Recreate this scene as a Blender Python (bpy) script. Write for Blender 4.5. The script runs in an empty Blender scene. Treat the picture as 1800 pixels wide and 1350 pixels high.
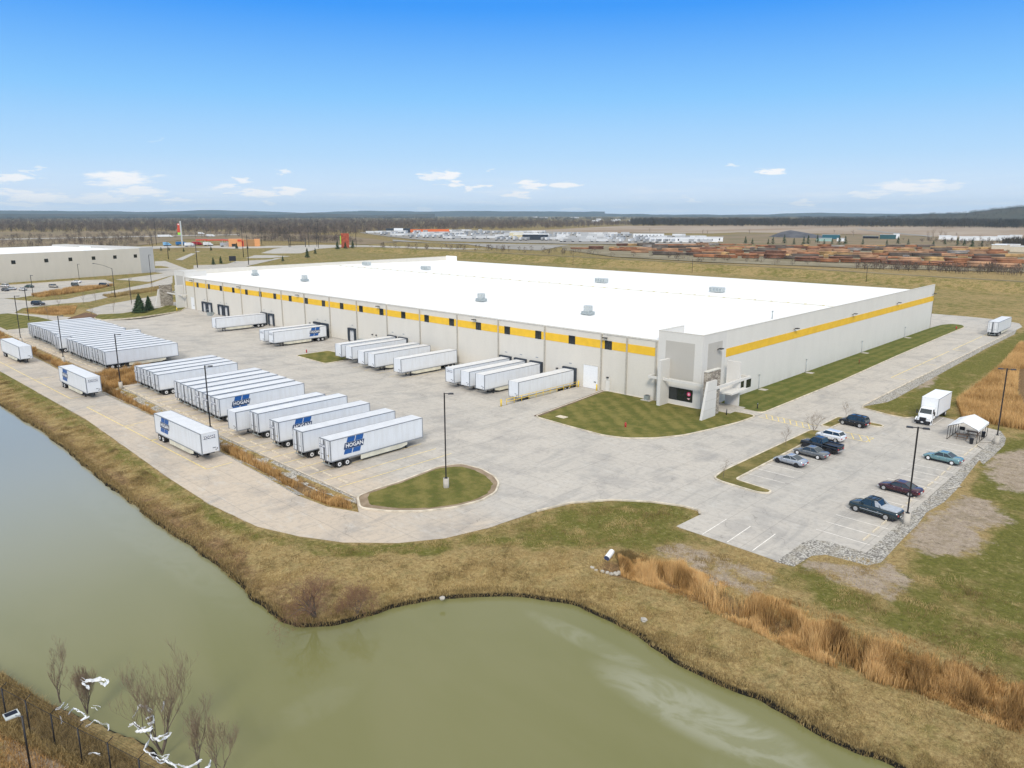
import bpy, bmesh, math, random
import numpy as np
from mathutils import Vector, Matrix
from mathutils.geometry import delaunay_2d_cdt
R = math.radians
random.seed(7); rng = np.random.default_rng(7)
S = bpy.context.scene
COL = S.collection

EXPO = 0.0; SUN_E = 2.3; HAZE = 5e-5
SKYRAMP = [(.02,(.76,.89,1.06)),(.07,(.49,.75,1.04)),(.14,(.25,.60,1.04)),(.24,(.036,.33,1.0)),(.28,(.04,.32,.98)),(.42,(.62,.72,.84)),(.6,(.88,.90,.90))]
CLOUDS = [(-1.3396,0.0381,0.0209,0.0049,0.90),(-1.3518,0.0230,0.0245,0.0037,0.80),(-1.3130,0.0187,0.0327,0.0063,1.00),(-1.2322,0.0393,0.0366,0.0085,1.00),(-1.2159,0.0256,0.0364,0.0053,0.90),(-1.2490,0.0176,0.0300,0.0046,0.80),(-1.2889,0.0147,0.0256,0.0038,0.70),(-1.3430,0.0105,0.0309,0.0037,0.70),(-1.1805,0.0150,0.0162,0.0041,0.80),(-1.0988,0.0411,0.0138,0.0042,0.90),(-1.1189,0.0328,0.0193,0.0041,0.80),(-1.0881,0.0251,0.0237,0.0056,1.00),(-1.0450,0.0275,0.0212,0.0057,1.00),(-1.0529,0.0512,0.0077,0.0028,0.70),(-1.0709,0.0129,0.0127,0.0028,0.60),(-0.8692,0.0469,0.0102,0.0051,0.80),(-0.8488,0.0484,0.0160,0.0066,1.00),(-0.8439,0.0379,0.0161,0.0037,1.00),(-0.8184,0.0330,0.0103,0.0037,0.90),(-0.8037,0.0345,0.0088,0.0037,0.90),(-0.7941,0.0535,0.0051,0.0022,0.70),(-0.7413,0.0359,0.0205,0.0066,1.00),(-0.7010,0.0359,0.0190,0.0051,1.00),(-0.7626,0.0239,0.0147,0.0037,0.90),(-0.8811,0.0058,0.0132,0.0029,0.50),(-0.6895,0.0060,0.0147,0.0037,0.60),(-0.4458,0.0518,0.0152,0.0042,1.00),(-0.4623,0.0507,0.0056,0.0021,0.60),(-0.4944,0.0599,0.0063,0.0021,0.60),(-0.4070,0.0132,0.0180,0.0028,0.80),(-0.2979,0.0312,0.0406,0.0085,0.85),(-0.3327,0.0226,0.0200,0.0047,0.70),(-0.2578,0.0306,0.0218,0.0045,0.50),(-0.5423,0.0186,0.0101,0.0029,0.50),(-1.3166,0.0471,0.0056,0.0025,0.50),(-1.1940,0.0850,0.0053,0.0026,0.15)]
# ------------------------------------------------------------ camera
cd = bpy.data.cameras.new('camera'); cam = bpy.data.objects.new('camera', cd); COL.objects.link(cam)
cd.sensor_width = 36; cd.lens = 1317.309/1800*36; cd.clip_start = .5; cd.clip_end = 60000
yaw, pit = -0.767, 0.223
cam.location = (74.451, -115.430, 33.79)
cam.rotation_euler = (math.pi/2-pit, 0, -yaw)
S.camera = cam
# ------------------------------------------------------------ world, sun, exposure
SUN_EL, SUN_AZ = R(37), R(141)      # azimuth clockwise from +Y
wd = bpy.data.worlds.new("World"); S.world = wd; wd.use_nodes = True
wn = wd.node_tree.nodes; wl = wd.node_tree.links
def WN(t, **k):
    n = wn.new(t)
    for a, b in k.items(): setattr(n, a, b)
    return n
bg = wn['Background']; bg.inputs[1].default_value = 1.0
sky = WN('ShaderNodeTexSky', sky_type='NISHITA', sun_disc=False, sun_elevation=SUN_EL, sun_rotation=SUN_AZ)
sky.air_density = 1.0; sky.dust_density = .6; sky.ozone_density = 1.5
tcw = WN('ShaderNodeTexCoord'); sep = WN('ShaderNodeSeparateXYZ'); wl.new(tcw.outputs['Generated'], sep.inputs[0])
def mth(op, a, b=None, c=None, clamp=False):
    n = WN('ShaderNodeMath', operation=op, use_clamp=clamp)
    for i, v in enumerate((a, b, c)):
        if v is None: continue
        if isinstance(v, (int, float)): n.inputs[i].default_value = v
        else: wl.new(v, n.inputs[i])
    return n.outputs[0]
skyv = WN('ShaderNodeVectorMath', operation='SCALE'); wl.new(sky.outputs[0], skyv.inputs[0]); skyv.inputs['Scale'].default_value = .10
ramp = WN('ShaderNodeValToRGB')
el = ramp.color_ramp; el.elements[0].position = 0; el.elements[0].color = (.78,.90,1.06,1)
el.elements[1].position = 1; el.elements[1].color = (.92,.92,.90,1)
for pz, c in SKYRAMP: e = el.elements.new(pz); e.color = (*c, 1)
wl.new(sep.outputs[2], ramp.inputs[0])
mixs = WN('ShaderNodeMix', data_type='RGBA'); mixs.inputs[0].default_value = .93
wl.new(skyv.outputs[0], mixs.inputs[6]); wl.new(ramp.outputs[0], mixs.inputs[7])
az = mth('ARCTAN2', sep.outputs[0], sep.outputs[1])
comb = WN('ShaderNodeCombineXYZ'); wl.new(az, comb.inputs[0]); wl.new(sep.outputs[2], comb.inputs[1])
def wnoise(scale, det, sx, sy, rough=.6):
    vm = WN('ShaderNodeVectorMath', operation='MULTIPLY'); wl.new(comb.outputs[0], vm.inputs[0]); vm.inputs[1].default_value = (sx, sy, 1)
    n = WN('ShaderNodeTexNoise'); wl.new(vm.outputs[0], n.inputs[0]); n.inputs['Scale'].default_value = scale
    n.inputs['Detail'].default_value = det; n.inputs['Roughness'].default_value = rough
    return n
nd = wnoise(9, 6, 3.2, 16)
dv = WN('ShaderNodeVectorMath', operation='SUBTRACT'); wl.new(nd.outputs['Color'], dv.inputs[0]); dv.inputs[1].default_value = (.5,.5,.5)
dm = WN('ShaderNodeVectorMath', operation='MULTIPLY'); wl.new(dv.outputs[0], dm.inputs[0]); dm.inputs[1].default_value = (.09, .022, 0)
pv = WN('ShaderNodeVectorMath', operation='ADD'); wl.new(comb.outputs[0], pv.inputs[0]); wl.new(dm.outputs[0], pv.inputs[1])
acc = None
for (ca, ce, ra, re_, st) in CLOUDS:
    s1 = WN('ShaderNodeVectorMath', operation='SUBTRACT'); wl.new(pv.outputs[0], s1.inputs[0]); s1.inputs[1].default_value = (ca, ce, 0)
    s2 = WN('ShaderNodeVectorMath', operation='DIVIDE'); wl.new(s1.outputs[0], s2.inputs[0]); s2.inputs[1].default_value = (ra, re_, 1)
    s3 = WN('ShaderNodeVectorMath', operation='LENGTH'); wl.new(s2.outputs[0], s3.inputs[0])
    mr = WN('ShaderNodeMapRange', interpolation_type='SMOOTHSTEP'); wl.new(s3.outputs['Value'], mr.inputs[0])
    mr.inputs[1].default_value = 1.15; mr.inputs[2].default_value = .5; mr.inputs[3].default_value = 0; mr.inputs[4].default_value = st
    acc = mr.outputs[0] if acc is None else mth('MAXIMUM', acc, mr.outputs[0])
nb = wnoise(5, 6, 2.2, 30)
band = mth('MULTIPLY', mth('SMOOTH_MIN', mth('MULTIPLY', mth('SUBTRACT', nb.outputs[0], .5), 5), 1, .1, True),
           mth('SUBTRACT', 1, mth('DIVIDE', sep.outputs[2], .05), None, True))
acc = mth('MAXIMUM', acc, mth('MULTIPLY', band, .55))
mixc = WN('ShaderNodeMix', data_type='RGBA'); wl.new(acc, mixc.inputs[0]); mixc.clamp_factor = True; wl.new(mixs.outputs[2], mixc.inputs[6]); mixc.inputs[7].default_value = (1.03,1.03,1.04,1)
hi = WN('ShaderNodeMapRange', interpolation_type='SMOOTHSTEP'); wl.new(sep.outputs[2], hi.inputs[0]); hi.inputs[1].default_value = .26; hi.inputs[2].default_value = .55; hi.inputs[3].default_value = 1.0; hi.inputs[4].default_value = 1.25
wl.new(mixc.outputs[2], bg.inputs[0]); wl.new(hi.outputs[0], bg.inputs[1])

sd = bpy.data.lights.new('sun', 'SUN'); sun = bpy.data.objects.new('sun', sd); COL.objects.link(sun)
sd.energy = SUN_E; sd.angle = R(14); sd.color = (1, .93, .82)
dirv = Vector((math.sin(SUN_AZ)*math.cos(SUN_EL), math.cos(SUN_AZ)*math.cos(SUN_EL), math.sin(SUN_EL)))
sun.rotation_euler = dirv.to_track_quat('Z', 'Y').to_euler()
vs = S.view_settings; vs.view_transform = 'Standard'; vs.look = 'None'; vs.gamma = 1; vs.exposure = EXPO
S.cycles.max_bounces = 6; S.cycles.diffuse_bounces = 3; S.cycles.volume_bounces = 0
S.cycles.use_denoising = True

# ------------------------------------------------------------ helpers
def tag(o, label=None, cat=None, group=None, kind=None):
    if label: o['label'] = label
    if cat: o['category'] = cat
    if group: o['group'] = group
    if kind: o['kind'] = kind
    return o
def empty(name, loc=(0,0,0), rz=0):
    o = bpy.data.objects.new(name, None); COL.objects.link(o); o.empty_display_size = .2
    o.location = loc; o.rotation_euler = (0, 0, rz); return o
class MB:
    def __init__(s): s.v = []; s.f = []; s.m = []; s.sm = []
    def quad(s, pts, m=0, sm=False):
        b = len(s.v); s.v += [tuple(p) for p in pts]; s.f.append(tuple(range(b, b+len(pts)))); s.m.append(m); s.sm.append(sm)
    def box(s, x0, x1, y0, y1, z0, z1, m=0):
        b = len(s.v); s.v += [(x,y,z) for z in (z0,z1) for x,y in ((x0,y0),(x1,y0),(x1,y1),(x0,y1))]
        for f in ((3,2,1,0),(4,5,6,7),(0,1,5,4),(1,2,6,5),(2,3,7,6),(3,0,4,7)):
            s.f.append(tuple(b+i for i in f)); s.m.append(m); s.sm.append(False)
        return s
    def hexa(s, bot, top, m=0):
        b = len(s.v); n = len(bot); s.v += [tuple(p) for p in bot] + [tuple(p) for p in top]
        s.f.append(tuple(b+i for i in range(n))[::-1]); s.f.append(tuple(b+n+i for i in range(n))); s.m += [m, m]; s.sm += [False, False]
        for i in range(n):
            j = (i+1) % n; s.f.append((b+i, b+j, b+n+j, b+n+i)); s.m.append(m); s.sm.append(False)
        return s
    def tube(s, pts, rad, n=6, m=0, cap=True, sm=True):
        pts = [Vector(p) for p in pts]
        if isinstance(rad, (int, float)): rad = [rad]*len(pts)
        rings = []
        for i, p in enumerate(pts):
            d = (pts[min(i+1, len(pts)-1)] - pts[max(i-1, 0)])
            if d.length < 1e-9: d = Vector((0,0,1))
            d.normalize(); a = d.orthogonal().normalized()
            if abs(d.z) < .9: a = d.cross(Vector((0,0,1))).normalized()
            c = d.cross(a); b = len(s.v); rings.append(b)
            for k in range(n):
                t = 2*math.pi*k/n; s.v.append(tuple(p + (a*math.cos(t)+c*math.sin(t))*rad[i]))
        for i in range(len(pts)-1):
            for k in range(n):
                j = (k+1) % n; s.f.append((rings[i]+k, rings[i]+j, rings[i+1]+j, rings[i+1]+k)); s.m.append(m); s.sm.append(sm)
        if cap:
            s.f.append(tuple(rings[0]+k for k in range(n))[::-1]); s.f.append(tuple(rings[-1]+k for k in range(n))); s.m += [m, m]; s.sm += [False, False]
        return s
    def build(s, name, mats, parent=None, loc=None):
        me = bpy.data.meshes.new(name); me.from_pydata(s.v, [], s.f)
        if not isinstance(mats, (list, tuple)): mats = [mats]
        for q in mats: me.materials.append(q)
        me.polygons.foreach_set('material_index', s.m); me.polygons.foreach_set('use_smooth', s.sm); me.update()
        o = bpy.data.objects.new(name, me); COL.objects.link(o)
        if parent: o.parent = parent
        if loc: o.location = loc
        return o
def BX(*a, m=0): return MB().box(*a, m=m)
def copy_tree(o, parent=None):
    c = o.copy(); COL.objects.link(c)
    if parent: c.parent = parent
    for ch in KIDS.get(o.name, ()) : copy_tree(ch, c)
    return c
KIDS = {}
def reg(o):      # remember the tree below o for copying
    def walk(q):
        KIDS[q.name] = list(q.children)
        for c in q.children: walk(c)
    bpy.context.view_layer.update(); walk(o); return o

def text_mesh(txt, size, mat, name='lettering', parent=None, bold=.02, extr=.004):
    cu = bpy.data.curves.new('t', 'FONT'); cu.body = txt; cu.size = size; cu.align_x = 'CENTER'; cu.align_y = 'CENTER'
    cu.offset = bold*size; cu.extrude = extr; cu.resolution_u = 2
    ob = bpy.data.objects.new('t', cu); COL.objects.link(ob)
    dg = bpy.context.evaluated_depsgraph_get(); me = bpy.data.meshes.new_from_object(ob.evaluated_get(dg))
    bpy.data.objects.remove(ob); me.name = name; me.materials.clear(); me.materials.append(mat)
    o = bpy.data.objects.new(name, me); COL.objects.link(o)
    if parent: o.parent = parent
    return o
ORD = ['first','second','third','fourth','fifth','sixth','seventh','eighth','ninth','tenth','eleventh','twelfth','thirteenth','fourteenth','fifteenth','sixteenth','seventeenth','eighteenth','nineteenth','twentieth']

# ------------------------------------------------------------ materials
def newmat(name):
    m = bpy.data.materials.new(name); m.use_nodes = True; nt = m.node_tree
    return m, nt, nt.nodes['Principled BSDF']
class NT:
    def __init__(s, nt): s.n = nt.nodes; s.l = nt.links
    def node(s, t, **k):
        n = s.n.new(t)
        for a, b in k.items(): setattr(n, a, b)
        return n
    def setin(s, sock, v):
        if isinstance(v, (int, float)): sock.default_value = v
        elif isinstance(v, tuple): sock.default_value = v if len(v) == len(sock.default_value) else (*v, 1)
        else: s.l.new(v, sock)
    def math(s, op, a, b=None, clamp=False):
        n = s.node('ShaderNodeMath', operation=op, use_clamp=clamp)
        s.setin(n.inputs[0], a)
        if b is not None: s.setin(n.inputs[1], b)
        return n.outputs[0]
    def noise(s, vec, scale, det=4, rough=.55, sc=None, dist=0):
        if sc:
            v = s.node('ShaderNodeVectorMath', operation='MULTIPLY'); s.l.new(vec, v.inputs[0]); v.inputs[1].default_value = sc; vec = v.outputs[0]
        n = s.node('ShaderNodeTexNoise'); s.l.new(vec, n.inputs[0]); n.inputs['Scale'].default_value = scale
        n.inputs['Detail'].default_value = det; n.inputs['Roughness'].default_value = rough; n.inputs['Distortion'].default_value = dist
        return n.outputs[0]
    def rng(s, v, a, b, c=0., d=1.):
        n = s.node('ShaderNodeMapRange', interpolation_type='SMOOTHSTEP'); s.l.new(v, n.inputs[0])
        for i, q in zip((1,2,3,4), (a,b,c,d)): n.inputs[i].default_value = q
        return n.outputs[0]
    def mix(s, f, a, b, mode='MIX'):
        n = s.node('ShaderNodeMix', data_type='RGBA', blend_type=mode); s.setin(n.inputs[0], f); s.setin(n.inputs[6], a); s.setin(n.inputs[7], b); return n.outputs[2]
    def bump(s, h, strength=.3, dist=.05):
        n = s.node('ShaderNodeBump'); n.inputs['Strength'].default_value = strength; n.inputs['Distance'].default_value = dist; s.l.new(h, n.inputs['Height']); return n.outputs[0]
def pm(name, col, rough=.6, metal=0, var=.12, scale=3., bump=0, spec=.5, coat=0, obj=False, rnd=0):
    m, nt, b = newmat(name); N = NT(nt)
    tc = N.node('ShaderNodeTexCoord'); geo = N.node('ShaderNodeNewGeometry')
    vec = tc.outputs['Object'] if obj else geo.outputs['Position']
    n1 = N.noise(vec, scale, 5)
    lo = tuple(c*(1-var) for c in col); hi = tuple(min(1, c*(1+var)) for c in col)
    c = N.mix(N.rng(n1, .3, .7), lo, hi)
    if rnd:
        oi = N.node('ShaderNodeObjectInfo'); v = N.math('ADD', N.math('MULTIPLY', oi.outputs['Random'], rnd), 1-rnd)
        cc = N.node('ShaderNodeCombineColor'); [N.l.new(v, cc.inputs[i]) for i in range(3)]
        c = N.mix(1, c, cc.outputs[0], 'MULTIPLY')
    N.l.new(c, b.inputs['Base Color']); b.inputs['Roughness'].default_value = rough; b.inputs['Metallic'].default_value = metal
    b.inputs['Specular IOR Level'].default_value = spec; b.inputs['Coat Weight'].default_value = coat
    if bump: N.l.new(N.bump(N.noise(vec, scale*6, 4), bump, .03), b.inputs['Normal'])
    return m
M = {}
M['black'] = pm('black_metal', (.025,.025,.03), .5, .3)
M['bronze'] = pm('dark_bronze_pole', (.035,.033,.035), .45, .5)
M['tyre'] = pm('tyre_rubber', (.02,.02,.02), .85)
M['rim'] = pm('rim_metal', (.55,.56,.58), .35, .7)
M['whiterim'] = pm('white_rim', (.72,.72,.72), .4)
M['glass'] = pm('dark_glass', (.015,.02,.022), .08, 0, spec=.8)
M['carglass'] = pm('car_glass', (.02,.03,.035), .06, 0, spec=.9)
M['yellow'] = pm('safety_yellow', (.80,.55,.04), .5)
M['blue'] = pm('logo_blue', (.012,.10,.35), .4, obj=True)
M['navy'] = pm('logo_navy', (.02,.05,.13), .4, obj=True)
M['white'] = pm('white_paint', (.84,.85,.86), .45, var=.03)
M['red'] = pm('red_paint', (.45,.03,.03), .4)
M['galv'] = pm('galvanised_metal', (.40,.44,.44), .4, .5)
M['conc'] = pm('cast_concrete', (.50,.46,.40), .85, bump=.3, scale=1.5)
M['stopconc'] = pm('wheel_stop_concrete', (.64,.56,.43), .85, bump=.3, scale=2)
M['skirt'] = pm('cream_skirt', (.68,.65,.53), .5, obj=True, scale=.7)
M['plastic'] = pm('white_plastic_film', (.80,.82,.85), .35)
M['wood'] = pm('weathered_wood', (.20,.14,.10), .8)
M['bark'] = pm('bare_bark', (.17,.13,.10), .9)
M['twig'] = pm('bare_twigs', (.25,.185,.125), .9)
M['twig2'] = pm('reddish_twigs', (.17,.11,.09), .9)
M['needle'] = pm('evergreen_needles', (.035,.065,.022), .9, var=.5, scale=2.5)
M['stone_l'] = pm('pale_rock', (.42,.39,.34), .9, bump=.4)

def trailer_skin():
    m, nt, b = newmat('trailer_side'); N = NT(nt); tc = N.node('ShaderNodeTexCoord'); oi = N.node('ShaderNodeObjectInfo')
    sp = N.node('ShaderNodeSeparateXYZ'); N.l.new(tc.outputs['Object'], sp.inputs[0])
    fr = N.math('FRACT', N.math('DIVIDE', sp.outputs[1], 1.22)); seam = N.math('LESS_THAN', fr, .03)
    st = N.noise(tc.outputs['Object'], 1.2, 5, .6, (1.5, 1.5, .25))
    add = N.node('ShaderNodeVectorMath', operation='ADD'); N.l.new(tc.outputs['Object'], add.inputs[0]); N.l.new(oi.outputs['Random'], add.inputs[1])
    big = N.noise(add.outputs[0], .6, 3)
    c = N.mix(N.rng(st, .35, .75), (.76,.79,.83), (.70,.72,.745)); c = N.mix(N.math('MULTIPLY', N.rng(big, .5, .8), .35), c, (.66,.67,.67))
    low = N.rng(sp.outputs[2], 1.9, 1.1, 0, .3); c = N.mix(low, c, (.56,.54,.50))
    c = N.mix(N.math('MULTIPLY', seam, .22), c, (.42,.44,.47))
    N.l.new(c, b.inputs['Base Color']); b.inputs['Roughness'].default_value = .42
    return m
M['trailer'] = trailer_skin()
def roof_white():
    m, nt, b = newmat('membrane_roof'); N = NT(nt); g = N.node('ShaderNodeNewGeometry')
    sp = N.node('ShaderNodeSeparateXYZ'); N.l.new(g.outputs['Position'], sp.inputs[0])
    n = N.noise(g.outputs['Position'], .12, 6, .6, (1, .25, 1)); n2 = N.noise(g.outputs['Position'], .05, 4)
    c = N.mix(N.rng(n, .45, .8), (.86,.86,.85), (.78,.78,.77)); c = N.mix(N.math('MULTIPLY', N.rng(n2, .45, .75), .3), c, (.80,.79,.77))
    fx = N.math('LESS_THAN', N.math('FRACT', N.math('DIVIDE', sp.outputs[0], 3.05)), .02)
    c = N.mix(N.math('MULTIPLY', fx, .13), c, (.55,.55,.55))
    N.l.new(c, b.inputs['Base Color']); b.inputs['Roughness'].default_value = .7; return m
M['roof'] = roof_white()
M['troof'] = pm('trailer_roof', (.74,.74,.745), .45, var=.05, scale=.8, obj=True, rnd=.07)
def wallmat(name, col, axis, pitch=0, stain=.2):
    m, nt, b = newmat(name); N = NT(nt); g = N.node('ShaderNodeNewGeometry')
    sp = N.node('ShaderNodeSeparateXYZ'); N.l.new(g.outputs['Position'], sp.inputs[0])
    n = N.noise(g.outputs['Position'], .35, 5, .6, (1,1,.3)); n2 = N.noise(g.outputs['Position'], 3, 4, .6)
    d = tuple(v*.955 for v in col)
    c = N.mix(N.rng(n, .35, .75), col, d); c = N.mix(N.math('MULTIPLY', N.rng(n2, .4, .8), .1), c, (.35,.33,.3))
    dn = N.noise(g.outputs['Position'], .5, 5, .65, (1,1,.12)); low = N.math('MULTIPLY', N.rng(sp.outputs[2], 2.2, .1), N.rng(dn, .35, .7))
    c = N.mix(N.math('MULTIPLY', low, stain), c, (.36,.31,.24))
    if pitch:
        fx = N.math('LESS_THAN', N.math('FRACT', N.math('DIVIDE', sp.outputs[axis], pitch)), .004)
        c = N.mix(N.math('MULTIPLY', fx, .18), c, (.4,.38,.35))
    N.l.new(c, b.inputs['Base Color']); b.inputs['Roughness'].default_value = .85
    N.l.new(N.bump(n2, .15, .02), b.inputs['Normal']); return m
M['wall'] = wallmat('painted_tilt_up_wall', (.70,.66,.585), 1)
M['wall_e'] = wallmat('painted_tilt_up_wall_panels', (.74,.715,.66), 1, 8.9)
M['tower'] = wallmat('tower_paint', (.69,.67,.63), 1, 0, .1)
M['panel'] = wallmat('tower_panel_paint', (.50,.475,.43), 1, 0, .05)
M['band'] = pm('yellow_band', (.86,.52,.03), .6, var=.06, scale=.6)
M['trim'] = pm('wall_trim', (.64,.61,.54), .6)
M['drain'] = pm('downspout', (.45,.42,.36), .55)
def stonemat():
    m, nt, b = newmat('stacked_stone'); N = NT(nt); g = N.node('ShaderNodeNewGeometry'); 
    cx = N.node('ShaderNodeCombineXYZ'); sp = N.node('ShaderNodeSeparateXYZ'); N.l.new(g.outputs['Position'], sp.inputs[0])
    N.l.new(N.math('ADD', sp.outputs[0], sp.outputs[1]), cx.inputs[0]); N.l.new(sp.outputs[2], cx.inputs[1])
    br = N.node('ShaderNodeTexBrick'); N.l.new(cx.outputs[0], br.inputs[0]); br.inputs['Scale'].default_value = 1.0
    br.inputs['Brick Width'].default_value = .75; br.inputs['Row Height'].default_value = .24; br.inputs['Mortar Size'].default_value = .02
    br.inputs['Color1'].default_value = (.55,.49,.40,1); br.inputs['Color2'].default_value = (.20,.165,.13,1); br.inputs['Mortar'].default_value = (.06,.05,.045,1)
    n = N.noise(g.outputs['Position'], 2.2, 5)
    c = N.mix(N.math('MULTIPLY', N.rng(n, .45, .7), .3), br.outputs[0], (.60,.56,.50)); N.l.new(c, b.inputs['Base Color']); b.inputs['Roughness'].default_value = .9
    N.l.new(N.bump(br.outputs['Fac'], -.6, .04), b.inputs['Normal']); return m
M['stone'] = stonemat()

def concmat(name, base, lane, tan, sp_x=4.6, sp_y=4.6, ox=0, oy=0):
    m, nt, b = newmat(name); N = NT(nt); g = N.node('ShaderNodeNewGeometry'); P = g.outputs['Position']
    sp = N.node('ShaderNodeSeparateXYZ'); N.l.new(P, sp.inputs[0])
    n1 = N.noise(P, .035, 5, .6); n2 = N.noise(P, .16, 6, .6); n3 = N.noise(P, 1.6, 6, .7); n4 = N.noise(P, .5, 5, .6, (.12,1,1)); n5 = N.noise(P, .22, 6, .65, (1,.3,1), 1.5)
    tf = N.rng(sp.outputs[1], -56, -63)
    c = N.mix(tf, base, tan)
    # slab to slab tone
    ix = N.math('FLOOR', N.math('DIVIDE', N.math('ADD', sp.outputs[0], ox), sp_x)); iy = N.math('FLOOR', N.math('DIVIDE', N.math('ADD', sp.outputs[1], oy), sp_y))
    cc = N.node('ShaderNodeCombineXYZ'); N.l.new(ix, cc.inputs[0]); N.l.new(iy, cc.inputs[1])
    wn_ = N.node('ShaderNodeTexWhiteNoise'); N.l.new(cc.outputs[0], wn_.inputs[0])
    c = N.mix(N.math('MULTIPLY', wn_.outputs['Value'], .10), c, (.30,.28,.26))
    c = N.mix(N.math('MULTIPLY', N.rng(n1, .42, .68), .45), c, lane)
    c = N.mix(N.math('MULTIPLY', N.rng(n2, .48, .66), .36), c, (.27,.26,.255))
    c = N.mix(N.math('MULTIPLY', N.rng(n5, .50, .66), .34), c, (.25,.245,.24))
    c = N.mix(N.math('MULTIPLY', N.rng(n4, .55, .8), .30), c, (.60,.57,.51))
    c = N.mix(N.math('MULTIPLY', N.rng(n3, .46, .68), .30), c, (.24,.22,.20)); n7 = N.noise(P, .9, 7, .75, (.35,1,1), .8); c = N.mix(N.math('MULTIPLY', N.rng(n7, .52, .66), .38), c, (.58,.56,.52))
    jx = N.math('LESS_THAN', N.math('FRACT', N.math('DIVIDE', N.math('ADD', sp.outputs[0], ox), sp_x)), .012)
    jy = N.math('LESS_THAN', N.math('FRACT', N.math('DIVIDE', N.math('ADD', sp.outputs[1], oy), sp_y)), .012)
    c = N.mix(N.math('MULTIPLY', N.math('MAXIMUM', jx, jy), .45), c, (.17,.155,.14))
    # cracks
    wv = N.node('ShaderNodeVectorMath', operation='ADD'); N.l.new(P, wv.inputs[0])
    nn = N.node('ShaderNodeTexNoise'); nn.inputs['Scale'].default_value = .5; nn.inputs['Detail'].default_value = 5; N.l.new(P, nn.inputs[0])
    sc_ = N.node('ShaderNodeVectorMath', operation='SCALE'); N.l.new(nn.outputs['Color'], sc_.inputs[0]); sc_.inputs['Scale'].default_value = 3; N.l.new(sc_.outputs[0], wv.inputs[1])
    vo = N.node('ShaderNodeTexVoronoi', feature='DISTANCE_TO_EDGE'); vo.inputs['Scale'].default_value = .11; N.l.new(wv.outputs[0], vo.inputs[0])
    cr = N.math('MULTIPLY', N.math('LESS_THAN', vo.outputs['Distance'], .004), N.rng(n2, .50, .56))
    c = N.mix(N.math('MULTIPLY', cr, .35), c, (.15,.13,.11))
    N.l.new(c, b.inputs['Base Color']); b.inputs['Roughness'].default_value = .88; b.inputs['Specular IOR Level'].default_value = .25
    N.l.new(N.bump(n3, .2, .02), b.inputs['Normal']); return m
M['pave'] = concmat('concrete_paving', (.525,.485,.43), (.42,.405,.375), (.57,.48,.38))
M['road_far'] = concmat('far_concrete', (.50,.46,.40), (.43,.41,.37), (.50,.46,.40))
M['kerb'] = pm('concrete_kerb', (.60,.53,.42), .85, var=.25, scale=.8)
M['line_y'] = pm('worn_yellow_line', (.86,.64,.22), .7, var=.25, scale=1.3)
M['line_w'] = pm('worn_white_line', (.78,.74,.68), .7, var=.15, scale=1.3)
M['gravel'] = None
def gravelmat(name='gravel', a=(.54,.51,.45), d=(.12,.105,.09)):
    m, nt, b = newmat(name); N = NT(nt); g = N.node('ShaderNodeNewGeometry'); P = g.outputs['Position']
    vo = N.node('ShaderNodeTexVoronoi'); vo.inputs['Scale'].default_value = 4.6; N.l.new(P, vo.inputs[0])
    c = N.mix(N.rng(vo.outputs['Distance'], .2, .62), a, d); sv = N.node('ShaderNodeSeparateColor'); N.l.new(vo.outputs['Color'], sv.inputs[0]); hs = N.mix(N.math('MULTIPLY', sv.outputs[0], .45), c, (.62,.60,.55))
    c = N.mix(N.math('MULTIPLY', N.rng(N.noise(P, .6, 5), .45, .7), .5), hs, (.30,.26,.19)); N.l.new(c, b.inputs['Base Color']); b.inputs['Roughness'].default_value = .95
    N.l.new(N.bump(vo.outputs['Distance'], -.8, .12), b.inputs['Normal']); return m
M['gravel'] = gravelmat()
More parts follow.
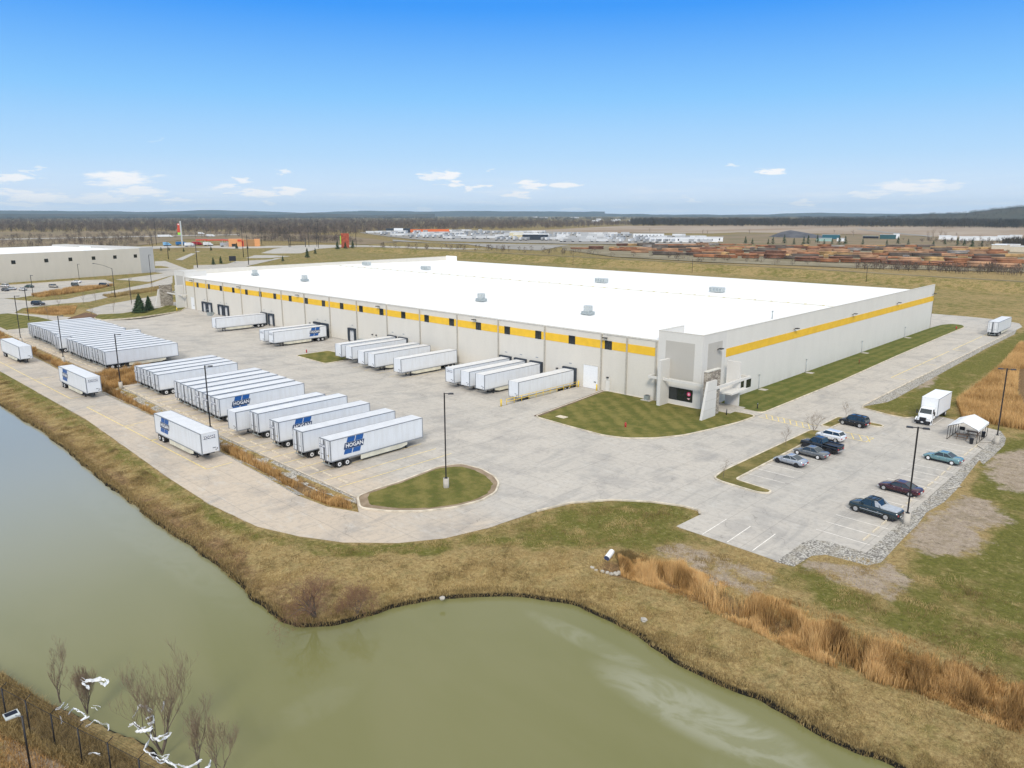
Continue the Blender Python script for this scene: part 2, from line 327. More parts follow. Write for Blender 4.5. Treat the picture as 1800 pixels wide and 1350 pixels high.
def grassmat(name='ground_cover', attr=True):
    m, nt, b = newmat(name); N = NT(nt); g = N.node('ShaderNodeNewGeometry'); P = g.outputs['Position']
    at = N.node('ShaderNodeAttribute', attribute_name='zone'); sc = N.node('ShaderNodeSeparateColor'); N.l.new(at.outputs['Color'], sc.inputs[0])
    n1 = N.noise(P, .06, 6, .62); n2 = N.noise(P, .35, 6, .65); n3 = N.noise(P, 2.6, 6, .75); n4 = N.noise(P, 9, 5, .8); n5 = N.noise(P, .9, 6, .7, (1,.5,1), .8)
    sp = N.node('ShaderNodeSeparateXYZ'); N.l.new(P, sp.inputs[0])
    # R lush, G bare soil, B weedy brown
    gr = N.math('ADD', sc.outputs[0], N.math('MULTIPLY', N.math('SUBTRACT', n2, .5), 1.9)); gr = N.math('ADD', gr, N.math('MULTIPLY', N.math('SUBTRACT', n1, .5), .9))
    green = N.mix(N.rng(n3, .3, .7), (.20,.19,.045), (.105,.11,.022)); green = N.mix(N.math('MULTIPLY', N.rng(n5, .5, .72), .6), green, (.25,.215,.075))
    tan = N.mix(N.rng(n3, .3, .72), (.50,.375,.17), (.25,.165,.07)); tan = N.mix(N.math('MULTIPLY', N.rng(n5, .45, .7), .6), tan, (.24,.21,.09))
    c = N.mix(N.rng(gr, .15, .85), tan, green)
    br = N.math('ADD', sc.outputs[2], N.math('MULTIPLY', N.math('SUBTRACT', n2, .5), 1.3))
    brown = N.mix(N.rng(n3, .3, .7), (.33,.205,.105), (.13,.085,.045)); c = N.mix(N.rng(br, .35, .8), c, brown)
    so = N.math('ADD', sc.outputs[1], N.math('MULTIPLY', N.math('SUBTRACT', N.noise(P, .5, 7, .75), .5), 1.9))
    soil = N.mix(N.rng(n3, .35, .7), (.50,.41,.325), (.36,.285,.215)); soil = N.mix(N.math('MULTIPLY', N.rng(N.noise(P, .45, 6, .7, (1,1,1), 1.2), .45, .66), .6), soil, (.25,.20,.12)); soil = N.mix(N.math('MULTIPLY', N.rng(n4, .5, .75), .35), soil, (.16,.12,.08)); c = N.mix(N.rng(so, .38, .72), c, soil)
    n6 = N.noise(P, 1.4, 7, .8, (1,1,1), .5); c = N.mix(N.math('MULTIPLY', N.rng(n6, .52, .66), .6), c, (.085,.06,.025)); c = N.mix(N.math('MULTIPLY', N.rng(n6, .46, .34), .4), c, (.56,.45,.22)); c = N.mix(N.math('MULTIPLY', N.rng(n4, .45, .68), .5), c, (.05,.045,.018))
    wet = N.rng(sp.outputs[2], -.62, -.78); c = N.mix(wet, c, (.02,.018,.014))
    N.l.new(c, b.inputs['Base Color']); b.inputs['Roughness'].default_value = .95; b.inputs['Specular IOR Level'].default_value = .1
    bh = N.math('ADD', n3, N.math('MULTIPLY', n4, .6)); N.l.new(N.bump(bh, .85, .16), b.inputs['Normal']); return m
M['grass'] = grassmat()
def lawnmat(name, a, b2, c3, stripe=(0,1), w=1.4):
    m, nt, b = newmat(name); N = NT(nt); g = N.node('ShaderNodeNewGeometry'); P = g.outputs['Position']
    sp = N.node('ShaderNodeSeparateXYZ'); N.l.new(P, sp.inputs[0])
    n2 = N.noise(P, .3, 6, .65); n3 = N.noise(P, 2.2, 6, .75); n4 = N.noise(P, 8, 5, .8)
    s = N.math('ADD', N.math('MULTIPLY', sp.outputs[0], stripe[0]), N.math('MULTIPLY', sp.outputs[1], stripe[1]))
    s = N.math('ADD', s, N.math('MULTIPLY', n2, .8)); wv = N.math('SINE', N.math('MULTIPLY', s, 2*math.pi/(2*w)))
    c = N.mix(N.rng(n3, .3, .7), a, b2); f = N.math('ADD', N.math('MULTIPLY', wv, .045), N.math('ADD', N.math('MULTIPLY', n2, .6), N.math('MULTIPLY', N.noise(P, 1.1, 6, .7), .4)))
    c = N.mix(N.math('MULTIPLY', N.rng(f, .40, .62), .8), c, c3)
    c = N.mix(N.math('MULTIPLY', N.rng(n3, .5, .7), .35), c, (.28,.22,.09)); c = N.mix(N.math('MULTIPLY', N.rng(n4, .45, .70), .5), c, (.03,.035,.01))
    N.l.new(c, b.inputs['Base Color']); b.inputs['Roughness'].default_value = .95; b.inputs['Specular IOR Level'].default_value = .1
    N.l.new(N.bump(N.math('ADD', n3, n4), .8, .08), b.inputs['Normal']); return m
M['lawn'] = lawnmat('mown_lawn', (.15,.155,.04), (.085,.095,.02), (.26,.22,.07), (.6,.8))
M['lawn_e'] = lawnmat('mown_side_lawn', (.13,.155,.038), (.08,.10,.02), (.21,.20,.06), (1,0), 1.1)
M['lawn_dry'] = lawnmat('verge_grass', (.17,.16,.05), (.10,.095,.03), (.32,.25,.10), (.3,.9), 2)
def fieldmat(name, a, b2, s=(1,1,1), sc=.01):
    m, nt, b = newmat(name); N = NT(nt); g = N.node('ShaderNodeNewGeometry'); P = g.outputs['Position']
    n1 = N.noise(P, sc, 6, .65, s); n2 = N.noise(P, sc*12, 5, .7)
    c = N.mix(N.rng(n1, .35, .65), a, b2); c = N.mix(N.math('MULTIPLY', N.rng(n2, .45, .75), .35), c, tuple(v*.55 for v in a))
    N.l.new(c, b.inputs['Base Color']); b.inputs['Roughness'].default_value = .95; b.inputs['Specular IOR Level'].default_value = .1; return m
M['soil'] = fieldmat('bare_soil', (.36,.28,.20), (.24,.18,.12), (1,1,1), .5)
M['farm'] = fieldmat('farmland', (.40,.33,.26), (.30,.22,.15), (1,.25,1), .006)
M['brush'] = fieldmat('dry_brush', (.27,.20,.13), (.20,.165,.09), (1,1,1), .02)
M['rubble'] = fieldmat('yard_ground', (.30,.26,.18), (.20,.165,.10), (1,1,1), .04)
M['yardpave'] = fieldmat('yard_paving', (.36,.34,.31), (.27,.25,.22), (1,1,1), .02)
M['hill'] = fieldmat('wooded_hills', (.06,.065,.05), (.10,.085,.06), (1,1,1), .004)

# ------------------------------------------------------------ ground height
def sdist(X, Y, poly):
    d = np.full(X.shape, 1e9); ins = np.zeros(X.shape, bool); n = len(poly)
    for i in range(n):
        ax, ay = poly[i]; bx, by = poly[(i+1) % n]
        ex, ey = bx-ax, by-ay; L = ex*ex+ey*ey+1e-12
        t = np.clip(((X-ax)*ex+(Y-ay)*ey)/L, 0, 1); d = np.minimum(d, np.hypot(X-ax-t*ex, Y-ay-t*ey))
        c = ((ay > Y) != (by > Y)); xi = ax+(Y-ay)*ex/(ey if abs(ey) > 1e-12 else 1e-12); ins ^= c & (X < xi)
    return np.where(ins, -d, d)
def smooth(t): t = np.clip(t, 0, 1); return t*t*(3-2*t)
_gn = rng.random((256, 256))
def vnoise(X, Y):
    xi = np.floor(X).astype(int); yi = np.floor(Y).astype(int); fx = smooth(X-xi); fy = smooth(Y-yi)
    a = _gn[xi & 255, yi & 255]; b = _gn[(xi+1) & 255, yi & 255]; c = _gn[xi & 255, (yi+1) & 255]; d = _gn[(xi+1) & 255, (yi+1) & 255]
    return (a*(1-fx)+b*fx)*(1-fy)+(c*(1-fx)+d*fx)*fy - .5
def fnoise(X, Y, s, o=4):
    r = 0; a = 1
    for k in range(o): r = r + a*vnoise(X/s*2**k+17*k, Y/s*2**k+31*k); a *= .5
    return r
SHORE = [(-88.04,-84.19),(-66.12,-84.16),(-51.22,-84.11),(-35.41,-85.04),(-22.81,-85.35),(-12.24,-85.90),(-6.56,-85.92),(-1.43,-85.61),(3.61,-85.76),(9.11,-86.33),(14.43,-86.76),(18.70,-86.86),(20.95,-85.97),(22.40,-84.06),(23.43,-81.23),(24.02,-77.92),(25.38,-75.02),(27.56,-72.03),(29.78,-69.74),(32.50,-67.99),(35.63,-66.84),(38.80,-66.77),(41.94,-66.93),(44.54,-67.41),(47.79,-68.34),(50.81,-68.46),(53.41,-68.13),(56.12,-68.37),(58.71,-68.75),(61.00,-68.84),(62.99,-68.38)]
NEAR = [(29.51,-100.72),(27.03,-101.21),(22.90,-102.21),(19.15,-103.21),(15.49,-104.30),(9.97,-105.71)]
POND = [(-240,-84.5)] + SHORE + [(75,-71),(110,-76),(110,-97),(60,-96),(38,-98.5)] + NEAR + [(-10,-108),(-80,-120),(-240,-130)]
DITCH = [(-230,-61.5),(-184,-62.0),(-151.8,-62.9),(-103.2,-63.2),(-103.2,-48),(-84.5,-48),(-84.2,-64.2),(-57.7,-65.6),(-25.8,-66.2),(0.9,-66.6),
         (5.0,-69.0),(.8,-70.6),(-5.5,-71.2),(-17,-70.4),(-28.5,-69.9),(-55.9,-69.0),(-80.5,-69.0),(-112.6,-67.9),(-135.8,-67.2),(-184,-66.6),(-230,-66.2)]
COURT = (-198, -18.05, -40, -.02)
def dip(X, Y):
    return -.8*smooth((40+Y)/20.)*smooth((X+200)/14.)
def levee(X, Y):
    xs = [-1500,-523,-396,-296,-225,-89,-33,5,120,600]; ys = [304,304,305,305.7,306,300.5,292,289.7,284,260]
    cy = np.interp(X, xs, ys); d = np.abs(Y-cy)
    return 4.0*smooth((20-d)/17.)*smooth((X+560)/60)
def band_d(X, Y, line):
    d = np.full(X.shape, 1e9)
    for (ax, ay), (bx, by) in zip(line[:-1], line[1:]):
        ex, ey = bx-ax, by-ay; L = ex*ex+ey*ey+1e-9; t = np.clip(((X-ax)*ex+(Y-ay)*ey)/L, 0, 1); d = np.minimum(d, np.hypot(X-ax-t*ex, Y-ay-t*ey))
    return d
SWALE = [(34.42,-59.66),(37.32,-58.51),(41.32,-57.82),(47.40,-58.41),(52.57,-58.51),(57.21,-58.60),(61.32,-58.45),(64.89,-57.49),(68.39,-57.40),(73.04,-56.54)]
def height(X, Y, clear=True):
    X = np.asarray(X, float); Y = np.asarray(Y, float)
    sp = sdist(X, Y, POND) + .35*fnoise(X, Y, 2.2, 3) + .5*fnoise(X+90, Y, 9, 2)
    bank = -.58*(1-smooth((sp-.3)/7.)) - .75*(1-smooth((sp+.25)/.55))
    inside = -1.3 - np.clip(-sp*.35, 0, 1.2)
    z = np.where(sp > -.25, bank, inside)
    z = z + np.where(sp > .5, fnoise(X, Y, 1.6, 3)*.13*smooth((sp-.5)/2)*smooth((60+Y*0+20)/20), 0)*smooth((30-np.abs(Y+75))/20)
    sdit = sdist(X, Y, DITCH); z = z - .55*smooth((-sdit)/1.8)
    z = z - .5*smooth((3.2-band_d(X, Y, SWALE))/3)
    z = z + levee(X, Y)
    far = np.hypot(X-60, Y+100)
    z = z + fnoise(X, Y, 40, 3)*.5*smooth((far-420)/200)
    return z
PAVE = [(-230,-69.5),(-230,-77.5)] + [(-118.8,-77.3),(-62.6,-77.4),(-40,-78.6),(-21.7,-79.6),(-10,-79.9),(0.3,-79.2),(6,-77.3),(10.7,-74.9),(15,-70.9),(17.6,-66.8),(19.0,-61.5),(19.7,-54.5),(21,-49.7),(23.9,-45.6),(27.5,-42.9),(31.2,-41.3),(33.2,-41.2),(33.9,-42.2),(33.7,-46.9),
        (45.6,-47.3),(45.6,-41.2),(46.0,-39.9),(47.4,-39.2),(51.3,-39.2),(51.1,12),(50.8,21.6),(41.6,24.6),(38.6,24.9),(38.3,20.6),(37.2,19.2),(34.5,19.4),(29.6,21.2),(29.1,23.2),(28.9,47),(28.9,94),(28.9,138),(28.8,158),(26.5,166),(20,171.5),(10,173),(-215,173),(-228,150),(-226,0),(-200,-3)] \
        + [(-189.75,-20.31),(-189.25,-25.78),(-190.62,-32.87),(-197.20,-33.53),(-203.58,-36.61),(-214.11,-41.04),(-222.89,-44.41),(-236.66,-51.42),(-247.07,-59.40),(-244.88,-74.12),(-238.58,-85.23)]
PAVE = [p for p in PAVE if p[0] > -330]
lx = lambda a, b, s: list(np.arange(a, b, s))
def grow(a, s, end, g=1.13):
    r = []; sgn = 1 if end > a else -1; x = a
    while (end-x)*sgn > 0: x += s*sgn; s *= g; r.append(x)
    return r
xs = sorted(grow(-235, 2, -16000)) + lx(-235, -95, 1.2) + lx(-95, 76, .5) + lx(76, 90, 1) + grow(89, 1.5, 16000)
ys = sorted(grow(-112, 1.5, -3000)) + lx(-112, -38, .5) + lx(-38, 330, 1.25) + grow(329, 2, 18000)
xs = np.array(xs); ys = np.array(ys); X, Y = np.meshgrid(xs, ys)
Z = height(X, Y)
pin = sdist(X, Y, PAVE); din = sdist(X, Y, DITCH)
low = (pin < -.35) & (din > -.2); edge = (np.abs(pin) < 1.2) & (din > .5); Z = np.where(edge, np.minimum(Z, -.015), Z)
inc = (X > COURT[0]-1) & (X < COURT[1]+1) & (Y > COURT[2]-1) & (Y < 3)
bld = (X > -214) & (X < 12) & (Y > -1) & (Y < 136)
Z = np.where(low, -.35, Z); Z = np.where(inc | (bld & (Y < 130)), -1.4, Z)
me = bpy.data.meshes.new('terrain'); nx, ny = len(xs), len(ys)
co = np.stack([X, Y, Z], -1).reshape(-1, 3).astype(np.float32)
ii = (np.arange(ny-1)[:, None]*nx+np.arange(nx-1)[None]).ravel(); fa = np.stack([ii, ii+1, ii+nx+1, ii+nx], -1).astype(np.int32)
def rawmesh(me, co, fa, smooth_=True):
    k = fa.shape[1]; me.vertices.add(len(co)); me.vertices.foreach_set('co', co.astype(np.float32).ravel())
    me.loops.add(fa.size); me.loops.foreach_set('vertex_index', fa.astype(np.int32).ravel())
    me.polygons.add(len(fa)); me.polygons.foreach_set('loop_start', np.arange(0, fa.size, k, dtype=np.int32)); me.polygons.foreach_set('loop_total', np.full(len(fa), k, np.int32))
    if smooth_: me.polygons.foreach_set('use_smooth', np.ones(len(fa), bool))
    me.update(calc_edges=True); me.validate()
rawmesh(me, co, fa)
# zones
sp_ = sdist(X, Y, POND)
Zr = np.full(X.shape, .12); Zg = np.zeros(X.shape); Zb = np.zeros(X.shape)
def paint(arr, poly, val, feather=1.5):
    s = sdist(X, Y, poly); w = smooth(.5 - s/(2*feather)); arr += (val-arr)*w
Zr[:] = np.where(Y > 20, .42, Zr); Zr += fnoise(X, Y, 25, 3)*.25
GREENS = [[(19.54,-66.96),(21.73,-60.62),(21.49,-50.65),(24.28,-45.42),(27.90,-42.18),(33.48,-41.93),(33.92,-46.92),(38.38,-48.55),(35.79,-51.05),(35.60,-54.99),(31.90,-55.77),(28.24,-59.70),(24.69,-63.69)],
          [(46.57,-51.20),(47.38,-45.38),(52.29,-48.00),(56.59,-48.91),(57.25,-43.20),(54.11,-34.29),(59.27,-33.88),(59.25,-23.27),(56.96,-13.80),(54.47,-13.58),(52.33,6.17),(51.82,17.41),(57.53,22.94),(69.45,-53.86),(63.97,-53.77),(57.72,-52.39),(52.61,-52.76)],
          [(31.03,21.37),(31.92,40.41),(30.40,88.21),(30.93,134.18),(34.39,172.07),(42.19,121.76),(37.96,85.78),(39.08,47.36),(40.66,26.39)],
          [(-123.94,-76.18),(-113.20,-78.54),(-84.82,-79.31),(-60.73,-80.47),(-56.14,-79.30),(-73.89,-77.60),(-98.79,-76.79)]]
for gpoly in GREENS: paint(Zr, gpoly, .85, 2)
paint(Zr, [(49.28,-44.42),(54.57,-42.65),(62.54,-47.73),(67.37,-52.02),(68.65,-48.72),(61.53,-43.44),(56.15,-41.13)], .55, 2)
for vy in (-79.2,): paint(Zr, [(-235,-77.5),(-62,-77.6),(-21,-79.8),(0,-79.6),(12,-75),(18,-67),(21,-54),(24,-56),(20,-70),(12,-78.5),(0,-82),(-22,-82),(-62,-79.8),(-235,-79.8)], .62, .8)
for spoly in [[(46.12,-47.13),(48.61,-44.19),(52.97,-42.56),(53.75,-40.10),(56.71,-42.18),(56.25,-47.85),(53.26,-47.82),(50.86,-47.04)],
              [(52.47,-28.76),(53.32,-23.44),(53.97,-14.07),(56.96,-13.80),(60.89,-20.61),(57.93,-23.48),(59.89,-28.71),(58.93,-32.43),(56.54,-35.28),(53.91,-35.44)],
              [(52.63,6.46),(55.47,13.70),(58.35,17.65),(62.06,-6.24),(57.14,-8.83),(53.88,-2.51)],
              [(35.15,-51.67),(37.02,-50.82),(45.08,-50.52),(47.32,-51.58),(46.42,-55.47),(42.10,-55.04),(36.43,-54.19)], [(28.96,57.95),(30.37,65.06),(33.63,48.92),(31.95,43.81)],
              [(16.31,-106.98),(19.84,-106.10),(25.15,-105.18),(28.36,-104.52),(24.06,-108.68)]]:
    paint(Zg, spoly, .95, 2.6)
paint(Zg, [(35.15,-51.67),(37.02,-50.82),(45.08,-50.52),(47.32,-51.58),(46.42,-55.47),(42.10,-55.04),(36.43,-54.19)], .62, 1.5)
Zb = np.maximum(Zb, smooth((3.0-band_d(X, Y, SWALE))/2.5)*.8)
Zb = np.maximum(Zb, .75*smooth(-din/1.5))
Zb = np.maximum(Zb, np.where(X < 22, .62, .3)*smooth((4.5-sp_)/3)*(sp_ > -1))
paint(Zb, [(-19.16,-84.86),(-9.22,-82.79),(3.76,-83.00),(9.43,-84.66),(0.78,-85.88),(-11.67,-86.33)], .8, 2)
paint(Zb, [(13.30,-87.20),(17.06,-86.43),(13.68,-82.19),(16.82,-79.15),(22.16,-81.50),(22.89,-85.43),(20.40,-87.21)], .62, 2)
paint(Zb, [(12.41,-106.12),(21.13,-104.03),(30.64,-101.64),(28.60,-103.61),(19.78,-105.75),(14.42,-106.56)], .7, 1)
paint(Zb, [(41.32,79.99),(46.49,94.07),(54.27,43.92),(49.01,44.51)], .9, 1)
zl = smooth((levee(X, Y)-.2)/3); Zr = Zr*(1-zl)+.40*zl
fr = smooth((Y-330)/30)*(Y > 300); Zb = np.maximum(Zb, .45*fr); Zr = Zr*(1-fr)+.25*fr
Zb = np.maximum(Zb, .5*smooth((-X-560)/100)); Zr = np.where((X < -230), np.maximum(Zr, .5), Zr)
at = me.attributes.new('zone', 'FLOAT_COLOR', 'POINT')
at.data.foreach_set('color', np.stack([Zr, Zg, Zb, np.ones_like(Zr)], -1).clip(0, 1).astype(np.float32).ravel())
me.materials.append(M['grass'])
terr = bpy.data.objects.new('terrain', me); COL.objects.link(terr); tag(terr, kind='structure')

# ------------------------------------------------------------ flat sheets
def sheet(name, outer, mat, z=0., holes=(), step=0, hf=None, kind='structure', skirt=.3):
    outer = [tuple(p) for p in outer]; vs_ = list(outer); ed = [(i, (i+1) % len(outer)) for i in range(len(outer))]
    for h in holes:
        b = len(vs_); vs_ += list(h); ed += [(b+i, b+(i+1) % len(h)) for i in range(len(h))]
    if step:
        x0 = min(p[0] for p in outer); x1 = max(p[0] for p in outer); y0 = min(p[1] for p in outer); y1 = max(p[1] for p in outer)
        gx, gy = np.meshgrid(np.arange(x0+step/2, x1, step), np.arange(y0+step/2, y1, step)); s_ = sdist(gx, gy, outer)
        ok = s_ < -step*.3
        for h in holes: ok &= sdist(gx, gy, list(h)) > step*.3
        vs_ += list(zip(gx[ok].tolist(), gy[ok].tolist()))
    r = delaunay_2d_cdt([Vector(v) for v in vs_], ed, [], 0, 1e-4)
    V = np.array([tuple(v) for v in r[0]]); F = np.array([f for f in r[2]])
    cen = V[F].mean(1); ok = sdist(cen[:, 0], cen[:, 1], outer) < 0
    for h in holes: ok &= sdist(cen[:, 0], cen[:, 1], list(h)) > 0
    F = F[ok]; zz = np.full(len(V), z) if hf is None else hf(V[:, 0], V[:, 1])+z
    mb = MB(); mb.v = [(a, b, c) for (a, b), c in zip(V.tolist(), zz.tolist())]; mb.f = [tuple(f) for f in F.tolist()]
    mb.m = [0]*len(F); mb.sm = [False]*len(F)
    if skirt:
        for loop in [outer]+[list(h) for h in holes]:
            L = np.array(loop); zo = np.full(len(L), z) if hf is None else hf(L[:, 0], L[:, 1])+z
            for i in range(len(L)):
                j = (i+1) % len(L); mb.quad([(*L[i], zo[i]), (*L[j], zo[j]), (*L[j], zo[j]-skirt), (*L[i], zo[i]-skirt)])
    o = mb.build(name, mat)
    # faces up
    bm = bmesh.new(); bm.from_mesh(o.data); bmesh.ops.remove_doubles(bm, verts=bm.verts, dist=1e-4)
    for f in bm.faces:
        if abs(f.normal.z) > .5 and f.normal.z < 0: f.normal_flip()
    bm.to_mesh(o.data); bm.free()
    if kind: tag(o, kind=kind)
    return o
def strip(line, w, closed=False):
    L = [Vector(p) for p in line]; n = len(L); a = []; b = []
    for i in range(n):
        p0 = L[(i-1) % n] if (closed or i > 0) else L[i]; p1 = L[(i+1) % n] if (closed or i < n-1) else L[i]
        d = (p1-p0).normalized(); q = Vector((-d.y, d.x))*w/2; a.append(L[i]+q); b.append(L[i]-q)
    return a, b
def kerb(line, name='kerb', w=.24, h=.15, closed=False, mat=None, z=0., hf=None):
    a, b = strip(line, w, closed); mb = MB(); n = len(a); zz = [z if hf is None else float(hf(np.array(p.x), np.array(p.y)))+z for p in a]
    for i in range(n if closed else n-1):
        j = (i+1) % n; za, zb = zz[i], zz[j]
        mb.quad([(*b[i], za+h), (*b[j], zb+h), (*a[j], zb+h), (*a[i], za+h)])
        mb.quad([(*b[i], za-.25), (*b[j], zb-.25), (*b[j], zb+h), (*b[i], za+h)]); mb.quad([(*a[j], zb-.25), (*a[i], za-.25), (*a[i], za+h), (*a[j], zb+h)])
    o = mb.build(name, mat or M['kerb']); return tag(o, kind='structure')
def round_poly(P, r=1., n=4):
    out = []; N_ = len(P)
    for i in range(N_):
        p = Vector(P[i]); a = Vector(P[i-1]); b = Vector(P[(i+1) % N_])
        da = (a-p); db = (b-p); ra = min(r, da.length*.45); rb = min(r, db.length*.45); s = p+da.normalized()*ra; e = p+db.normalized()*rb
        for k in range(n+1):
            t = k/n; out.append(tuple((1-t)**2*s+2*t*(1-t)*p+t*t*e))
    return out
cr = [(COURT[0],COURT[2]),(COURT[1],COURT[2]),(COURT[1],COURT[3]),(COURT[0],COURT[3])]
sheet('pavement', PAVE, M['pave'], 0, [DITCH, cr], 0)
sheet('pavement', cr, M['pave'], 0, (), 4, dip, skirt=0)
BR = [(9.3,-.01),(9.3,134.7)]
# lawns and islands
LAWN_F = [(-8.39,-23.77),(-0.38,-24.32),(6.75,-24.57),(10.20,-23.35),(13.35,-20.29),(15.69,-15.90),(17.12,-9.66),(18.12,-4.02)]
LAWN_F = round_poly([(-8.6,-23.7)]+LAWN_F[1:]+[(18.3,-2.6),(18.6,2.8),(14.6,3.6),(9.4,3.6),(9.4,-.05),(-11.6,-.05)], 1.2)
sheet('lawn', LAWN_F, M['lawn'], .12, step=0); kerb(LAWN_F, closed=True)
LAWN_E = round_poly([(9.32,6.4),(14.6,5.6),(18.4,5.2),(18.4,40),(17.3,80),(16.6,120),(16.4,144),(14.5,149),(11.5,149),(9.9,145),(9.32,134.9)], 1.6)
sheet('lawn', LAWN_E, M['lawn_e'], .12); kerb(LAWN_E[:34], closed=False)
ISL = round_poly([(-84.4+85.2,-66.3)]+[(0.38,-63.22),(0.46,-59.71),(-0.44,-52.21),(0.91,-49.24),(4.44,-48.79),(7.80,-49.62),(10.04,-51.02),(12.02,-53.60),(12.67,-56.67),(12.06,-60.26),(10.11,-63.84),(7.25,-66.60),(4.10,-68.21)], .8)
sheet('planted_island', ISL, M['soil'], .12); kerb(ISL, closed=True)
icx = sum(p[0] for p in ISL)/len(ISL); icy = sum(p[1] for p in ISL)/len(ISL)
IS2 = [(icx+(x-icx)*.90, icy+(y-icy)*.88) for x, y in ISL]; IS2 = [(x+.35*float(fnoise(np.array(x), np.array(y), .8, 2)), y+.35*float(fnoise(np.array(x+9), np.array(y), .8, 2))) for x, y in IS2]
sheet('lawn', IS2, M['lawn'], .135, skirt=.02)
ISL2 = round_poly([(28.9,-30),(30.2,-30.6),(35.4,-31.0),(36.6,-30.4),(36.5,-29.3),(31.2,-28.6),(31.0,.6),(30.2,1.4),(28.8,.9),(28.4,-27)], .7)
sheet('planted_island', ISL2, M['lawn_dry'], .12); kerb(ISL2, closed=True)
ISL3 = round_poly([(28.9,4.6),(30.6,4.4),(30.8,10.3),(35.9,10.3),(36.6,11.0),(36.0,11.9),(30.2,12.3),(28.9,11.8)], .5)
sheet('planted_island', ISL3, M['lawn_dry'], .12); kerb(ISL3, closed=True)
PATCH = round_poly([(-92.5,-20.2),(-92.5,-10.8),(-78.3,-10.8),(-78.3,-20.8)], 1)
sheet('lawn', PATCH, M['lawn'], .12, hf=dip, step=2); kerb(PATCH, closed=True, hf=dip)
LL = round_poly([(-212.2,-.1),(-204,-.1),(-196.5,-5)]+[(-193.94,-9.71),(-189.75,-20.31),(-189.25,-25.78),(-190.62,-32.87),(-197.20,-33.53),(-206.54,-29.51),(-203.58,-22.59),(-207.47,-16.25),(-214.65,-9.20)]+[(-218,-2)], 1)
sheet('lawn', LL, M['lawn'], .12); kerb(LL, closed=True)
LW = [(-180.66,-71.90),(-202.50,-58.93),(-208.38,-50.20),(-201.29,-50.67)]+[(-185,-52),(-185,-60.5),(-200,-60.5),(-230,-58)]
LW = [p for p in LW]
sheet('lawn', [(-232,-59.5),(-232,-50),(-214,-45.5),(-197,-44.5),(-188,-45.5),(-187.5,-60.4)], M['lawn'], .12)
kerb([(-232,-50),(-214,-45.5),(-197,-44.5),(-188,-45.5),(-187.5,-60.4)])
# kerbs round the paving
kerb(PAVE[13:20]); kerb(PAVE[30:38]); kerb([(-184,-61.95),(-151.8,-62.85),(-103.3,-63.1),(-103.3,-48)], h=.05, w=.12)
kerb([(-84.5,-48),(-84.2,-64.1),(-57.7,-65.5),(-25.8,-66.1),(.8,-66.5)], h=.05, w=.12)
# gravel
def gravel(P, z=.03): return sheet('gravel', P, M['gravel'], z, skirt=.2)
gravel([(45.3,-47.6)]+[(45.6,-47.3),(45.6,-41.2),(46.0,-39.9),(47.4,-39.2),(51.3,-39.2),(51.1,12),(50.8,21.6)]+[(52.33,17.49),(52.94,13.35),(53.05,6.50),(52.94,0.82),(52.04,2.69),(52.58,-6.42),(52.97,-12.86),(53.05,-18.34),(52.50,-23.29),(52.87,-27.93),(52.91,-32.91),(53.17,-40.48),(52.42,-42.07),(50.16,-42.35),(48.51,-42.51),(47.58,-43.77),(47.32,-47.35)], .02)
gravel([(29.2,22.4),(28.92,47),(28.92,94),(28.92,138),(28.82,150)]+[(30.35,139.36),(30.32,106.66),(30.84,74.25),(31.12,55.34),(31.26,48.76),(31.48,33.55),(31.37,29.17)], .02)
sheet('gravel', [(-84.2,-64.25),(-57.7,-65.65),(-25.8,-66.25),(.9,-66.65),(2.5,-67.6),(-6,-68.0),(-25,-67.7),(-56,-66.9),(-84,-65.6)], M['gravel'], -.05, skirt=0, hf=lambda a, b: -.45*smooth((-sdist(np.asarray(a), np.asarray(b), DITCH))/1.8), step=.8)
sheet('gravel', [(-135.8,-67.15),(-112.6,-67.85),(-80.5,-68.95),(-55.9,-68.95),(-28.5,-69.85),(-17,-70.35),(-5.5,-71.15),(-5,-70),(-17,-69.2),(-28.5,-68.8),(-56,-68),(-80,-67.8),(-112,-66.8)], M['gravel'], -.05, skirt=0, hf=lambda a, b: -.45*smooth((-sdist(np.asarray(a), np.asarray(b), DITCH))/1.8), step=.8)
# painted lines
def lines(name, segs, w=.12, mat='line_y', z=.008, hf=None):
    mb = MB()
    for (a, b) in segs:
        a = Vector(a); b = Vector(b); n = max(1, int((b-a).length/4)) if hf else 1
        d = (b-a).normalized(); q = Vector((-d.y, d.x))*w/2
        for k in range(n):
            p0 = a.lerp(b, k/n); p1 = a.lerp(b, (k+1)/n)
            zz = [z+(float(hf(np.array(p.x), np.array(p.y))) if hf else 0) for p in (p0, p1)]
            mb.quad([(*(p0-q), zz[0]), (*(p1-q), zz[1]), (*(p1+q), zz[1]), (*(p0+q), zz[0])])
    return tag(mb.build(name, M[mat]), kind='structure')
xr = np.arange(-81.9, -1, 3.4); lines('parking_lines', [((x, -66.0), (x, -47)) for x in xr])
lines('parking_lines', [((x, -62.7), (x, -45)) for x in np.arange(-183.9, -103, 3.4)])
rb = []
for x0, x1 in ((-150,-128),(-127,-104),(-103.6,-80),(-71,-53),(-52.5,-41.5),(-41.8,-22.5)): rb += [((x0, -74.6), (x1, -74.6)), ((x1, -74.6), (x1-.3, -70.8)), ((x0, -74.6), (x0+.2, -73.2))]
lines('road_bay_lines', rb, .14)
re_ = []
for y0, y1 in ((52,73),(73.5,95),(98.5,128),(130,146)): re_ += [((24.6, y0), (24.6, y1)), ((24.6, y0), (27.6, y0-.3))]
lines('road_bay_lines', re_, .16)
lines('stall_lines', [((45.2, y), (50.9, y-.1)) for y in np.arange(-36.9, 10, 2.83)], .11, 'line_w')
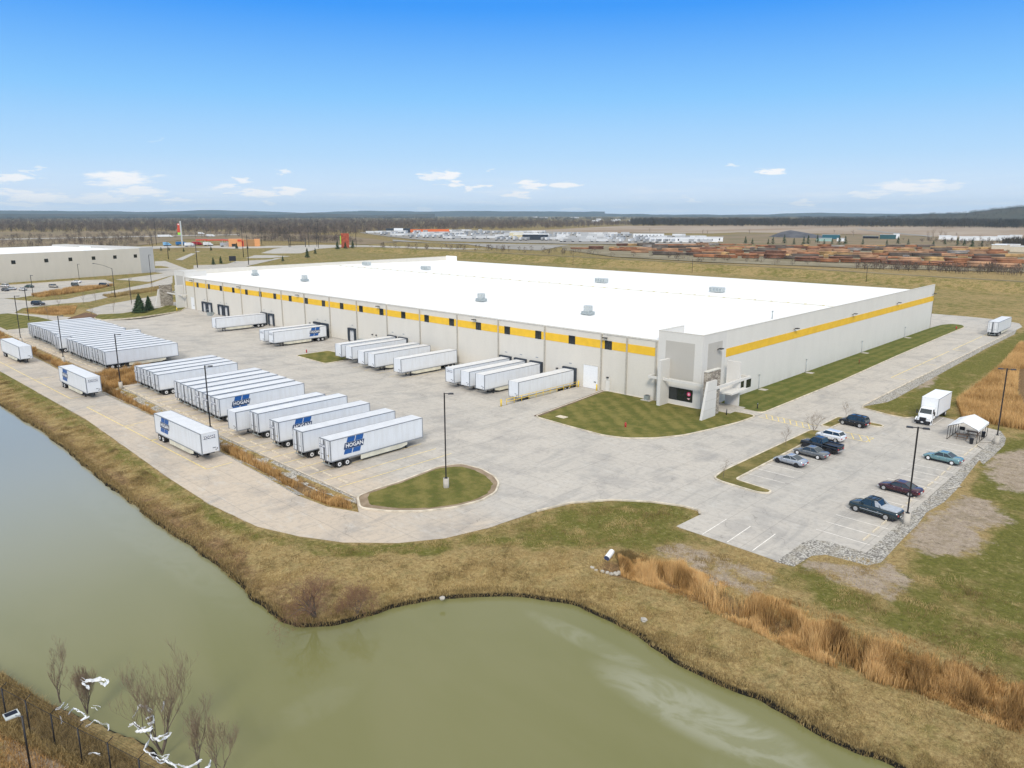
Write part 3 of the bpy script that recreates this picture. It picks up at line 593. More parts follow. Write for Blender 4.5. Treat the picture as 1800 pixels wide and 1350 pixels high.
lines('stall_lines', [((x, -46.8), (x-.15, -41.2)) for x in (36.9, 39.8, 42.7)], .11, 'line_w')
lines('stall_lines', [((31.3, y), (36.4, y)) for y in (-25.3,-22.5,-19.7,-16.1,-13.3)], .1, 'line_w')
lines('stall_lines', [((41.95, 18), (41.95, 24.3)), ((45, 18), (45, 24)), ((38.9, 18.5), (38.9, 24.3))], .1, 'line_w')
hat = [((19.0, 2.9), (28.6, 1.5)), ((19.0, 5.2), (28.6, 4.2)), ((31.3, 1.2), (37.4, .5)), ((31.3, 3.9), (37.6, 3.4)), ((37.4, .5), (37.6, 3.4))]
hat += [((x, 5.2-(x-19)*.1), (x+1.4, 2.9-(x-17.6)*.13)) for x in np.arange(19.2, 28, 1.1)] + [((x, 3.8), (x+1.5, .9)) for x in np.arange(31.6, 36.5, 1.2)]
lines('crossing_hatching', hat, .13)
dl = [((x, -1.5), (x, -19)) for x in (-55.6,-52.0,-60.2,-64.9,-69.5)]; lines('dock_lines', dl, .11, 'line_y', .012, dip)

# ------------------------------------------------------------ water
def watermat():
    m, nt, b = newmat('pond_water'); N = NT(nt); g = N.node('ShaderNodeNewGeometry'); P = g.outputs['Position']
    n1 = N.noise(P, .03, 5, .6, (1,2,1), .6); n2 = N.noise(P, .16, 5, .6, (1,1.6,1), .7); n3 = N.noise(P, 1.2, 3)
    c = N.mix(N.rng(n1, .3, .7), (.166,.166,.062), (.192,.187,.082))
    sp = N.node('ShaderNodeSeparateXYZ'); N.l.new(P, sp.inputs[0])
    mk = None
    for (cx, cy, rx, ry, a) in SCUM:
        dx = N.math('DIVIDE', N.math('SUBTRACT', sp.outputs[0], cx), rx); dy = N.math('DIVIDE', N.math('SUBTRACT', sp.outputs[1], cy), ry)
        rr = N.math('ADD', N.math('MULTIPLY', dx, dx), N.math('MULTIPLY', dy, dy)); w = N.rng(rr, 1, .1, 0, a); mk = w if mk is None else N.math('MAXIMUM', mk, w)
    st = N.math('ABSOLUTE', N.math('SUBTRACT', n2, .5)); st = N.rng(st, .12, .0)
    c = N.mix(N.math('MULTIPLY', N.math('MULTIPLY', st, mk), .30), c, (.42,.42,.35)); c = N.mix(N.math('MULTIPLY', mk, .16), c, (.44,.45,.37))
    painted_refl = N.rng(sp.outputs[0], 25, -45); c = N.mix(N.math('MULTIPLY', painted_refl, .8), c, (.36,.365,.30))  # pale sky reflection painted into the water colour, stronger towards -x
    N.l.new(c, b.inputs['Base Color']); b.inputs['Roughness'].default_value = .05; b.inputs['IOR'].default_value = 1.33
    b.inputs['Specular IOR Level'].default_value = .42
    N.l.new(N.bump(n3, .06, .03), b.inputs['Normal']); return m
SCUM = [(52,-72.5,11,3.0,1.0),(66,-76,13,4,.8),(31,-91,2.0,4.6,.14),(40,-70.5,8,1.4,.5),(-10,-88,30,3,.2),(73,-90,6,6,.3)]
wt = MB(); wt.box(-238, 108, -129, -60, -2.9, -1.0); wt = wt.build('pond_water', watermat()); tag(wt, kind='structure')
# ------------------------------------------------------------ main warehouse
WH = empty('warehouse', (-101, 67, 0)); tag(WH, 'huge low white-roofed distribution warehouse with a yellow band and loading docks', 'warehouse')
WO = Vector((101, -67, 0))
def wpart(mb, name, mat, parent=None):
    p = parent or WH
    mb.v = [(x+101, y-67, z) for x, y, z in mb.v] if p is WH else mb.v
    return mb.build(name, mat, p)
def roofz(y): return 11.35+.75*(1-abs(y-67.3)/67.3)
# dock wall with openings kept solid (doors sit proud), copings
wpart(BX(-202.9, .2, 0, .3, -1.3, 11.15), 'dock_wall', M['wall'])
wpart(BX(9.0, 9.3, 8.2, 134.7, -1, 13.2), 'end_wall', M['wall_e'])
wpart(BX(-212, -211.7, 8.2, 134.7, -1, 13.2), 'end_wall', M['wall'])
wpart(BX(-212, 9.3, 134.4, 134.72, -1, 11.2), 'rear_wall', M['wall'])
r = MB()
r.quad([(.5, .3, 11.36), (9.0, .3, 11.36), (9.0, .3, 11.2), (.5, .3, 11.2)])
for k in range(2):
    ya, yb = (0.3, 67.3) if k == 0 else (67.3, 134.4)
    r.quad([(-211.7, ya, roofz(ya)), (9.0, ya, roofz(ya)), (9.0, yb, roofz(yb)), (-211.7, yb, roofz(yb))])
roof = wpart(r, 'roof', M['roof'])
wpart(BX(-202.9, .2, -.12, .3, 11.18, 11.42), 'gutter', M['trim'])
c = MB(); c.box(8.95, 9.36, 8.2, 134.75, 13.2, 13.28); wpart(c, 'coping', M['trim'])
c = MB(); c.box(-212.05, -211.64, 8.2, 134.75, 13.2, 13.28); wpart(c, 'coping', M['trim'])
# parapet return at the far corner
wpart(BX(-211.7, -204, 134.1, 134.38, 11.2, 13.6), 'parapet', M['roof'])
wx = [-11.0-9.07*k for k in range(21)]
edges = [-.25] + sum([[x+.85, x-.85] for x in wx], []) + [-202.6]
for a, b in zip(edges[::2], edges[1::2]):
    if a-b > .3: wpart(BX(b, a, -.035, .0-.001, 8.35, 9.95), 'yellow_band', M['band'])
wpart(BX(9.301, 9.335, 8.3, 134.7, 8.35, 9.9), 'yellow_band', M['band'])
bays = [-.1,-6.6,-12.6,-27.3,-40.9,-54.4,-68.0,-81.3,-94.6,-107.7,-120.9,-134.0,-147.0,-159.9,-172.6,-185.4,-195.3,-202.6]
for x in bays: wpart(BX(x-.14, x+.14, -.24, -.037, 0 if x > -18 or x < -186 else -.75, 11.2), 'downspout', M['drain'])
for x in bays[3:-3]: wpart(BX(x-.02, x+.02, -.01, .0, -.6, 11.1), 'wall_joint', M['drain']) if False else None
for x in wx:
    w = wpart(BX(x-.78, x+.78, -.05, -.002, 8.4, 9.95), 'window', M['glass'])
    f = MB(); 
    for a in ((x-.84, x-.76, 8.34, 10.0), (x+.76, x+.84, 8.34, 10.0), (x-.76, x+.76, 9.93, 10.0), (x-.76, x+.76, 8.34, 8.42), (x-.03, x+.03, 8.42, 9.93)): f.box(a[0], a[1], -.075, -.003, a[2], a[3])
    f.v = [(p[0]+101, p[1]-67, p[2]) for p in f.v]; f.build('window_frame', M['black'], w)
def lamp_part(x, y, z, d, par=WH, off=WO):
    m = MB(); 
    if d == 'y': m.box(x-.45, x+.45, y-1.1, y-.4, z+.05, z+.2); m.tube([(x, y, z-.15), (x, y-.5, z+.1)], .06, 5)
    else: m.box(x+.4, x+1.1, y-.45, y+.45, z+.05, z+.2); m.tube([(x, y, z-.15), (x+.5, y, z+.1)], .06, 5)
    m.v = [tuple(Vector(v)+off) for v in m.v]; return m.build('wall_lamp', M['bronze'], par)
for x in (-48.1, -11.4, -84.3, -123.9, -160.5, -196.5): lamp_part(x, 0, 10.5, 'y')
for y in (36.8, 69.3, 101.1, 133.1): lamp_part(9.3, y, 10.5, 'x')
# dock shelters
def dock(x, open_=True):
    m = MB(); m.box(x-1.72, x-1.22, -.5, -.002, .05, 3.55); m.box(x+1.22, x+1.72, -.5, -.002, .05, 3.55); m.box(x-1.22, x+1.22, -.55, -.003, 3.05, 3.56)
    s = wpart(m, 'dock_shelter', M['bronze2'])
    d = BX(x-1.21, x+1.21, -.06, -.004, .1, 3.04); d.v = [tuple(Vector(v)+WO) for v in d.v]; d.build('dock_door', M['dockdoor'], s)
    for q_ in (-1.3, 1.3): b = BX(x+q_-.2, x+q_+.2, -.25, -.004, -.6, -.05); b.v = [tuple(Vector(v)+WO) for v in b.v]; b.build('bumper', M['tyre'], s)
    n = BX(x-.35, x+.35, -.02, -.002, 4.25, 4.42); n.v = [tuple(Vector(v)+WO) for v in n.v]; n.build('number_plate', M['rail'], s)
    t = text_mesh('', .3, M['bronze']) if False else None
M['rail'] = pm('plate_grey', (.3,.32,.35), .45, .3)
M['bronze2'] = pm('dock_seal_foam', (.035,.045,.06), .8)
M['dockdoor'] = pm('dock_door_white', (.62,.62,.62), .6)
for x in (-20.4,-29.5,-34.1,-38.6,-74.7,-79.2,-97.1,-110.4,-114.5,-140.9,-145.4,-171.2,-175.4,-183.8,-187.9): dock(x)
def plain_door(x0, x1, z1, name, mat, y=-.05, hw=True):
    d = BX(x0, x1, y, -.002, .03, z1); d = wpart(d, name, mat)
    f = MB(); f.box(x0-.14, x0, y-.05, -.003, .02, z1+.14); f.box(x1, x1+.14, y-.05, -.003, .02, z1+.14); f.box(x0, x1, y-.05, -.003, z1, z1+.14)
    f.v = [tuple(Vector(v)+WO) for v in f.v]; f.build('door_frame', M['trim'], d)
    if hw: h = BX(x1-.9, x1-.4, y-.08, y, 1.35, 1.5); h.v = [tuple(Vector(v)+WO) for v in h.v]; h.build('handle', M['black'], d)
    return d
plain_door(-16.95, -13.35, 4.6, 'overhead_door', M['white']); plain_door(-199.2, -196.3, 4.4, 'overhead_door', M['white'])
for x in (-11.4, -24.3, -86.6, -88.3, -119): plain_door(x, x+1.0, 2.3, 'personnel_door', M['wall_e'], -.04, False); wpart(BX(x+.3, x+.7, -.35, -.002, 2.75, 2.95), 'door_lamp', M['bronze'])
# entrance tower(s)
def tower(mirror):
    mx = (lambda x: -202.7-x) if mirror else (lambda x: x)
    def bx(m, x0, x1, *r, mm=0): a, b = sorted((mx(x0), mx(x1))); m.box(a, b, *r, m=mm); return m
    P = lambda x, y, z: (mx(x), y, z)
    m = MB(); bx(m, .2, 9.3, 0, .3, -.8, 13.2); bx(m, 9.0, 9.3, .3, 8.2, -.8, 13.2); bx(m, .2, .5, .3, 8.2, 10.5, 13.2)
    T = wpart(m, 'entrance_tower', M['tower'])
    def sub(m, n, mat): m.v = [tuple(Vector(v)+WO) for v in m.v]; return m.build(n, mat, T)
    m = MB(); bx(m, .15, 9.35, -.05, .33, 13.2, 13.3); bx(m, 8.97, 9.35, .33, 8.2, 13.2, 13.3); bx(m, .15, .53, .33, 8.2, 13.2, 13.3); sub(m, 'coping', M['trim'])
    sub(bx(MB(), 1.8, 7.7, -.03, -.001, 4.9, 11.6), 'wall_panel', M['panel'])
    sub(bx(MB(), 9.301, 9.33, 1.8, 6.8, 4.9, 11.6), 'wall_panel', M['panel'])
    sub(bx(MB(), 2.95, 7.72, -.02, -.001, 1.05, 3.25), 'window', M['glass'])
    m = MB(); [bx(m, x-.04, x+.04, -.05, -.003, 1.05, 3.25) for x in (2.95, 4.55, 6.15, 7.72)]; bx(m, 3, 7.7, -.05, -.003, 3.2, 3.27); bx(m, 3, 7.7, -.05, -.003, 1.0, 1.07); sub(m, 'window_frame', M['black'])
    m = MB(); bx(m, 9.302, 9.33, 14.9, 16.1, 1.1, 2.8); sub(m, 'window', M['glass']); m = MB(); bx(m, 9.302, 9.33, 17.1, 19.0, 1.1, 2.8); sub(m, 'window', M['glass'])
    m = MB(); bx(m, 9.302, 9.34, 2.8, 5.9, .12, 2.9); sub(m, 'glass_door', M['glass'])
    sub(bx(MB(), 2.2, 2.85, -2.9, -.03, -.2, 8.4), 'fin_wall', M['tower'])
    sub(bx(MB(), 10.5, 13.1, 6.7, 7.15, .0, 8.15), 'fin_wall', M['tower'])
    sub(bx(MB(), 12.35, 13.0, -4.6, -.1, -.1, 7.95), 'stone_pier', M['stone']); sub(bx(MB(), 12.3, 13.05, -4.65, -.05, 7.95, 8.1), 'pier_cap', M['trim'])
    m = MB(); m.hexa([P(13.02,-6.5,-.1), P(13.45,-6.5,-.1), P(13.45,-2.0,-.1), P(13.02,-2.0,-.1)][::-1 if mirror else 1], [P(13.02,-4.9,6.4), P(13.45,-4.9,6.4), P(13.45,-2.0,6.4), P(13.02,-2.0,6.4)][::-1 if mirror else 1])
    sub(m, 'leaning_wall', M['tower'])
    m = MB()
    for z in (1.6, 3.2, 4.8): 
        y0 = -6.5+1.6*(z/6.4); bx(m, 13.0, 13.47, y0+.05, -1.99, z, z+.03)
    sub(m, 'wall_joint', M['drain'])
    m = MB(); bx(m, -.35, 12.34, -2.15, -1.85, 4.7, 5.15); bx(m, -.35, -.05, -1.85, -.05, 4.7, 5.15); bx(m, 13.1, 13.45, -1.99, 10.5, 4.7, 5.15); bx(m, 9.36, 13.1, 10.2, 10.5, 4.7, 5.15)
    sub(m, 'ring_beam', M['tower'])
    m = MB(); bx(m, 9.36, 14.1, 2.2, 6.68, 3.05, 3.35); bx(m, 13.11, 14.1, 6.68, 8.2, 3.05, 3.35); sub(m, 'entrance_canopy', M['tower'])
    if not mirror:
        lg = text_mesh('', .5, M['magenta']) if False else None
        d = MB(); n = 20
        cx, cz, rr = 7.0, 2.45, .38
        ring = [(cx+rr*math.cos(2*math.pi*k/n), cz+rr*math.sin(2*math.pi*k/n)) for k in range(n)]
        d.hexa([(x, -.03, z) for x, z in ring], [(x, -.045, z) for x, z in ring]); sub(d, 'round_sticker', M['magenta'])
        d = MB(); d.box(cx-.17, cx+.17, -.055, -.046, cz-.19, cz+.19); d.box(cx-.14, cx+.14, -.045, -.03, 1.45, 1.6, 0); d.box(cx-.3, cx+.3, -.045, -.03, 1.62, 1.7, 0); sub(d, 'sticker_lettering', M['pinkwhite'])
    lamp_part(mx(9.3) if not mirror else mx(9.3), 5.0, 10.3, 'x', T) if not mirror else None
    return T
M['magenta'] = pm('magenta_sticker', (.72,.03,.16), .5); M['pinkwhite'] = pm('pale_pink_print', (.85,.55,.6), .5)
tower(False); tower(True)
ent = BX(9.36, 14.6, 1.0, 6.66, .0, .17); ent = ent.build('entrance_slab', M['conc']); tag(ent, kind='structure')
sheet('walkway', [(14.6,2.8),(18.6,3.0),(18.6,5.0),(14.6,5.4)], M['conc'], .14, skirt=.1)
for k, (y) in enumerate((21.95, 44.1, 77.2, 110.0)):
    t = empty('utility_pipe', (9.6, y, 0)); lab = ['nearest the entrance tower','second from the entrance tower','third from the entrance tower','nearest the far corner'][k]
    tag(t, 'thin grey standpipe against the end wall, '+lab, 'standpipe', 'standpipes along the end wall')
    MB().tube([(0,0,0), (0,0,3.0)], .05, 5).tube([(-.15,0,3.0), (.15,0,3.0)], .1, 5).build('pipe', M['galv'], t)
    BX(.1, 1.6, -.5, .9, .1, .17).build('splash_pad', M['conc'], t)
def rtu(x, y, two):
    t = empty('rooftop_unit', (x, y, roofz(y))); t.scale = (.85, .85, .85)
    if two:
        BX(-1.5, 1.5, -1.0, 1.0, .15, .95).build('base_box', M['galv'], t); BX(-.9, .9, -.8, .8, .95, 2.5).build('intake_hood', M['galv2'], t)
        BX(-2.2, -1.5, -.4, .4, 0, .4).build('duct', M['galv'], t)
    else:
        BX(-2.4, 2.4, -1.1, 1.1, .2, 1.75).build('cabinet', M['galv2'], t); m = MB(); [m.box(-2.3+k*1.2, -1.5+k*1.2, -1.13, -1.1, .5, 1.5) for k in range(4)]; m.build('louvre', M['galv'], t)
    return t
M['galv2'] = pm('unit_casing', (.50,.53,.52), .5, .2)
for (x, y, two, lab) in ((-187.8,19.7,1,'grey rooftop unit near the far left corner of the white roof'),(-153,19.5,1,'grey hooded rooftop unit second along the near row on the white roof'),(-66.7,19.5,1,'grey hooded rooftop unit third along the near row on the white roof'),
                         (-30.3,18,1,'grey hooded rooftop unit nearest the entrance corner of the roof'),(-200.5,78.4,0,'long grey rooftop unit farthest left beyond the ridge'),(-160.9,78.9,0,'long grey rooftop unit second from left beyond the ridge'),
                         (-74.7,81.3,0,'long grey rooftop unit third from left beyond the ridge'),(-32.3,79.7,0,'long grey rooftop unit beyond the ridge nearest the end wall')):
    tag(rtu(x, y, two), lab, 'rooftop unit', 'ventilation units on the warehouse roof')
v = MB().tube([(0,0,0), (0,0,1.6)], .12, 8).tube([(0,0,1.6), (0,0,1.75)], .2, 8).build('vent_pipe', M['galv'], loc=(3.4, 39, 11.75)); tag(v, 'small lone vent pipe on the white roof by the end wall', 'vent pipe')
gl = MB(); gl.tube([(-205, 67.3, 12.17), (8.5, 67.3, 12.17)], .05, 4); 
for k in range(48): gl.box(-204+k*4.4, -203.6+k*4.4, 67.0, 67.6, 12.1, 12.33)
gl = gl.build('gas_pipe', pm('pale_pipe', (.62,.56,.36), .6)); tag(gl, 'thin yellowish pipe line along the ridge of the white roof', 'roof pipe')

# ------------------------------------------------------------ trailers
def para(m, x0, y0, w, h, sl, t=.012, mi=0):      # parallelogram in the y-z plane on face x = x0, reading towards +y
    m.hexa([(x0, y0, h[0]), (x0, y0+w, h[0]), (x0, y0+w+sl, h[1]), (x0, y0+sl, h[1])], [(x0+t, y0, h[0]), (x0+t, y0+w, h[0]), (x0+t, y0+w+sl, h[1]), (x0+t, y0+sl, h[1])], mi)
def logo_mesh():
    m = MB()
    para(m, 0, .42, 1.25, (1.95, 2.65), .22); para(m, 0, 1.82, 1.25, (1.95, 2.65), .22); para(m, 0, -.10, 1.25, (.35, .98), .2); para(m, 0, 1.30, 1.25, (.35, .98), .2)
    para(m, .0, -.08, 3.2, (1.03, 1.90), .22, .02, 1)
    o = m.build('side_logo', [M['blue'], M['navy']])
    t = text_mesh('HOGAN', .80, M['white'], 'logo_lettering', o, .02); t.rotation_euler = (R(90), 0, R(90)); t.location = (.03, 1.68, 1.47); t.scale = (.98, 1, 1)
    return o
LOGO = reg(logo_mesh())
def plate(w, h, size):
    m = BX(-w/2, w/2, -.012, 0, -h/2, h/2); o = m.build('name_plate', M['navy2'])
    t = text_mesh('HOGAN', size, M['white'], 'plate_lettering', o, .04); t.rotation_euler = (R(90), 0, 0); t.location = (0, -.02, 0); return reg(o)
M['navy2'] = pm('plate_navy', (.05,.07,.15), .5, obj=True)
PL_R = plate(1.35, .40, .42); PL_N = plate(1.75, .42, .48)
M['lock'] = pm('door_hardware', (.22,.23,.25), .45, .4); M['rail'] = pm('trailer_rail', (.27,.29,.32), .45, .3)
def make_trailer(logo=False, plate_r=False, nose=False, skirt=True, ribs=False, H=4.11):
    W, L, B = 2.6, 16.15, 1.18; t = empty('semi_trailer')
    BX(.02, W-.02, .02, L, B, H-.03).build('body', M['trailer'], t)
    r = MB(); r.box(0, W, 0, L+.02, H-.03, H); rf = r.build('roof', M['troof'], t)
    m = MB()
    for x in (-.01, W-.09): m.box(x, x+.10, 0, L+.03, H-.09, H+.012); m.box(x, x+.10, .1, L+.02, B-.12, B+.02)
    for x in (0, W-.1):
        for y in (0, L-.06): m.box(x-.012, x+.112, y-.02, y+.1, B-.1, H-.09)
    m.box(.1, W-.1, -.02, .1, H-.1, H+.01); m.box(.1, W-.1, -.02, .1, B-.12, B+.0)
    if ribs:
        for k in range(5): m.box(W-.015, W+.02, L-.9-2.4, L-.9, 3.6-k*.45, 3.66-k*.45)
    m.build('rails', M['rail'], t)
    for k in (0, 1):
        d = BX(.1+k*1.21, 1.29+k*1.21, -.045, .015, B+.02, H-.12).build('rear_door', M['trailer'], t)
        q = MB()
        for xx in (.32, .95): q.tube([(.1+k*1.21+xx, -.08, B+.05), (.1+k*1.21+xx, -.08, H-.15)], .024, 5)
        q.box(.1+k*1.21+(.93 if k == 0 else -.02), .1+k*1.21+(1.24 if k == 0 else .1), -.062, -.04, B+.02, H-.12)
        q.box(.35+k*1.21, 1.0+k*1.21, -.10, -.07, B+.75, B+.80); q.build('lock_rod', M['lock'], d)
    if plate_r: c = copy_tree(PL_R, t); c.location = (.83, -.115, 3.12)
    if nose: c = copy_tree(PL_N, t); c.location = (1.35, L+.035, 3.45); c.rotation_euler = (0, 0, math.pi)
    if plate_r: BX(2.1, 2.25, -.06, -.046, 1.75, 2.1).build('sticker', M['yellow'], t)
    q = MB(); q.box(.55, 1.0, L+.02, L+.028, 1.75, 1.86); q.box(.3, .42, L+.02, L+.06, 1.55, 1.75); q.box(.5, .62, L+.02, L+.06, 1.4, 1.55); q.build('hose_fittings', M['lock'], t)
    if logo:
        c = copy_tree(LOGO, t); c.location = (W+.008, 2.2, B+.18)
        c = copy_tree(LOGO, t); c.location = (-.008, 2.2+3.1, B+.18); c.rotation_euler = (0, 0, math.pi)
    BX(.5, W-.5, .3, L-.5, B-.28, B-.12).build('chassis', M['black'], t)
    for y in (1.35, 2.62):
        MB().tube([(.3, y, .52), (W-.3, y, .52)], .09, 6).build('axle', M['black'], t)
        for x, s in ((.02, 1), (W-.02, -1)):
            w = MB().tube([(x, y, .52), (x+s*.27, y, .52)], .52, 20, sm=False).tube([(x+s*.31, y, .52), (x+s*.58, y, .52)], .52, 16, sm=False).build('wheel', M['tyre'], t)
            MB().tube([(x-s*.012, y, .52), (x+s*.03, y, .52)], .29, 14, sm=False).tube([(x-s*.04, y, .52), (x, y, .52)], .11, 8, m=1, sm=False).build('rim', [M['whiterim'], M['black']], w)
    for x in (.1, W-.7): BX(x, x+.6, .62, .65, .25, .95).build('mud_flap', M['black'], t)
    m = MB(); m.box(.25, W-.25, .03, .13, .5, .62); m.box(.6, .7, .04, .12, .62, B-.12); m.box(W-.7, W-.6, .04, .12, .62, B-.12); m.build('underride_guard', M['galv'], t)
    for x in (.45, W-.6):
        m = MB(); m.box(x, x+.14, L-2.95, L-2.8, .06, B-.12); m.box(x-.1, x+.24, L-3.05, L-2.7, .0, .07); m.build('landing_leg', M['black'], t)
    BX(.59, W-.6, L-2.9, L-2.84, .55, .62).build('leg_brace', M['black'], t)
    if skirt:
        for x in (.06, W-.09):
            m = MB(); y0, y1 = 4.9, L-2.95; pts = [(y0, B-.12), (y0, .36), (y1-1.2, .36), (y1, .62), (y1, B-.12)]
            m.hexa([(x, y, z) for y, z in pts], [(x+.03, y, z) for y, z in pts]); m.build('side_skirt', M['skirt'], t)
    return reg(t)
VAR = {'plain': make_trailer(), 'plate': make_trailer(False, True, True), 'logo': make_trailer(True, True, True), 'noskirt': make_trailer(skirt=False), 'ribs': make_trailer(skirt=False, ribs=True)}
used = set()
def trailer(kind, x, y, rz=0., z=0., label='', group=None, rev=False):
    if kind not in used: t = VAR[kind]; used.add(kind)
    else: t = copy_tree(VAR[kind])
    t.location = (x, y, z); t.rotation_euler = (0, 0, rz); tag(t, label, 'trailer', group); return t
# far long row: 19 trailers
for k in range(19):
    x = -106.0-3.4*k; y = -60.55+random.uniform(-.25, .25)+(.8 if k > 11 else 0)
    kd = 'plate' if k in (1, 2, 8, 15, 16) else 'plain'
    if k == 8: y += 1.6
    if k == 9: y -= .9
    lab = 'white semi trailer, %s from the right in the far row of nineteen' % ORD[k] if k else 'white semi trailer with its whole long side showing, right end of the far row'
    if k == 18: lab = 'white semi trailer at the far left end of the far row of nineteen'
    if k == 8: lab = 'white semi trailer parked deeper into its slot than its neighbours in the far row'
    trailer(kd, x, y, .025+random.uniform(-.006, .006), 0, lab, 'trailers in the far row')
for k, (x, kd, lab) in enumerate(((-82.4,'plate','white semi trailer at the left end of the row of four, beside the reeds'),(-79.0,'plate','white semi trailer second from left in the row of four'),(-75.8,'plate','white semi trailer third from left in the row of four'),(-72.5,'plain','white semi trailer at the right end of the row of four, its side showing'))):
    trailer(kd, x, -61.9-(.4 if k == 3 else 0), .035, 0, lab, 'trailers in the row of four')
for k in range(6):
    x = -45.8-3.4*k; lab = ['white semi trailer with blue side logo at the right end of the row of six'][0] if k == 0 else 'white semi trailer, %s from the right in the row of six' % ORD[k]
    if k == 5: lab = 'white semi trailer at the left end of the row of six'
    trailer('logo' if k == 0 else ('plate' if k in (1, 2) else 'plain'), x, -62.9+.16*k, .038, 0, lab, 'trailers in the row of six')
trailer('ribs', -33.7, -48.7, math.pi+.03, 0, 'white semi trailer backed nose outward with ribbed vents on its side', 'trailers in the near row')
trailer('noskirt', -32.6, -62.9, .01, 0, 'plain white semi trailer directly right of the ribbed one', 'trailers in the near row')
trailer('logo', -25.9, -63.2, .0, 0, 'white semi trailer with blue side logo half hidden by its right neighbour', 'trailers in the near row')
trailer('noskirt', -19.0, -63.4, .0, 0, 'plain white semi trailer between the two near trailers with blue logos', 'trailers in the near row')
trailer('logo', -12.55, -63.1, .015, 0, 'white semi trailer with blue side logo and full side showing, nearest in the lot', 'trailers in the near row')
DK = 'trailers backed to the dock wall'
# docked: rear at the wall, nose towards -y
def docked(kind, cx, yr, zr, lab):
    z = float(dip(np.array(cx), np.array(yr-8))); trailer(kind, cx+1.3, yr, math.pi, z+zr, lab, DK)
docked('plain2' if False else 'plain', -20.2, -.65, -.02, 'white semi trailer at the dock beside the yellow railing')
docked('plain', -29.3, -.65, 0, 'white semi trailer at the dock, second from the yellow railing')
docked('plain', -33.6, -.65, 0, 'white semi trailer at the dock, third from the yellow railing')
docked('nosep', -38.2, -.65, 0, 'white semi trailer with a dark name plate high on its nose, at the dock') if 'nosep' in VAR else docked('plate', -38.2, -.65, 0, 'white semi trailer with a blue name plate high on its nose, at the dock')
docked('plain', -53.9, -1.9, 0, 'white semi trailer standing alone short of the wall between two dock groups')
docked('plain', -63.0, -2.2, 0, 'white semi trailer short of the wall, right one of the middle pair')
docked('plain', -67.2, -2.0, 0, 'white semi trailer short of the wall, left one of the middle pair')
docked('plain', -74.1, -.65, .1, 'white semi trailer at the dock, right one of the pair by the small lawn')
docked('plain', -78.5, -.65, .1, 'white semi trailer at the dock, left one of the pair by the small lawn')
docked('logo', -108.7, -1.7, 0, 'white semi trailer with blue side logo backed towards the dock wall')
docked('plate', -113.2, -1.9, 0, 'white semi trailer half hidden behind the docked one with blue logo')
docked('plain', -144.7, -.65, .1, 'white semi trailer alone at the farthest occupied dock')
RT = 'trailers parked along the perimeter road'
trailer('logo', -41.75, -71.15, -R(90), 0, 'white semi trailer with blue logo parked on the road, nearest the pond', RT)
trailer('logo', -93.0, -70.0, -R(90), 0, 'white semi trailer with blue logo parked midway along the road', RT)
trailer('plain', -140.7, -69.4, -R(90), 0, 'plain white semi trailer parked on the road at the left edge of the picture', RT)
trailer('plain', 25.25, 129.9, 0, 0, 'white semi trailer parked alone at the far end of the side drive', RT)
for k in VAR:
    if k not in used: print('UNUSED', k)

for o_ in (LOGO, PL_R, PL_N):
    for c_ in list(o_.children): bpy.data.objects.remove(c_)
    bpy.data.objects.remove(o_)
# wheel stops
def ordn(n):
    if n <= 20: return ORD[n-1]
    t_, u_ = divmod(n, 10); T_ = ['','','twenty','thirty','forty','fifty','sixty','seventy'][t_]
    return (['','','twentieth','thirtieth','fortieth','fiftieth','sixtieth','seventieth'][t_] if u_ == 0 else T_+'-'+ORD[u_-1])
def stops(pts, rot, name, grp, labf, L=1.8):
    m = MB(); m.hexa([(-L/2,-.09,0),(L/2,-.09,0),(L/2,.09,0),(-L/2,.09,0)], [(-L/2+.03,-.06,.14),(L/2-.03,-.06,.14),(L/2-.03,.06,.14),(-L/2+.03,.06,.14)])
    o = m.build('wheel_stop', M['stopconc']); n = len(pts)
    for i, (x, y) in enumerate(pts):
        q = o if i == 0 else o.copy()
        if i: COL.objects.link(q)
        q.location = (x, y, .006); q.rotation_euler = (0, 0, rot+random.uniform(-.04, .04)); tag(q, labf(i, n), 'wheel stop', grp)
xs_ = [x for x in np.arange(-80.2, -4, 3.4)]
stops([(x+random.uniform(-.3,.3), -64.4) for x in xs_], 0, 'a', 'wheel stops behind the nearer trailer rows', lambda i, n: 'concrete wheel stop at the ditch end of the lot, %s from the lawn island' % ordn(n-i), 2.2)
stops([(x, -61.6) for x in np.arange(-182.2, -104, 3.4)[::1]], 0, 'b', 'wheel stops behind the far trailer row', lambda i, n: 'concrete wheel stop behind the far trailer row, %s from its left end' % ordn(i+1), 2.0)
stops([(49.9+.1, y) for y in np.arange(-35.4, 10, 2.83)], R(90), 'c', 'wheel stops in the car park', lambda i, n: 'concrete wheel stop on the gravel side of the car park, %s from its near end' % ORD[i], 1.9)
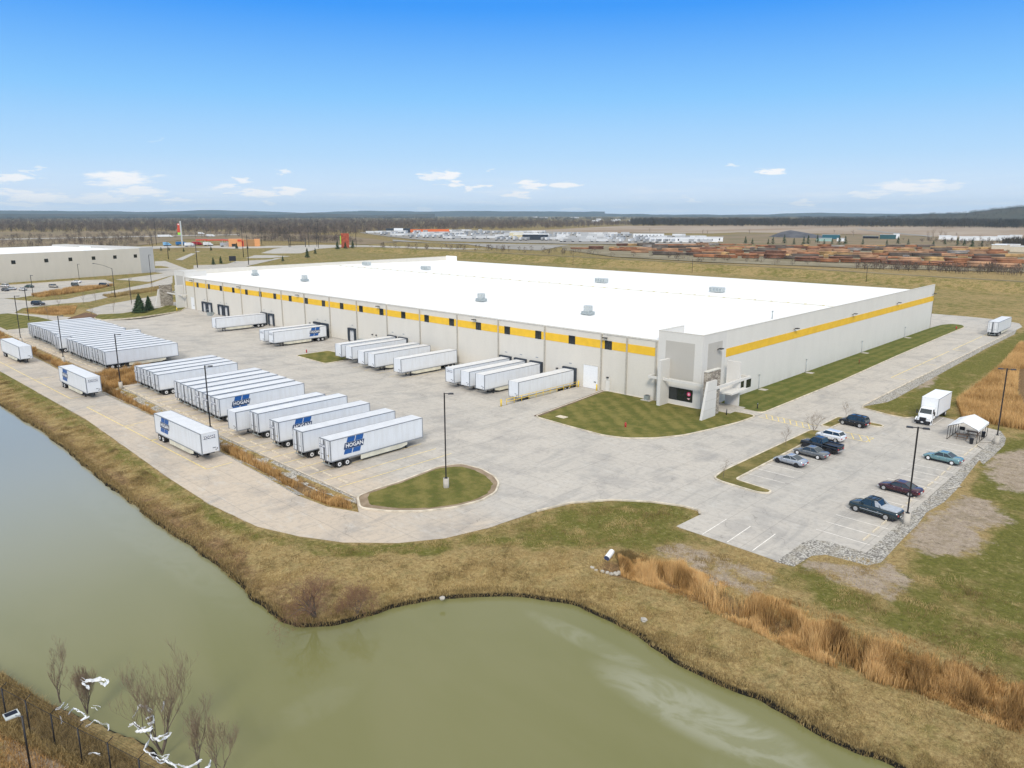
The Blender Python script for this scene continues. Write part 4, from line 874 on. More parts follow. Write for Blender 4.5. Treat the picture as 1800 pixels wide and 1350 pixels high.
# ------------------------------------------------------------ cars
def car(name, label, cat, col, x, y, rz, L=4.6, W=1.82, prof=None, cab=None, rimm='rim', bed=None, extras=None, metal=.3, cover=None):
    """prof: (t, ztop) along the length, front t=0; cab: (a,b,c,d,zroof) glasshouse stations as fractions"""
    t = empty(name, (x, y, .01), rz); tag(t, label, cat)
    pm_ = pm(name+'_paint', col, .22, metal, var=.03, coat=.6)
    st = []
    for (f, zt) in prof:
        nar = 1 - .22*max(0, (.10-f)/.10)**1.5 - .12*max(0, (f-.92)/.08)**1.5
        zb = .30 + (.10 if f < .04 or f > .97 else 0); st.append((f*L-L/2, zb, zt, W/2*nar))
    m = MB(); ring = []
    for (px_, zb, zt, w) in st:
        b = len(m.v); ring.append(b); zm = zb+(zt-zb)*.62
        for yy, zz in ((-w*.9, zb), (-w, zb+.14), (-w, zm), (-w*.93, zt-.04), (-w*.80, zt), (w*.80, zt), (w*.93, zt-.04), (w, zm), (w, zb+.14), (w*.9, zb)): m.v.append((px_, yy, zz))
    n = 10
    for i in range(len(ring)-1):
        for k in range(n):
            j = (k+1) % n; m.f.append((ring[i]+k, ring[i]+j, ring[i+1]+j, ring[i+1]+k)); m.m.append(0); m.sm.append(True)
    m.f.append(tuple(ring[0]+k for k in range(n))[::-1]); m.f.append(tuple(ring[-1]+k for k in range(n))); m.m += [0, 0]; m.sm += [True, True]
    body = m.build('body', pm_, t)
    bm = bmesh.new(); bm.from_mesh(body.data); bmesh.ops.recalc_face_normals(bm, faces=bm.faces); bm.to_mesh(body.data); bm.free()
    a, b_, c, d, zr = cab; X_ = lambda f: f*L-L/2
    def zat(f): return float(np.interp(f, [q[0] for q in prof], [q[1] for q in prof]))
    wb, wr = W/2*.91, W/2*.70
    g = MB(); base = [(X_(a), zat(a)-.03), (X_(d), zat(d)-.03)]; top = [(X_(b_), zr-.04), (X_(c), zr-.04)]
    g.hexa([(base[0][0], -wb, base[0][1]), (base[1][0], -wb, base[1][1]), (base[1][0], wb, base[1][1]), (base[0][0], wb, base[0][1])],
           [(top[0][0], -wr, zr-.04), (top[1][0], -wr, zr-.04), (top[1][0], wr, zr-.04), (top[0][0], wr, zr-.04)])
    g.build('windows', M['carglass'], t)
    rf = MB(); e = .06; rf.hexa([(top[0][0]-e, -wr-.04, zr-.06), (top[1][0]+e, -wr-.04, zr-.06), (top[1][0]+e, wr+.04, zr-.06), (top[0][0]-e, wr+.04, zr-.06)],
           [(top[0][0]+.15, -wr+.12, zr+.02), (top[1][0]-.1, -wr+.12, zr+.02), (top[1][0]-.1, wr-.12, zr+.02), (top[0][0]+.15, wr-.12, zr+.02)]); rf.build('roof', pm_, t)
    pl = MB()
    for s in (-1, 1):
        for (p0, p1) in ((base[0], top[0]), (base[1], top[1])): pl.tube([(p0[0], s*wb, p0[1]), (p1[0], s*(wr+.02), p1[1])], .045, 4)
        xm = (base[0][0]*.42+base[1][0]*.58); zm_ = zat((xm+L/2)/L)-.02; xt = top[0][0]*.42+top[1][0]*.58; pl.tube([(xm, s*wb, zm_), (xt, s*(wr+.02), zr-.04)], .035, 4)
        if d-c < .09: xm2 = base[1][0]*.82+base[0][0]*.18; pl.tube([(xm2, s*wb, zat((xm2+L/2)/L)), (top[1][0]*.85+top[0][0]*.15, s*(wr+.02), zr-.04)], .05, 4)
    pl.build('pillars', pm_, t)
    wr_ = .34 if cat in ('car',) else .40
    for f in (.17, .80 if bed is None else .78):
        for s in (-1, 1):
            yo = s*(W/2+.005)
            MB().tube([(X_(f), yo-s*.06, wr_), (X_(f), yo-s*.015, wr_)], wr_+.07, 16, sm=False).build('wheel_arch', M['black'], t)
            w = MB().tube([(X_(f), yo-s*.22, wr_), (X_(f), yo+s*.012, wr_)], wr_, 20, sm=False).build('wheel', M['tyre'], t)
            MB().tube([(X_(f), yo, wr_), (X_(f), yo+s*.03, wr_)], wr_*.64, 12, sm=False).build('rim', M[rimm], w)
    z0, z1 = prof[0][1], prof[-1][1]
    for s in (-1, 1):
        BX(-L/2-.0, -L/2+.16, s*W*.30-.17, s*W*.30+.17, z0-.22, z0-.07).build('headlight', M['lampglass'], t)
        BX(L/2-.14, L/2+.02, s*W*.36-.15, s*W*.36+.14, z1-.30, z1-.10).build('tail_light', M['tail'], t)
        q = MB().box(X_(a)+.25, X_(a)+.42, s*(W/2+.02)-.02, s*(W/2+.16)+.02, zat(a)+.02, zat(a)+.16) if s > 0 else MB().box(X_(a)+.25, X_(a)+.42, -(W/2+.18), -(W/2), zat(a)+.02, zat(a)+.16)
        q.build('wing_mirror', pm_, t)
        for f in (.40, .60 if d > .62 else .58): BX(X_(f), X_(f)+.18, s*(W/2)-.012, s*(W/2)+.012, .78, .82).build('door_handle', M['rim'], t)
    BX(-L/2-.02, -L/2+.05, -W*.3, W*.3, .38, .55).build('grille', M['black'], t)
    BX(L/2-.03, L/2+.03, -.25, .25, .55, .68).build('number_plate', M['white'], t)
    sl = MB()
    for s in (-1, 1):
        for f in (.30, .48, .66): sl.box(X_(f)-.008, X_(f)+.008, s*W/2-.006, s*W/2+.004, .40, .80)
    sl.build('door_seams', M['black'], t)
    BX(-L/2+.3, L/2-.3, -W/2+.1, W/2-.1, .18, .33).build('underbody', M['black'], t)
    if extras: extras(t, L, W, pm_)
    return t
M['lampglass'] = pm('lamp_glass', (.75,.78,.8), .1); M['tail'] = pm('tail_lamp', (.45,.02,.03), .2); M['rack'] = M['black']
SED = [(0,.56),(.03,.68),(.10,.80),(.26,.92),(.45,.96),(.70,.97),(.86,1.0),(.95,.98),(1,.82)]
COU = [(0,.52),(.03,.62),(.10,.76),(.26,.90),(.5,.97),(.8,1.02),(.93,1.0),(1,.80)]
SUV = [(0,.62),(.03,.84),(.10,.98),(.25,1.06),(.5,1.08),(.8,1.10),(.96,1.1),(1,.95)]
TRK = [(0,.75),(.02,1.02),(.10,1.12),(.24,1.18),(.5,1.2),(.6,1.2),(.9,1.18),(.99,1.16),(1,1.05)]
car('coupe', 'light silver two-door coupe with black wheels, nearest in the row by the planted island', 'car', (.38,.41,.46), 33.6, -17.45, R(-5), 4.42, 1.8, COU, (.26,.43,.60,.86,1.40), 'black')
car('sedan', 'dark grey four-door sedan between the silver coupe and the black pickup', 'car', (.16,.17,.18), 34.2, -12.0, R(-5), 4.85, 1.83, SED, (.25,.41,.63,.80,1.47), 'whiterim')
car('hatchback', 'white boxy hatchback parked beside the yellow hatching', 'car', (.78,.79,.81), 33.1, -2.1, R(-8), 4.2, 1.8, [(0,.62),(.03,.84),(.12,.98),(.3,1.05),(.8,1.12),(.97,1.12),(1,.9)], (.22,.36,.86,.985,1.60), 'rim')
def jeep(t, L, W, pm_):
    m = MB(); [m.tube([(-L*.08, s*W*.30, 1.84), (L*.4, s*W*.30, 1.84)], .03, 5) for s in (-1, 1)]; [m.tube([(xx, -W*.30, 1.86), (xx, W*.30, 1.86)], .03, 5) for xx in (.3, 1.2)]; m.build('roof_rack', M['black'], t)
car('suv', 'black boxy off-road SUV parked by the small kerbed island', 'suv', (.008,.01,.014), 32.7, 8.6, R(-6), 4.5, 1.86, SUV, (.26,.36,.93,.985,1.80), 'rim', extras=jeep)
car('sedan', 'pale teal four-door sedan parked alone near the open shelter', 'car', (.16,.29,.31), 48.5, -1.6, R(-6), 4.85, 1.83, SED, (.25,.41,.63,.80,1.47), 'whiterim')
car('sedan', 'dark maroon four-door sedan parked behind the light pole', 'car', (.055,.012,.022), 48.1, -18.4, R(-5), 4.95, 1.86, SED, (.25,.41,.64,.84,1.46), 'rim')
def bedopen(t, L, W, pm_):
    m = MB(); m.box(L*.11, L*.47, -W*.40, W*.40, 1.19, 1.215); m.build('bed_floor', M['black'], t)
    m = MB(); m.box(L*.11, L*.48, -W*.48, -W*.41, 1.1, 1.32); m.box(L*.11, L*.48, W*.41, W*.48, 1.1, 1.32); m.box(L*.475, L*.495, -W*.47, W*.47, 1.0, 1.32); m.box(L*.10, L*.115, -W*.45, W*.45, 1.1, 1.32); m.build('bed_sides', pm_, t)
    BX(L/2-.05, L/2+.12, -W*.42, W*.42, .5, .68).build('bumper', M['rim'], t)
    m = MB(); [m.tube([(X0*L, s*(W/2+.05), .40), (X0*L+.01, s*(W/2-.05), .40)], .52, 16, sm=False) for X0 in (-.33, .28) for s in (-1, 1)]; m.build('fender_flare', M['black'], t)
car('pickup_truck', 'black crew-cab pickup truck with open bed and black wheels', 'pickup truck', (.008,.011,.015), 34.1, -8.1, R(-7), 5.9, 2.02, TRK, (.24,.33,.56,.615,1.92), 'black', bed=1, extras=bedopen)
def bedcov(t, L, W, pm_):
    m = MB(); m.hexa([(L*.07, -W*.44, 1.2), (L*.47, -W*.44, 1.19), (L*.47, W*.44, 1.19), (L*.07, W*.44, 1.2)], [(L*.09, -W*.42, 1.34), (L*.46, -W*.42, 1.28), (L*.46, W*.42, 1.28), (L*.09, W*.42, 1.34)]); m.build('bed_cover', M['silver'], t)
    for s in (-1, 1):
        m = MB(); m.hexa([(L*.05, s*W*.42-.05, 1.25), (L*.22, s*W*.42-.05, 1.25), (L*.22, s*W*.42+.05, 1.25), (L*.05, s*W*.42+.05, 1.25)], [(L*.02, s*W*.38-.05, 1.86), (L*.06, s*W*.38-.05, 1.86), (L*.06, s*W*.38+.05, 1.86), (L*.02, s*W*.38+.05, 1.86)]); m.build('sail_panel', M['silver'], t)
    m = MB(); [m.tube([(-L*.14, s*W*.28, 1.96), (L*.06, s*W*.28, 1.96)], .03, 5) for s in (-1, 1)]; [m.tube([(xx, -W*.30, 1.98), (xx, W*.30, 1.98)], .03, 5) for xx in (-.6, -.05, .3)]; m.build('roof_rack', M['black'], t)
    m = MB(); [m.box(-L*.25, L*.22, s*W/2-.01, s*W/2+.02, .62, .68) for s in (-1, 1)]; m.build('side_moulding', M['silver'], t)
M['silver'] = pm('silver_cladding', (.42,.45,.49), .4)
car('pickup_truck', 'dark blue-green crew-cab pickup with silver bed cover, beside the near light pole', 'pickup truck', (.018,.035,.045), 48.4, -28.0, R(-6), 5.65, 2.02, TRK, (.22,.32,.56,.66,1.90), 'rim', bed=1, extras=bedcov)
# box truck (front towards -y)
bt = empty('box_truck', (40.6, 17.0, .01), 0); tag(bt, 'white medium box truck with a tall cargo box facing the car park', 'truck')
BX(-1.28, 1.28, 3.0, 10.6, 1.05, 3.95).build('cargo_box', M['white'], bt)
m = MB(); m.box(-1.30, 1.30, 2.98, 10.62, 3.95, 3.99); m.build('box_roof', M['white'], bt)
m = MB(); [m.box(x-.02, x+.06, 2.97, 3.03, 1.05, 3.95) for x in (-1.3, 1.26)]; m.box(-1.3, 1.3, 3.0, 10.6, .98, 1.05); m.box(1.281, 1.295, 3.0, 10.6, 3.85, 3.94); m.build('box_trim', M['rail'], bt)
m = MB(); m.hexa([(-1.05,1.0,.75),(1.05,1.0,.75),(1.05,2.9,.75),(-1.05,2.9,.75)], [(-1.05,1.0,1.62),(1.05,1.0,1.62),(1.05,2.9,1.62),(-1.05,2.9,1.62)])
m.hexa([(-1.03,1.05,1.62),(1.03,1.05,1.62),(1.03,2.9,1.62),(-1.03,2.9,1.62)], [(-.9,1.5,2.45),(.9,1.5,2.45),(.9,2.85,2.45),(-.9,2.85,2.45)]); m.build('cab', M['white'], bt)
m = MB(); m.hexa([(-.92,1.04,1.66),(.92,1.04,1.66),(.92,1.10,1.66),(-.92,1.10,1.66)], [(-.82,1.42,2.36),(.82,1.42,2.36),(.82,1.5,2.36),(-.82,1.5,2.36)]); m.build('windscreen', M['carglass'], bt)
for s in (-1, 1): MB().hexa([(s*1.0,1.5,1.66),(s*1.045,1.5,1.66),(s*1.045,2.4,1.66),(s*1.0,2.4,1.66)], [(s*.88,1.65,2.3),(s*.94,1.65,2.3),(s*.94,2.35,2.3),(s*.88,2.35,2.3)]).build('side_window', M['carglass'], bt)
m = MB(); m.hexa([(-.95,-.1,.7),(.95,-.1,.7),(1.0,1.0,.7),(-1.0,1.0,.7)], [(-.62,.0,1.35),(.62,.0,1.35),(.85,1.05,1.62),(-.85,1.05,1.62)]); m.build('bonnet', M['white'], bt)
BX(-.5, .5, -.14, -.04, .72, 1.22).build('grille', M['black'], bt); BX(-1.2, 1.2, -.3, -.05, .32, .68).build('bumper', M['black'], bt); BX(-.18, .18, -.33, -.3, .4, .56).build('number_plate', M['white'], bt)
for s in (-1, 1):
    BX(s*.72-.2, s*.72+.2, -.12, .05, .92, 1.12).build('headlight', M['lampglass'], bt)
    m = MB(); m.box(s*1.32-.09, s*1.32+.09, 1.1, 1.2, 1.5, 2.1); m.tube([(s*1.0, 1.3, 1.8), (s*1.3, 1.2, 1.9)], .025, 4); m.build('wing_mirror', M['black'], bt)
    for y in (.55, 8.6):
        w = MB().tube([(s*.85, y, .5), (s*1.16, y, .5)], .5, 20, sm=False).build('wheel', M['tyre'], bt); MB().tube([(s*1.15, y, .5), (s*1.18, y, .5)], .28, 12, sm=False).build('rim', M['whiterim'], bt).parent = w
    m = MB(); m.tube([(s*1.18, .55, .5), (s*1.0, .55, .5)], .62, 16, sm=False); m.build('fender', M['white'], bt)
BX(-.45, .45, 1, 10.3, .55, 1.0).build('chassis', M['black'], bt); BX(-.35, .35, 3.4, 4.6, .6, .98).build('fuel_tank', M['galv'], bt)
tm = MB(); tm.tube([(0,0,.9), (-1.0,.5,.98)], .03, 5); tm.box(-1.25, -.95, .35, .65, .88, 1.12)
# carport shelter with picnic tables
cp = empty('shelter', (47.85, 13.8, 0)); tag(cp, 'open-sided shelter with a pale metal gable roof over picnic tables', 'shelter')
hw, hl, ze, zr = 2.05, 3.1, 2.15, 3.05
def rp(s, y0, y1): 
    m = MB(); pr = [(0, zr), (s*(hw-.25), ze+.12), (s*hw, ze), (s*hw, ze-.3)]
    for (xa, za), (xb, zb) in zip(pr[:-1], pr[1:]):
        m.hexa([(xa, y0, za), (xb, y0, zb), (xb, y1, zb), (xa, y1, za)], [(xa, y0, za+.04), (xb+s*.02, y0, zb+.04), (xb+s*.02, y1, zb+.04), (xa, y1, za+.04)])
    return m
for s in (-1, 1): rp(s, -hl-.15, hl+.15).build('roof_panel', M['shed'] if 'shed' in M else M['white'], cp)
m = MB()
for k in range(14): 
    y = -hl+k*2*hl/13; 
    for s in (-1, 1): m.tube([(0, y, zr+.06), (s*(hw-.25), y, ze+.17)], .025, 4)
m.build('roof_ribs', M['white'], cp)
for s in (-1, 1):
    for k in range(5): y = -hl+k*2*hl/4; m = MB(); m.tube([(s*(hw-.05), y, 0), (s*(hw-.05), y, ze)], .045, 5); m.tube([(s*(hw-.05), y, ze-.05), (0, y, zr-.03)], .04, 4); m.build('post', M['bronze'], cp)
    m = MB(); m.tube([(s*(hw-.05), -hl, .05), (s*(hw-.05), hl, .05)], .045, 4); m.build('base_rail', M['bronze'], cp)
def picnic(x, y, rz, lab):
    t = empty('picnic_table', (x, y, .01), rz); tag(t, lab, 'picnic table', 'tables under the shelter')
    BX(-.9, .9, -.38, .38, .72, .77).build('table_top', M['wood'], t)
    for s in (-1, 1): BX(-.9, .9, s*.75-.14, s*.75+.14, .43, .47).build('bench', M['wood'], t)
    for s in (-1, 1): MB().tube([(s*.65, -.75, .0), (s*.65, -.2, .72)], .04, 4).tube([(s*.65, .75, 0), (s*.65, .2, .72)], .04, 4).tube([(s*.65, -.8, .4), (s*.65, .8, .4)], .035, 4).build('trestle', M['wood'], t)
picnic(47.5, 12.4, R(5), 'wooden picnic table at the front of the open shelter'); picnic(48.3, 15.2, R(0), 'wooden picnic table at the back of the open shelter')
gr = empty('barbecue_grill', (46.7, 15.6, .01)); tag(gr, 'black grill on legs under the open shelter', 'grill'); MB().tube([(-.35,0,.85),(.35,0,.85)], .28, 10).build('lid', M['black'], gr); MB().tube([(-.3,0,0),(-.3,0,.7)], .03, 4).tube([(.3,0,0),(.3,0,.7)], .03, 4).build('stand', M['black'], gr)
for i, (x, y, lab) in enumerate(((49.2,10.5,'black rubbish bin at the front right post of the shelter'),(49.6,15.8,'black rubbish bin at the back right of the shelter'))):
    b = MB(); b.tube([(0,0,0),(0,0,.8)], [.24,.29], 12, sm=False); b.tube([(0,0,.8),(0,0,.86)], .31, 12, sm=False); b = b.build('rubbish_bin', M['black'], loc=(x, y, .01)); tag(b, lab, 'bin', 'bins at the shelter')
for i, (x, y, r_, lab) in enumerate(((50.4,12.6,.8,'loose brown timber plank lying on the gravel edge by the shelter'),(50.7,9.4,2.2,'long timber plank lying across the kerb near the shelter'),(52.6,-12.3,1.2,'short white board lying on the gravel strip'))):
    b = BX(-1.2, 1.2, -.12, .12, 0, .06).build('plank', M['wood2'] if 'wood2' in M else M['conc'], loc=(x, y, .06)); b.rotation_euler = (0, 0, r_); tag(b, lab, 'plank')
for (x, y, lab) in ((52.6,28.5,'left pale concrete slab lying beyond the far light pole'),(53.8,28.9,'right pale concrete slab lying beyond the far light pole')):
    b = BX(-.8, .8, -.6, .6, 0, .12).build('concrete_slab', M['stopconc'], loc=(x, y, .08)); b.rotation_euler = (.25, 0, .5); tag(b, lab, 'slab', 'slabs on the grass')
# ------------------------------------------------------------ light poles
def pole(x, y, h, lab, arms=1, ang=0., base=True, z0=0., grp='tall parking lot light poles'):
    t = empty('light_pole', (x, y, z0), ang); tag(t, lab, 'light pole', grp); b = 0
    if base: MB().tube([(0,0,-.5),(0,0,1.35)], .36, 16, sm=True).build('concrete_base', M['conc'], t); b = 1.35
    MB().box(-.2, .2, -.2, .2, b, b+.06).build('base_plate', M['bronze'], t)
    MB().box(-.08, .08, -.08, .08, b+.06, h).build('shaft', M['bronze'], t)
    for k in range(arms):
        s = 1 if k == 0 else -1; f = MB(); f.box(s*.1 if s > 0 else -.55, .55 if s > 0 else -.1, -.04, .04, h-.14, h-.06); f.hexa([(s*.45, -.2, h-.18), (s*1.15, -.2, h-.18), (s*1.15, .2, h-.18), (s*.45, .2, h-.18)], [(s*.5, -.16, h-.04), (s*1.1, -.16, h-.02), (s*1.1, .16, h-.02), (s*.5, .16, h-.04)]); f.build('lamp_head', M['bronze'], t)
    return t
pole(6.4, -56.8, 12.4, 'tall dark light pole on the rounded lawn island in the centre', 1, R(45))
pole(-37.9, -66.9, 11.1, 'tall dark light pole at the ditch behind the ribbed trailer', 1, R(50))
pole(-82.2, -64.9, 10.9, 'tall dark light pole at the corner of the row of four trailers', 1, R(50))
pole(-120.0, -64.4, 11.0, 'tall dark light pole behind the middle of the far trailer row', 1, R(60))
pole(-159.3, -63.6, 12.6, 'tall dark light pole behind the left end of the far trailer row', 1, R(60))
pole(51.9, -28.6, 11.3, 'tall dark light pole on the gravel beside the blue-green pickup', 2, R(200))
pole(51.9, 13.2, 11.6, 'tall dark light pole on the gravel beside the open shelter', 2, R(200))
pole(-205.6, -50.3, 10.5, 'dark light pole by the driveway beyond the far trailer row', 1, R(30), False)
pole(-315, 30, 14.2, 'dark light pole on the road left of the warehouse corner', 1, R(30), False)
pole(-232.6, -9, 9.6, 'dark light pole in the small paved yard by the evergreens', 1, R(30), False)
pole(-287.7, -28.4, 9, 'dark light pole on the grass strip, front of the far left car park', 1, R(30), False)
pole(-369.9, 13.7, 8, 'dark light pole in front of the far left warehouse wall', 1, R(30), False)
sl = empty('street_light', (-261, -5.3, 0)); tag(sl, 'tall street light with a long curved arm over the road', 'street light')
MB().tube([(0,0,0),(0,0,12)], [.18,.1], 8).build('shaft', M['bronze'], sl); MB().tube([(0,0,11.8),(-2,-2.5,13.2),(-4.2,-5.2,14)], .07, 5).build('arm', M['bronze'], sl); MB().box(-4.7,-3.9,-5.7,-5.1,13.9,14.1).build('lamp_head', M['bronze'], sl)
for i, (x, y, lab) in enumerate(((14.6,-.2,'short black bollard light on the lawn left of the walkway'),(16.4,7.6,'short black bollard light on the lawn right of the walkway'))):
    t = empty('bollard_light', (x, y, .12)); tag(t, lab, 'bollard light', 'bollard lights by the walkway'); MB().tube([(0,0,0),(0,0,.85)], .09, 8).build('post', M['black'], t); MB().tube([(0,0,.85),(0,0,.95)], .07, 8).build('lens', M['white'], t); MB().tube([(0,0,.95),(0,0,1.02)], .1, 8).build('cap', M['black'], t)
# hydrants
def hydrant(x, y, z, lab):
    t = empty('fire_hydrant', (x, y, z)); tag(t, lab, 'hydrant', 'fire hydrants')
    MB().tube([(0,0,0),(0,0,.62)], [.16,.13], 10).tube([(0,0,0),(0,0,.05)], .2, 10).build('barrel', M['red'], t); MB().tube([(0,0,.62),(0,0,.7),(0,0,.8)], [.17,.14,.04], 10).build('bonnet', M['red'], t); MB().tube([(-.26,0,.45),(.26,0,.45)], .07, 8).build('side_outlet', M['red'], t)
hydrant(6.5, -18.4, .12, 'red fire hydrant on the lawn in front of the entrance tower'); hydrant(-91.8, -17.5, -.25, 'small red hydrant on the corner of the small lawn patch in the truck court'); hydrant(15.6, 138, .12, 'small red hydrant at the far tip of the side lawn')
mv = MB(); mv.tube([(0,0,0),(0,0,1.0)], .1, 6).tube([(-.2,0,.8),(.2,0,.8)], .07, 6); mv = mv.build('standpipe', pm('rust_brown', (.22,.09,.04), .8), loc=(14.3, 62.5, .12)); tag(mv, 'low rusty brown standpipe midway along the side lawn', 'standpipe')
# ramp railing, bollards, AC
rl = empty('guard_rail', (-17.75, 0, 0)); tag(rl, 'yellow metal guard rail along the edge of the loading ramp', 'railing')
for k in range(11): y = -1.2-k*2.0; MB().tube([(0, y, 0), (0, y, 1.1)], .05, 6).build('post', M['yellow'], rl)
for z in (.58, 1.08): MB().tube([(0,-1.2,z),(0,-21.2,z)], .045, 6).build('rail', M['yellow'], rl)
for (x, y, lab) in ((-17.75,-22.6,'thick yellow bollard at the outer end of the yellow guard rail'),(-17.5,-.9,'thick yellow bollard left of the big white overhead door'),(-12.9,-.9,'thick yellow bollard right of the big white overhead door'),(-196.8,-6.4,'yellow bollard at the far left ramp')):
    b = MB().tube([(0,0,0),(0,0,1.25)], .14, 12).tube([(0,0,1.25),(0,0,1.32)], [.14,.05], 12).build('bollard', M['yellow'], loc=(x, y, .0)); tag(b, lab, 'bollard', 'yellow bollards')
rw = BX(-18.05, -17.9, -23, -.0, -1.3, .0).build('retaining_wall', M['conc']); tag(rw, 'low concrete retaining wall beside the loading ramp', 'wall')
ms = sheet('mulch_strip', [(-12.0,-.3),(-11.2,-.3),(-8.0,-23.0),(-8.9,-23.5)], fieldmat('mulch', (.22,.16,.12), (.15,.11,.08), (1,1,1), .5), .13, skirt=.1)
ac = empty('air_conditioner', (-1.15, -.95, .12)); tag(ac, 'grey boxy air conditioner on a slab at the foot of the dock wall', 'air conditioner')
BX(-1.0,1.0,-.7,.7,0,.1).build('slab', M['conc'], ac); BX(-.42,.42,-.42,.42,.1,.95).build('casing', M['galv'], ac); MB().tube([(0,0,.95),(0,0,1.0)], .36, 14).build('fan_grille', M['black'], ac)
sp2 = BX(-.9,.9,-.6,.6,0,.06).build('concrete_pad', M['stopconc'], loc=(-4.9,-20.9,.12)); tag(sp2, kind='structure')
for (x, lab) in ((-92.6,'grey equipment cabinet at the wall beside the lone open dock'),(-182.0,'grey stair landing with handrail between the leftmost docks')):
    t = empty('equipment_cabinet' if x > -100 else 'dock_stairs', (x, -.6, -.8)); tag(t, lab, 'cabinet' if x > -100 else 'stairs')
    if x > -100: BX(-.9,.9,-.5,.5,0,1.9).build('casing', M['galv'], t); BX(-.8,-.1,-.53,-.5,.2,1.7).build('door', M['galv2'], t)
    else:
        BX(-1.0,1.0,-1.2,.5,0,1.2).build('landing', M['galv'], t); m = MB(); [m.box(1.0+k*.3, 1.3+k*.3, -1.2, 0, 0, 1.05-k*.2) for k in range(5)]; m.build('steps', M['galv'], t); MB().tube([(-1,-1.2,2.2),(1,-1.2,2.2),(2.5,-1.2,1.1)], .05, 5).tube([(-1,-1.2,1.2),(-1,-1.2,2.2)], .04, 4).build('handrail', M['galv'], t)
# culvert pipe with stones
cv = empty('drain_pipe', (32.95, -58.4, -.28)); tag(cv, 'pale galvanised culvert pipe end poking out of the grass bank', 'culvert pipe')
MB().tube([(-.35,1.1,.42),(.0,-.25,.25)], .30, 18, cap=False).build('pipe', M['galvp'] if 'galvp' in M else M['white'], cv); MB().tube([(-.34,1.1,.42),(.01,-.26,.25)], .27, 18).build('bore', M['navy2'], cv)
rs = random.Random(3)
def rock(x, y, z, r, lab, grp):
    bm = bmesh.new(); bmesh.ops.create_icosphere(bm, subdivisions=2, radius=r)
    for v in bm.verts: v.co *= rs.uniform(.8, 1.15); v.co.z *= .6
    me = bpy.data.meshes.new('rock'); bm.to_mesh(me); bm.free(); me.materials.append(M['stone_l']); o = bpy.data.objects.new('rock', me); COL.objects.link(o); o.location = (x, y, z); tag(o, lab, 'rock', grp)
for k in range(13):
    a = R(170)+k*R(200)/12; rock(33.4+1.75*math.cos(a)*1.15, -59.9+.95*math.sin(a)+rs.uniform(-.15,.15), -.32, rs.uniform(.20,.34), 'pale rock in the half ring below the culvert pipe, %s from the left' % ORD[k], 'pale rocks ringed below the culvert pipe')
for k, (x, y) in enumerate([(-236.88,0.56),(21.91,-87.01),(26.83,-75.14),(42.12,-65.57),(50.91,-60.80)][2:4]): rock(x, y, -.2, .3, ['small pale stone on the bank above the middle of the cove','small pale stone on the bank by the right part of the cove'][k], None)
# ------------------------------------------------------------ trees
M['twig3'] = pm('tan_twigs', (.24,.13,.08), .9)
def branch(mb, mt, p, d, L, r, lev, maxlev, rs, spread=.55, up=.25, nb=3, m=0, segs=3, sides=4):
    pts = [p]; rad = [r]; q = Vector(p); dd = Vector(d).normalized()
    for k in range(segs):
        dd = (dd+Vector((rs.uniform(-1,1), rs.uniform(-1,1), rs.uniform(-.5,1)))*.13+Vector((0,0,up*.12))).normalized(); q = q+dd*L/segs; pts.append(tuple(q)); rad.append(r*(1-.55*(k+1)/segs))
    tgt = mb if lev < 2 else mt
    tgt.tube(pts, rad, sides if lev < 2 else 3, m, cap=False)
    if lev >= maxlev: return
    n = nb + (1 if lev < 2 else 0)
    for k in range(n):
        t = rs.uniform(.3, 1) if k < n-1 else 1; i = min(segs-1, int(t*segs)); f = t*segs-i; b = Vector(pts[i]).lerp(Vector(pts[i+1]), f)
        a = rs.uniform(0, 2*math.pi); ax = dd.orthogonal().normalized(); ax = Matrix.Rotation(a, 3, dd) @ ax
        nd_ = (dd*(1-spread*.5)+ax*spread+Vector((0,0,up))).normalized()
        branch(mb, mt, tuple(b), nd_, L*rs.uniform(.55,.8), max(.006, rad[i]*.62), lev+1, maxlev, rs, spread, up, nb, m, segs, sides)
def bare_tree(name, x, y, z, h, lab, grp, seed, stems=1, spread=.55, up=.25, maxlev=5, nb=3, mat='twig', r0=None, thick=1., link=True, lean=(0,0)):
    rs_ = random.Random(seed); a = MB(); b = MB()
    for s in range(stems):
        an = 2*math.pi*s/max(1, stems)+rs_.uniform(-.4,.4); k = .0 if stems == 1 else rs_.uniform(.25,.55)
        branch(a, b, (0,0,0), (k*math.cos(an)+lean[0], k*math.sin(an)+lean[1], 1), h*(.42 if stems == 1 else .40), (r0 or h*.02)*thick, 0, maxlev, rs_, spread, up, nb)
    t = empty(name, (x, y, z)); a.build('trunk', M['bark'], t); b.build('crown', M[mat], t); tag(t, lab, 'tree', grp); return t
def gz(x, y): return float(height(np.array([float(x)]), np.array([float(y)]))[0])
# saplings on the islands
for i, (x, y, h, lab) in enumerate(((29.4,-9.7,3.0,'small bare sapling on the long island beside the silver coupe'),(29.5,.4,3.3,'small bushy bare sapling at the tip of the long island'),(30.4,11.2,3.4,'small bare sapling on the short island behind the black SUV'),(29.8,-29.2,2.6,'small bare sapling at the near corner of the long island'))):
    bare_tree('sapling', x, y, .1, h, lab, 'saplings on the car park islands', 11+i, 1 if i != 1 else 3, .6, .2, 4, 3, 'twig', .035)
